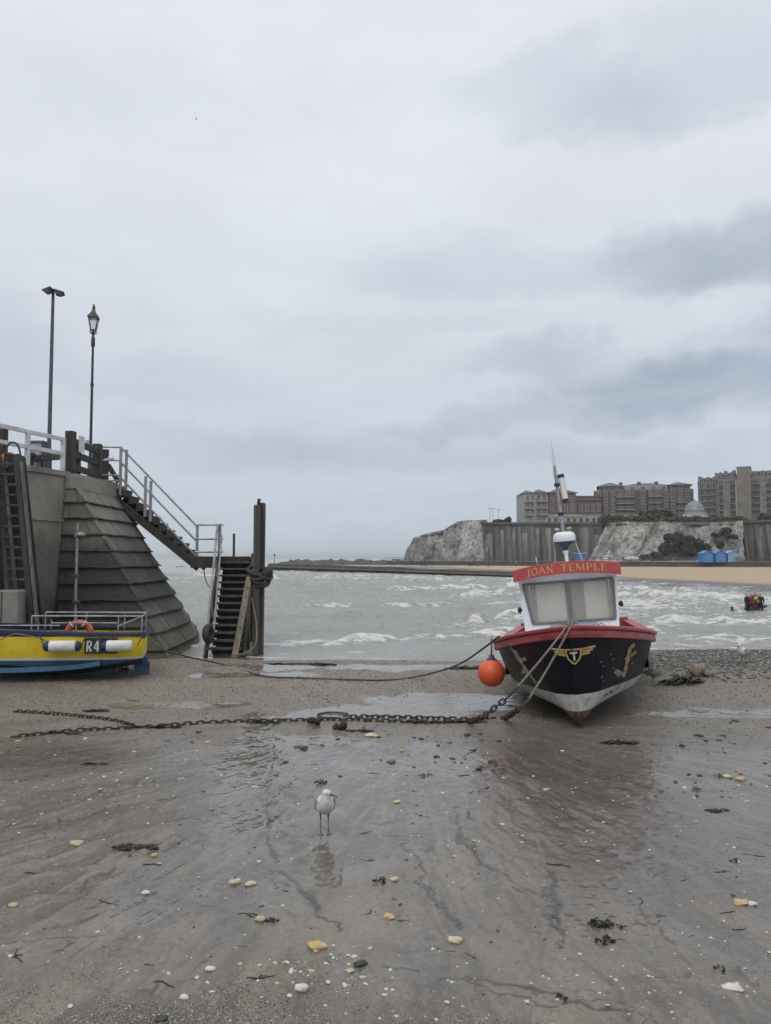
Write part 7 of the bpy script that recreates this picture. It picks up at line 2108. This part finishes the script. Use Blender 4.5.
# ================================================================== GULLS
M['gull_white'] = mat('gull_white', (.60, .59, .56), (.50, .485, .455), 40, .8, bmp=.3, bscale=120, stain=(.36, .34, .30), stain_amt=.45, stain_scale=20, bdist=.004)
M['gull_grey'] = mat('gull_grey', (.33, .32, .30), (.20, .185, .165), 35, .8, bmp=.3, bscale=90, stain=(.14, .12, .10), stain_amt=.6, stain_scale=28, bdist=.004)
M['gull_dark'] = mat('gull_dark', (.05, .042, .036), (.03, .026, .024), 30, .7)
M['gull_leg'] = mat('gull_leg', (.15, .125, .11), (.11, .092, .08), 40, .6)
M['beak'] = mat('beak', (.09, .075, .06), (.05, .045, .04), 40, .5)
def gull(label, loc, rot, head_turn=0.0, sc_=1.0, wing='gull_grey', crouch=0.0, body='gull_white'):
    t = thing('gull', label, 'gull', loc, (0, 0, rot)); t.scale = (sc_,) * 3
    # path of the trunk: (y forward, z, half width, half depth)
    P_ = [(-.215, .235, .012, .008), (-.19, .236, .030, .014), (-.15, .240, .046, .028), (-.10, .246, .062, .050), (-.05, .254, .074, .068), (.0, .264, .081, .080), (.045, .278, .080, .084), (.080, .298, .071, .076), (.100, .323, .058, .062), (.108, .346, .047, .050), (.112, .366, .042, .044)]
    H_ = [(.113, .380, .0405, .043), (.116, .393, .042, .047), (.119, .407, .041, .048), (.119, .420, .035, .043), (.117, .431, .024, .031), (.115, .437, .010, .013), (.115, .4385, .001, .001)]
    n = 18
    P_ = [(y, z, rx * 1.2, rn * 1.12) for y, z, rx, rn in P_[:8]] + [(y, z, rx * 1.1, rn * 1.06) for y, z, rx, rn in P_[8:]]
    b = MB(); allp = P_ + H_; rings = []
    m = len(allp)
    for i, (y, z, rx, rn) in enumerate(allp):
        a = allp[max(i - 1, 0)]; c = allp[min(i + 1, m - 1)]
        if i >= len(P_): tx = Vector((0, 0, 1))
        else:
            tx = Vector((0, c[0] - a[0], c[1] - a[1])).normalized()
            if i > 7: tx = (tx + Vector((0, 0, .5 * (i - 7)))).normalized()
        nz = Vector((1, 0, 0)).cross(tx).normalized()
        tw = head_turn * min(max((z - .34) / .04, 0), 1)
        ctr = Vector((0, y, z - crouch)); piv = Vector((0, .108, 0))
        ring = []
        for j in range(n):
            an = 2 * math.pi * j / n
            p = ctr + Vector((1, 0, 0)) * rx * math.cos(an) + nz * rn * math.sin(an)
            q = p - piv; q = Matrix.Rotation(tw, 3, 'Z') @ q; ring.append(q + piv)
        rings.append(ring + [ring[0]])
    b.sheet(rings); b.build('body', M[body], t, smooth=True, local=True, sub=1)
    RH = Matrix.Rotation(head_turn, 3, 'Z'); hp = Vector((0, .108, -crouch))
    def hd(v): return hp + RH @ (Vector(v) - Vector((0, .108, 0)))
    b = MB(); b.tube([hd((0, .150, .397)), hd((0, .176, .395)), hd((0, .193, .391)), hd((0, .199, .385))], [.0125, .0095, .007, .002], 8); bk = b.build('beak', M['beak'], t, smooth=True, local=True)
    for sg in (-1, 1):
        b = MB(); b.ball(hd((sg * .034, .139, .407)), .0065, 8, 6); b.build('eye', M['black_plastic'], t, smooth=True, local=True)
        b = MB(); rr_ = []
        for i, (y, z, w_, h_, th) in enumerate(((.085, .300, .004, .022, .003), (.06, .294, .014, .052, .010), (.02, .284, .015, .066, .012), (-.04, .270, .013, .062, .012), (-.10, .258, .011, .047, .010), (-.16, .248, .008, .030, .008), (-.225, .238, .005, .014, .005), (-.265, .234, .001, .003, .002))):
            x = sg * (float(np.interp(y, [-.27, -.16, -.08, 0, .06, .1], [.030, .052, .076, .091, .088, .070])))
            rr_.append([Vector((x + sg * th * math.cos(a) * 1.0, y, z - crouch + h_ * math.sin(a))) for a in [2 * math.pi * k / 10 for k in range(11)]])
        b.sheet(rr_); b.build('wing', M[wing], t, smooth=True, local=True, sub=1)
        b = MB(); fx = sg * .036
        b.tube([(fx, -.0, .20 - crouch), (fx, -.012, .155 - crouch), (fx, -.02, .11 - crouch * .8), (fx, .0, .05 - crouch * .4), (fx, .004, .008)], [.014, .009, .0045, .0042, .005], 8)
        b.build('leg', M['gull_leg'], t, smooth=True, local=True)
        b = MB(); b.prism([Vector((fx, -.01, .002)), Vector((fx + .026, .052, .002)), Vector((fx, .060, .002)), Vector((fx - .026, .052, .002))], (0, 0, .006)); b.build('foot', M['gull_leg'], t, local=True)
    b = MB(); b.prism([Vector((-.03, -.19, .232 - crouch)), Vector((.03, -.19, .232 - crouch)), Vector((.036, -.27, .224 - crouch)), Vector((-.036, -.27, .224 - crouch))], (0, 0, .008)); b.build('tail', M['gull_dark'], t, local=True)
    return t
gp_ = sandp(324.5, 833.5)
gull('white gull standing on the wet sand facing the viewer, head turned right', gp_, R(180 + 10), R(52), .93)
g2 = sandp(654, 688); gull('grey gull standing beside the dark weed pile near the black boat', g2, R(-140), R(20), 1.0, 'gull_grey', .03, 'gull_grey')
g3 = sandp(744, 678); gull('white gull with brown wings on the shingle bank at right', g3, R(120), R(10), 1.0, 'gull_grey', .03)
fb = at(196.5, 119, 130)
t = thing('flying_gull', 'tiny distant gull flying high in the cloudy sky', 'gull', fb)
b = MB(); b.tube([fb + Vector((-.15, 0, 0)), fb, fb + Vector((.15, 0, .01))], [.02, .06, .03], 8); b.build('body', M['gull_grey'], t, smooth=True)
for sg in (-1, 1):
    b = MB(); b.add([fb + Vector((0, .06, .02)), fb + Vector((sg * .05, -sg * .3, .12)), fb + Vector((sg * .02 - .06, -sg * .55, .06)), fb + Vector((-.08, -.02 * sg, .02))], [(0, 1, 2, 3)]); b.prism([fb + Vector((0, .06, .02)), fb + Vector((.03, -sg * .3, .12)), fb + Vector((-.06, -sg * .3, .11)), fb + Vector((-.08, 0, .02))], (0, 0, .012)); b.build('wing', M['gull_grey'], t)

# ================================================================== STONES, SHELLS, WEED
M['shell_white'] = mat('shell_white', (.60, .58, .52), (.47, .45, .39), 25, .6, bmp=.4, bscale=60, stain=(.30, .27, .2), stain_amt=.5, stain_scale=14, bdist=.004)
M['flint_yellow'] = mat('flint_yellow', (.50, .36, .15), (.38, .25, .10), 22, .7, bmp=.6, bscale=50, stain=(.62, .56, .44), stain_amt=.7, stain_scale=24, bdist=.006)
M['stone_tan'] = mat('stone_tan', (.46, .36, .24), (.36, .27, .17), 20, .65, bmp=.4, bscale=50, stain=(.58, .53, .43), stain_amt=.6, stain_scale=12, bdist=.004)
M['stone_cream'] = mat('stone_cream', (.54, .48, .32), (.42, .36, .22), 20, .7, bmp=.4, bscale=50, stain=(.30, .25, .15), stain_amt=.6, stain_scale=16, bdist=.004)
M['stone_dark'] = mat('stone_dark', (.022, .021, .021), (.04, .037, .033), 20, .45, bmp=.5, bscale=50, stain=(.09, .085, .07), stain_amt=.5, stain_scale=22, bdist=.004)
M['stone_grey'] = mat('stone_grey', (.14, .135, .125), (.09, .087, .08), 20, .6, bmp=.4, bscale=50, bdist=.004)
def stone(name, label, cat, px, py, wpx, hpx, m, seed, lumpy=.16, group=None, sink=.55, part='stone'):
    p = G(px, py); k = p.y / F
    rx = wpx * k / 2; rz = hpx * k / 2 * 1.0
    z = sand_z(p.x, p.y)
    rz *= .62
    o_ = MB(); o_.ball((0, 0, 0), (rx, rx * .7, rz), 16, 11, (0, 0, random.Random(seed).uniform(-.5, .5)), lumpy, seed)
    o = o_.build(name, M[m], None, smooth=True)
    o.location = (p.x, p.y + rx * .3, z + rz * (1 - sink)); o.name = name
    tag(o, label, cat, group); return o
S_ = [
 ('barnacled_stone', 'lumpy yellow stone with pitted surface, reflected in wet sand near bottom centre', 'stone', 316.5, 948, 17, 14, 'flint_yellow', 3, .22),
 ('stone', 'pale egg shaped tan stone with black weed at its right side', 'stone', 260, 920, 11, 9, 'stone_tan', 4, .05),
 ('stone', 'knobbly cream stone left of its twin above the egg shaped stone', 'stone', 234.5, 882, 12, 8, 'stone_cream', 5, .2),
 ('stone', 'smooth yellowish stone just right of a knobbly cream stone', 'stone', 250.5, 883, 12, 7, 'stone_cream', 6, .1),
 ('stone', 'orange tan stone between the gull and the big pale shell', 'stone', 389.5, 917, 12, 8, 'flint_yellow', 7, .14),
 ('stone', 'cream flat stone right of the orange tan stone', 'stone', 455, 940, 17, 8, 'stone_cream', 8, .18),
 ('stone', 'tan rounded pebble alone at the far left of the wet sand', 'stone', 12.5, 907, 10, 6, 'stone_tan', 9, .08),
 ('stone', 'small white oval pebble alone left of the drainage channel', 'stone', 145.5, 893, 9, 6, 'shell_white', 10, .06),
 ('shell', 'large white scallop like shell near the bottom edge, widest of the white shells', 'shell', 301, 990, 15, 11, 'shell_white', 11, .1),
 ('shell', 'rounded white shell at lower left above the gravel patch', 'shell', 210, 969, 11, 7, 'shell_white', 12, .08),
 ('shell', 'rounded white shell lying on the dark gravel at the bottom left', 'shell', 184, 998, 10, 8, 'shell_white', 13, .08),
 ('shell', 'long cream shell at the lower right corner', 'shell', 734, 990, 20, 7, 'shell_white', 14, .14),
 ('stone', 'yellow lumpy stone near the right edge of the sand', 'stone', 742, 905, 16, 8, 'flint_yellow', 15, .2),
 ('shell', 'thin white shell touching the yellow lumpy stone near right edge', 'shell', 752, 905, 12, 5, 'shell_white', 16, .1),
 ('stone', 'orange brown stone behind the boat weed at right midground', 'stone', 741, 778.5, 10, 7, 'stone_tan', 17, .15),
 ('stone', 'pale yellow stone touching an orange brown stone at right', 'stone', 728, 776, 9, 6, 'stone_cream', 18, .12),
 ('stone', 'dark pebble with reddish edge near the bottom centre', 'stone', 360.5, 965, 13, 9, 'stone_dark', 19, .2),
 ('stone', 'black pebble lying at the very bottom edge', 'stone', 161, 1020, 13, 7, 'stone_dark', 20, .1),
 ('stone', 'pale weedy stone lying in front of the rusty chain', 'stone', 372, 737, 14, 6, 'stone_cream', 21, .2),
 ('stone', 'small yellow pebble in front of the chain towards the boat', 'stone', 402, 752, 5, 5, 'flint_yellow', 22, .1),
 ('stone', 'flat cream stone right of the gull', 'stone', 397, 803, 9, 3.5, 'stone_cream', 23, .1),
 ('stone', 'yellow stone beside dark weed at right of the channel mouth', 'stone', 394, 881, 9, 7, 'stone_cream', 24, .15),
 ('stone', 'brown lumpy stone among the furrows at left', 'stone', 76, 846, 14, 8, 'stone_tan', 25, .2),
 ('stone', 'yellowish stone at the right end of the weed strand, left side', 'stone', 154, 857, 7, 6, 'flint_yellow', 26, .15),
]
for i, a in enumerate(S_):
    stone(*a)
# weed clumps: flat tangles of strips
def weed(label, px, py, wpx, hpx, seed, m='weed', n=26, tall=1.0, name='seaweed'):
    n = int(n * 1.6)
    p = G(px, py); k = p.y / F
    L_ = wpx * k / 2; D_ = max(hpx * k / 2, .02) ; z0 = sand_z(p.x, p.y)
    t = thing(name, label, 'seaweed', (p.x, p.y, z0))
    rg = random.Random(seed); b = MB()
    for i in range(n):
        a = rg.uniform(-1, 1); x = a * L_ * .9; y = rg.uniform(-1, 1) * D_ * 1.6 * math.sqrt(max(1 - a * a, .05))
        l_ = rg.uniform(.25, .55) * L_; an = rg.gauss(0, .5)
        w_ = min(rg.uniform(.010, .024) * max(L_ / .12, .6) * .6, .035)
        h_ = D_ * tall * rg.uniform(.1, .8) * (1 - a * a * .6)
        tilt = rg.uniform(-.9, .9)
        k0 = len(b.v)
        m_n = 6
        ph = rg.uniform(0, 6)
        for j in range(m_n):
            f = j / (m_n - 1) - .5
            c = Vector((p.x + x + l_ * f * math.cos(an), p.y + y + l_ * f * math.sin(an) + .35 * w_ * math.sin(9 * f + ph), z0 + .004 + h_ * (1 - (2 * f) ** 2) * .8 + rg.uniform(0, .18) * h_))
            ww = w_ * (.35 + .65 * (1 - (2 * f) ** 2)) * rg.uniform(.7, 1.3)
            o_ = Vector((-math.sin(an) * ww, math.cos(an) * ww, ww * tilt * .7))
            b.v += [c + o_, c - o_, c + o_ * .3 + Vector((0, 0, .006))]
        for j in range(m_n - 1):
            a0 = k0 + j * 3; a1 = a0 + 3
            b.f += [(a0, a1, a1 + 2, a0 + 2), (a0 + 2, a1 + 2, a1 + 1, a0 + 1), (a0, a0 + 1, a1 + 1, a1)]
    b.build('fronds', M[m], t, smooth=True)
    return t
weed('long black weed strand left of the drainage channel', 135, 849, 44, 7, 1)
weed('flat black weed patch on the sand above the branching thin chain', 96, 711.5, 26, 5, 2)
weed('large dark green weed pile behind the black boat by the gull', 683, 688, 46, 11, 3, 'green_weed', 40, 1.6)
weed('brown black weed clump right of the boat stem', 620, 743, 36, 6, 4)
weed('fat black weed roll at lower right', 601, 925, 26, 9, 5, 'weed', 22, 1.5)
weed('small black weed tuft below the fat weed roll', 605, 942, 20, 9, 6, 'weed', 14, 1.5)
weed('thin weed blade touching the right end of fat weed roll', 621, 928, 10, 4, 61, 'weed', 6)
weed('long thin black weed slick on wet sand at right', 718, 810.5, 26, 5, 7, 'weed', 14, .5)
weed('black weed clump touching a yellow stone right of the channel', 380, 882.5, 15, 7, 8, 'weed', 12, 1.6)
weed('dark weed clump with pale shells just behind the gull', 322, 785, 15, 6, 9, 'weed', 12, 1.3)
weed('black weed tail at the right of the egg shaped stone', 272, 920, 15, 4, 10, 'weed', 10)
weed('brown weed heap caught on the chain near the bow ropes', 420, 722, 40, 6, 11, 'green_weed', 26, 1.2)
weed('weed strand along the chain left of the bow ropes', 362, 731.5, 30, 4, 12, 'weed', 14, .8)
weed('weed tangle clinging to the left end of the long chain', 60, 734, 40, 4, 41, 'weed', 16, .9)
weed('weed tangle clinging to the long chain where the thin chain joins', 150, 727.5, 56, 4, 42, 'weed', 20, .9)
weed('weed tangle clinging to the long chain left of the shackles', 268, 722.5, 44, 4, 43, 'weed', 16, .9)
weed('dark weed mat beneath the shorter chain by the bow ropes', 462, 722, 48, 5, 44, 'weed', 20, .9)
weed('weed line at the water edge behind the orange buoy', 468, 669, 44, 7, 13, 'green_weed', 26, 1.2)
weed('thin weed line at the water edge beside stairs', 300, 664.5, 70, 2.5, 14, 'weed', 26, .8)
weed('small black weed tuft at the right edge beyond the shells', 735, 861, 12, 5, 15, 'weed', 8)
weed('dark weed tuft in front of the black boat wash', 425, 777, 15, 4, 16, 'weed', 8)
weed('dark weed tuft left of the brown rippled sand', 482, 772, 13, 5, 17, 'weed', 8)
weed('small black weed clump near the right of the orange brown stone', 696, 789, 10, 5, 18, 'weed', 8)
weed('black pebbly weed clump left of the pale yellow stone at right', 718, 775, 11, 6, 19, 'weed', 8, 1.5)
weed('thin weed line lying in the left furrow of sand', 90, 764, 34, 2.5, 20, 'weed', 10, .7)
weed('small weed scrap at the bottom right corner area', 720, 972, 12, 5, 21, 'weed', 7)
weed('small weed scrap right of the bottom shells', 562, 1000, 12, 4, 22, 'weed', 7)
p = sandp(700, 686)
t = thing('driftwood', 'brown lump of driftwood at the right end of green weed pile', 'driftwood', p)
b = MB(); b.ball(p + Vector((0, .1, .10)), (.20, .14, .13), 14, 9, (.2, .3, .4), .22, 5); b.ball(p + Vector((.16, 0, .05)), (.12, .1, .07), 12, 8, None, .2, 6); b.build('wood', M['pale_timber'], t, smooth=True)

# ---- repeats: scattered shells, dark pebbles
def scatter(name, label, cat, group, n, mats, region, size, flat, seed, protos_n=5, lumpy=.14):
    rg = random.Random(seed); pr = []
    for k in range(protos_n):
        b = MB(); b.ball((0, 0, 0), (1, rg.uniform(.55, .9), flat * rg.uniform(.7, 1.3)), 12, 8, None, lumpy, seed * 13 + k)
        pr.append([b, None, mats[k % len(mats)]])
    for i in range(n):
        px, py = region(rg); p = G(px, py); z = sand_z(p.x, p.y)
        k = rg.randrange(protos_n)
        if pr[k][1] is None: o = pr[k][0].build(name, M[pr[k][2]], None, smooth=True); pr[k][1] = o
        else: o = pr[k][1].copy(); COL.objects.link(o)
        s = size(rg) * .5 * (p.y / F)
        o.scale = (s, s, s); o.location = (p.x, p.y, z + s * flat * .2); o.rotation_euler = (rg.uniform(-.15, .15), rg.uniform(-.15, .15), rg.uniform(0, 6.28))
        tag(o, label, cat, group)
scatter('shell_fragment', 'small white shell fragment lying on the near wet sand', 'shell', 'white shell fragments on the near sand', 130, ['shell_white'], lambda g: (g.uniform(0, 771), g.uniform(930, 1022)), lambda g: abs(g.gauss(1.6, 1.8)) + 1.5, .22, 1)
scatter('shell_fragment', 'tiny white shell fragment lying on the middle wet sand', 'shell', 'white shell fragments on the middle sand', 180, ['shell_white', 'stone_cream', 'shell_white'], lambda g: (g.uniform(0, 771), g.triangular(735, 930, 790)), lambda g: abs(g.gauss(1.5, 1.2)) + 1.2, .25, 2)
scatter('shell_fragment', 'white shell fragment in the loose scatter around the bottom shells', 'shell', 'white shell fragments round the bottom shells', 32, ['shell_white', 'shell_white', 'stone_cream'], lambda g: (g.gauss(300, 55), min(max(g.gauss(972, 16), 940), 1015)), lambda g: abs(g.gauss(3.0, 2.2)) + 1.6, .24, 3)
scatter('pebble', 'small dark pebble or weed scrap lying on the wet sand', 'pebble', 'dark pebbles on the wet sand', 95, ['stone_dark'], lambda g: (g.uniform(0, 771), g.triangular(735, 1010, 770)), lambda g: abs(g.gauss(1.5, 1.6)) + 1.2, .30, 4)
scatter('pebble', 'dark stone strewn on the coarse sand in front of the chain', 'pebble', 'dark stones before the chain', 46, ['stone_dark', 'weed', 'stone_grey'], lambda g: (g.gauss(400, 95), g.uniform(728, 765)), lambda g: abs(g.gauss(3.4, 2.4)) + 1.8, .30, 5, lumpy=.25)
scatter('pebble', 'dark stone strewn on the wet sand right of the black boat', 'pebble', 'dark stones right of the boat', 44, ['stone_dark', 'weed', 'stone_grey'], lambda g: (g.uniform(640, 771), g.uniform(712, 800)), lambda g: abs(g.gauss(2.6, 2.2)) + 1.6, .30, 6, lumpy=.25)
scatter('stone', 'cream or yellow stone strewn among the furrows at left', 'stone', 'cream stones at the left', 34, ['stone_cream', 'stone_tan', 'shell_white'], lambda g: (g.uniform(0, 260), g.uniform(735, 815)), lambda g: abs(g.gauss(2.6, 1.6)) + 1.5, .30, 7, lumpy=.2)

# thin scraps of weed and twig
def scraps(n, region, seed, label, group):
    rg = random.Random(seed); pr = []
    for i in range(n):
        px, py = region(rg); p = G(px, py); z = sand_z(p.x, p.y)
        if len(pr) < 6:
            b = MB(); a = 0.0; pts = [Vector((0, 0, 0))]
            for j in range(7):
                a += rg.gauss(0, .35); pts.append(pts[-1] + Vector((math.cos(a), math.sin(a), 0)) * .16)
            pts = [q - pts[4] + Vector((0, 0, .012 + .01 * rg.random())) for q in pts]
            b.tube(pts, [.012, .022, .03, .026, .03, .02, .022, .008], 5)
            if rg.random() < .6: b.tube([pts[3], pts[3] + Vector((.10, .12, .01)), pts[3] + Vector((.22, .15, 0))], [.022, .018, .006], 5)
            o = b.build('weed_scrap', M['weed'], None, smooth=True); pr.append(o)
        else:
            o = rg.choice(pr).copy(); COL.objects.link(o)
        s_ = rg.uniform(.05, .19); o.scale = (s_, s_, s_ * .8); o.location = (p.x, p.y, z); o.rotation_euler = (0, 0, rg.gauss(.1, .6))
        tag(o, label, 'seaweed', group)
scraps(46, lambda g: (g.uniform(0, 771), g.triangular(770, 1015, 880)), 31, 'thin dark scrap of weed lying flat on the wet sand', 'thin weed scraps on the wet sand')
scraps(26, lambda g: (g.gauss(420, 80), g.uniform(732, 800)), 32, 'dark weed scrap among the stones in front of the chain', 'weed scraps before the chain')

# ---- uncountable: shell grit on the near sand, pebbles of the shingle bank
def pebble_mass(name, pts, sizes, m, seed, flat=.5):
    rg = np.random.default_rng(seed)
    base = []
    for i in range(5):
        th = math.pi * i / 4 - math.pi / 2
    ico_v = np.array([(0, 0, 1)] + [(math.cos(a) * .9, math.sin(a) * .9, .42) for a in np.arange(5) * 2 * math.pi / 5] + [(math.cos(a) * .9, math.sin(a) * .9, -.42) for a in (np.arange(5) + .5) * 2 * math.pi / 5] + [(0, 0, -1)])
    ico_f = [(0, 1 + i, 1 + (i + 1) % 5) for i in range(5)] + [(1 + i, 6 + i, 1 + (i + 1) % 5) for i in range(5)] + [(6 + i, 6 + (i + 1) % 5, 1 + (i + 1) % 5) for i in range(5)] + [(11, 6 + (i + 1) % 5, 6 + i) for i in range(5)]
    F_ = np.array(ico_f); n = len(pts)
    sc3 = np.stack([sizes, sizes * rg.uniform(.6, 1, n), sizes * flat * rg.uniform(.6, 1.3, n)], -1)
    an = rg.uniform(0, 6.28, n); ca, sa = np.cos(an), np.sin(an)
    v = ico_v[None] * sc3[:, None] * rg.uniform(.8, 1.2, (n, 12, 1))
    x = v[..., 0] * ca[:, None] - v[..., 1] * sa[:, None]; y = v[..., 0] * sa[:, None] + v[..., 1] * ca[:, None]
    co = np.stack([x + pts[:, 0:1], y + pts[:, 1:2], v[..., 2] + pts[:, 2:3]], -1).reshape(-1, 3)
    f = (F_[None] + (np.arange(n) * 12)[:, None, None]).reshape(-1, 3)
    me = bpy.data.meshes.new(name)
    me.vertices.add(len(co)); me.vertices.foreach_set('co', co.astype(np.float32).ravel())
    me.loops.add(f.size); me.loops.foreach_set('vertex_index', f.ravel().astype(np.int32))
    me.polygons.add(len(f)); me.polygons.foreach_set('loop_start', np.arange(0, f.size, 3, dtype=np.int32)); me.polygons.foreach_set('loop_total', np.full(len(f), 3, dtype=np.int32))
    me.update(calc_edges=True)
    me.polygons.foreach_set('use_smooth', np.ones(len(f), dtype=bool))
    tint = rg.uniform(0, 1, n).repeat(12)
    a_ = me.attributes.new('tint', 'FLOAT', 'POINT'); a_.data.foreach_set('value', tint.astype(np.float32))
    me.materials.append(m)
    o = bpy.data.objects.new(name, me); COL.objects.link(o); o['kind'] = 'stuff'
    return o
def tint_mat(name, stops, rough=.6):
    m, t = new_mat(name)
    finish(t, t.ramp(t.n('ShaderNodeAttribute', {'attribute_name': 'tint'}).outputs['Fac'], stops), rough); return m
rg = np.random.default_rng(77)
n = 26000
x = rg.uniform(3.2, 26, n); y = rg.uniform(13.4, 19.6, n)
fl = sand_fields(x, y); keep = fl['bank'] > rg.uniform(.35, .8, n)
x, y, z = x[keep], y[keep], fl['z'][keep]
pebble_mass('shingle', np.stack([x, y, z + .005], -1), rg.uniform(.012, .042, len(x)), tint_mat('shingle_stone', [(0, (.035, .037, .034)), (.45, (.075, .078, .070)), (.75, (.13, .125, .11)), (.93, (.24, .225, .19)), (1, (.40, .37, .31))]), 1)
n = 24000
x = rg.uniform(-2.6, 2.6, n); y = rg.uniform(3.5, 5.2, n)
fl = sand_fields(x, y); keep = fl['grit'] * 1.0 > rg.uniform(.25, 1.1, n)
x, y, z = x[keep], y[keep], fl['z'][keep]
pebble_mass('shell_grit', np.stack([x, y, z + .001], -1), rg.uniform(.0014, .0045, len(x)) * np.where(rg.uniform(size=len(x)) > .97, 1.8, 1), tint_mat('grit', [(0, (.045, .042, .04)), (.3, (.09, .083, .072)), (.55, (.19, .17, .135)), (.8, (.32, .29, .23)), (1, (.52, .49, .42))]), 2, .55)
n = 24000
x = rg.uniform(-8, 9, n); y = rg.uniform(5, 18.4, n)
fl = sand_fields(x, y); keep = (.18 + .8 * fl['grit']) * (1 - .7 * fl['film']) > rg.uniform(.1, 1.6, n)
x, y, z = x[keep], y[keep], fl['z'][keep]
pebble_mass('beach_grit', np.stack([x, y, z + .002], -1), rg.uniform(.004, .010, len(x)) * (y / 9) ** .6, tint_mat('grit_far', [(0, (.03, .028, .026)), (.4, (.065, .06, .052)), (.65, (.2, .18, .15)), (.85, (.42, .39, .32)), (1, (.58, .55, .48))]), 3, .5)
n = 30000
x = rg.uniform(-2.7, 1.2, n); y = rg.uniform(3.7, 4.75, n)
pk = fbm(x * 1.6, y * 1.6, 3, 601)
keep = (1 - sstep(y + .35 * pk + .22 * np.maximum(x + .4, 0), 4.05, 4.55)) > rg.uniform(.15, 1.1, n)
x, y = x[keep], y[keep]; z = sand_fields(x, y)['z']
pebble_mass('coarse_gravel', np.stack([x, y, z + .001], -1), rg.uniform(.0016, .0058, len(x)), tint_mat('gravel', [(0, (.05, .046, .04)), (.35, (.10, .092, .08)), (.6, (.21, .19, .155)), (.85, (.36, .33, .27)), (1, (.55, .52, .45))]), 5, .6)
n = 26000
x = rg.uniform(-9.5, 10, n); y = rg.uniform(9.6, 18.6, n)
fl = sand_fields(x, y); keep = (.25 + .9 * fl['dry']) * (1 - .9 * fl['film']) > rg.uniform(.1, 1.5, n)
x, y, z = x[keep], y[keep], fl['z'][keep]
pebble_mass('beach_pebbles', np.stack([x, y, z + .002], -1), rg.uniform(.006, .020, len(x)), tint_mat('pebble_mix', [(0, (.03, .027, .024)), (.45, (.075, .065, .054)), (.7, (.16, .135, .105)), (.9, (.30, .26, .20)), (1, (.5, .47, .4))]), 6, .5)

# ================================================================== AIR
hz_m = bpy.data.materials.new('sea_air'); hz_m.use_nodes = True
_h = NT(hz_m.node_tree)
_v = _h.n('ShaderNodeVolumePrincipled', None, Density=.00030, Anisotropy=.2)
_h.put(_v, 'Color', (.97, .985, 1.0, 1))
_h.n('ShaderNodeOutputMaterial', None, Volume=_v.outputs[0])
b = MB(); b.box((0, 15400, 14.5), (70000, 31000, 37)); hz = b.build('haze', hz_m); hz['kind'] = 'stuff'
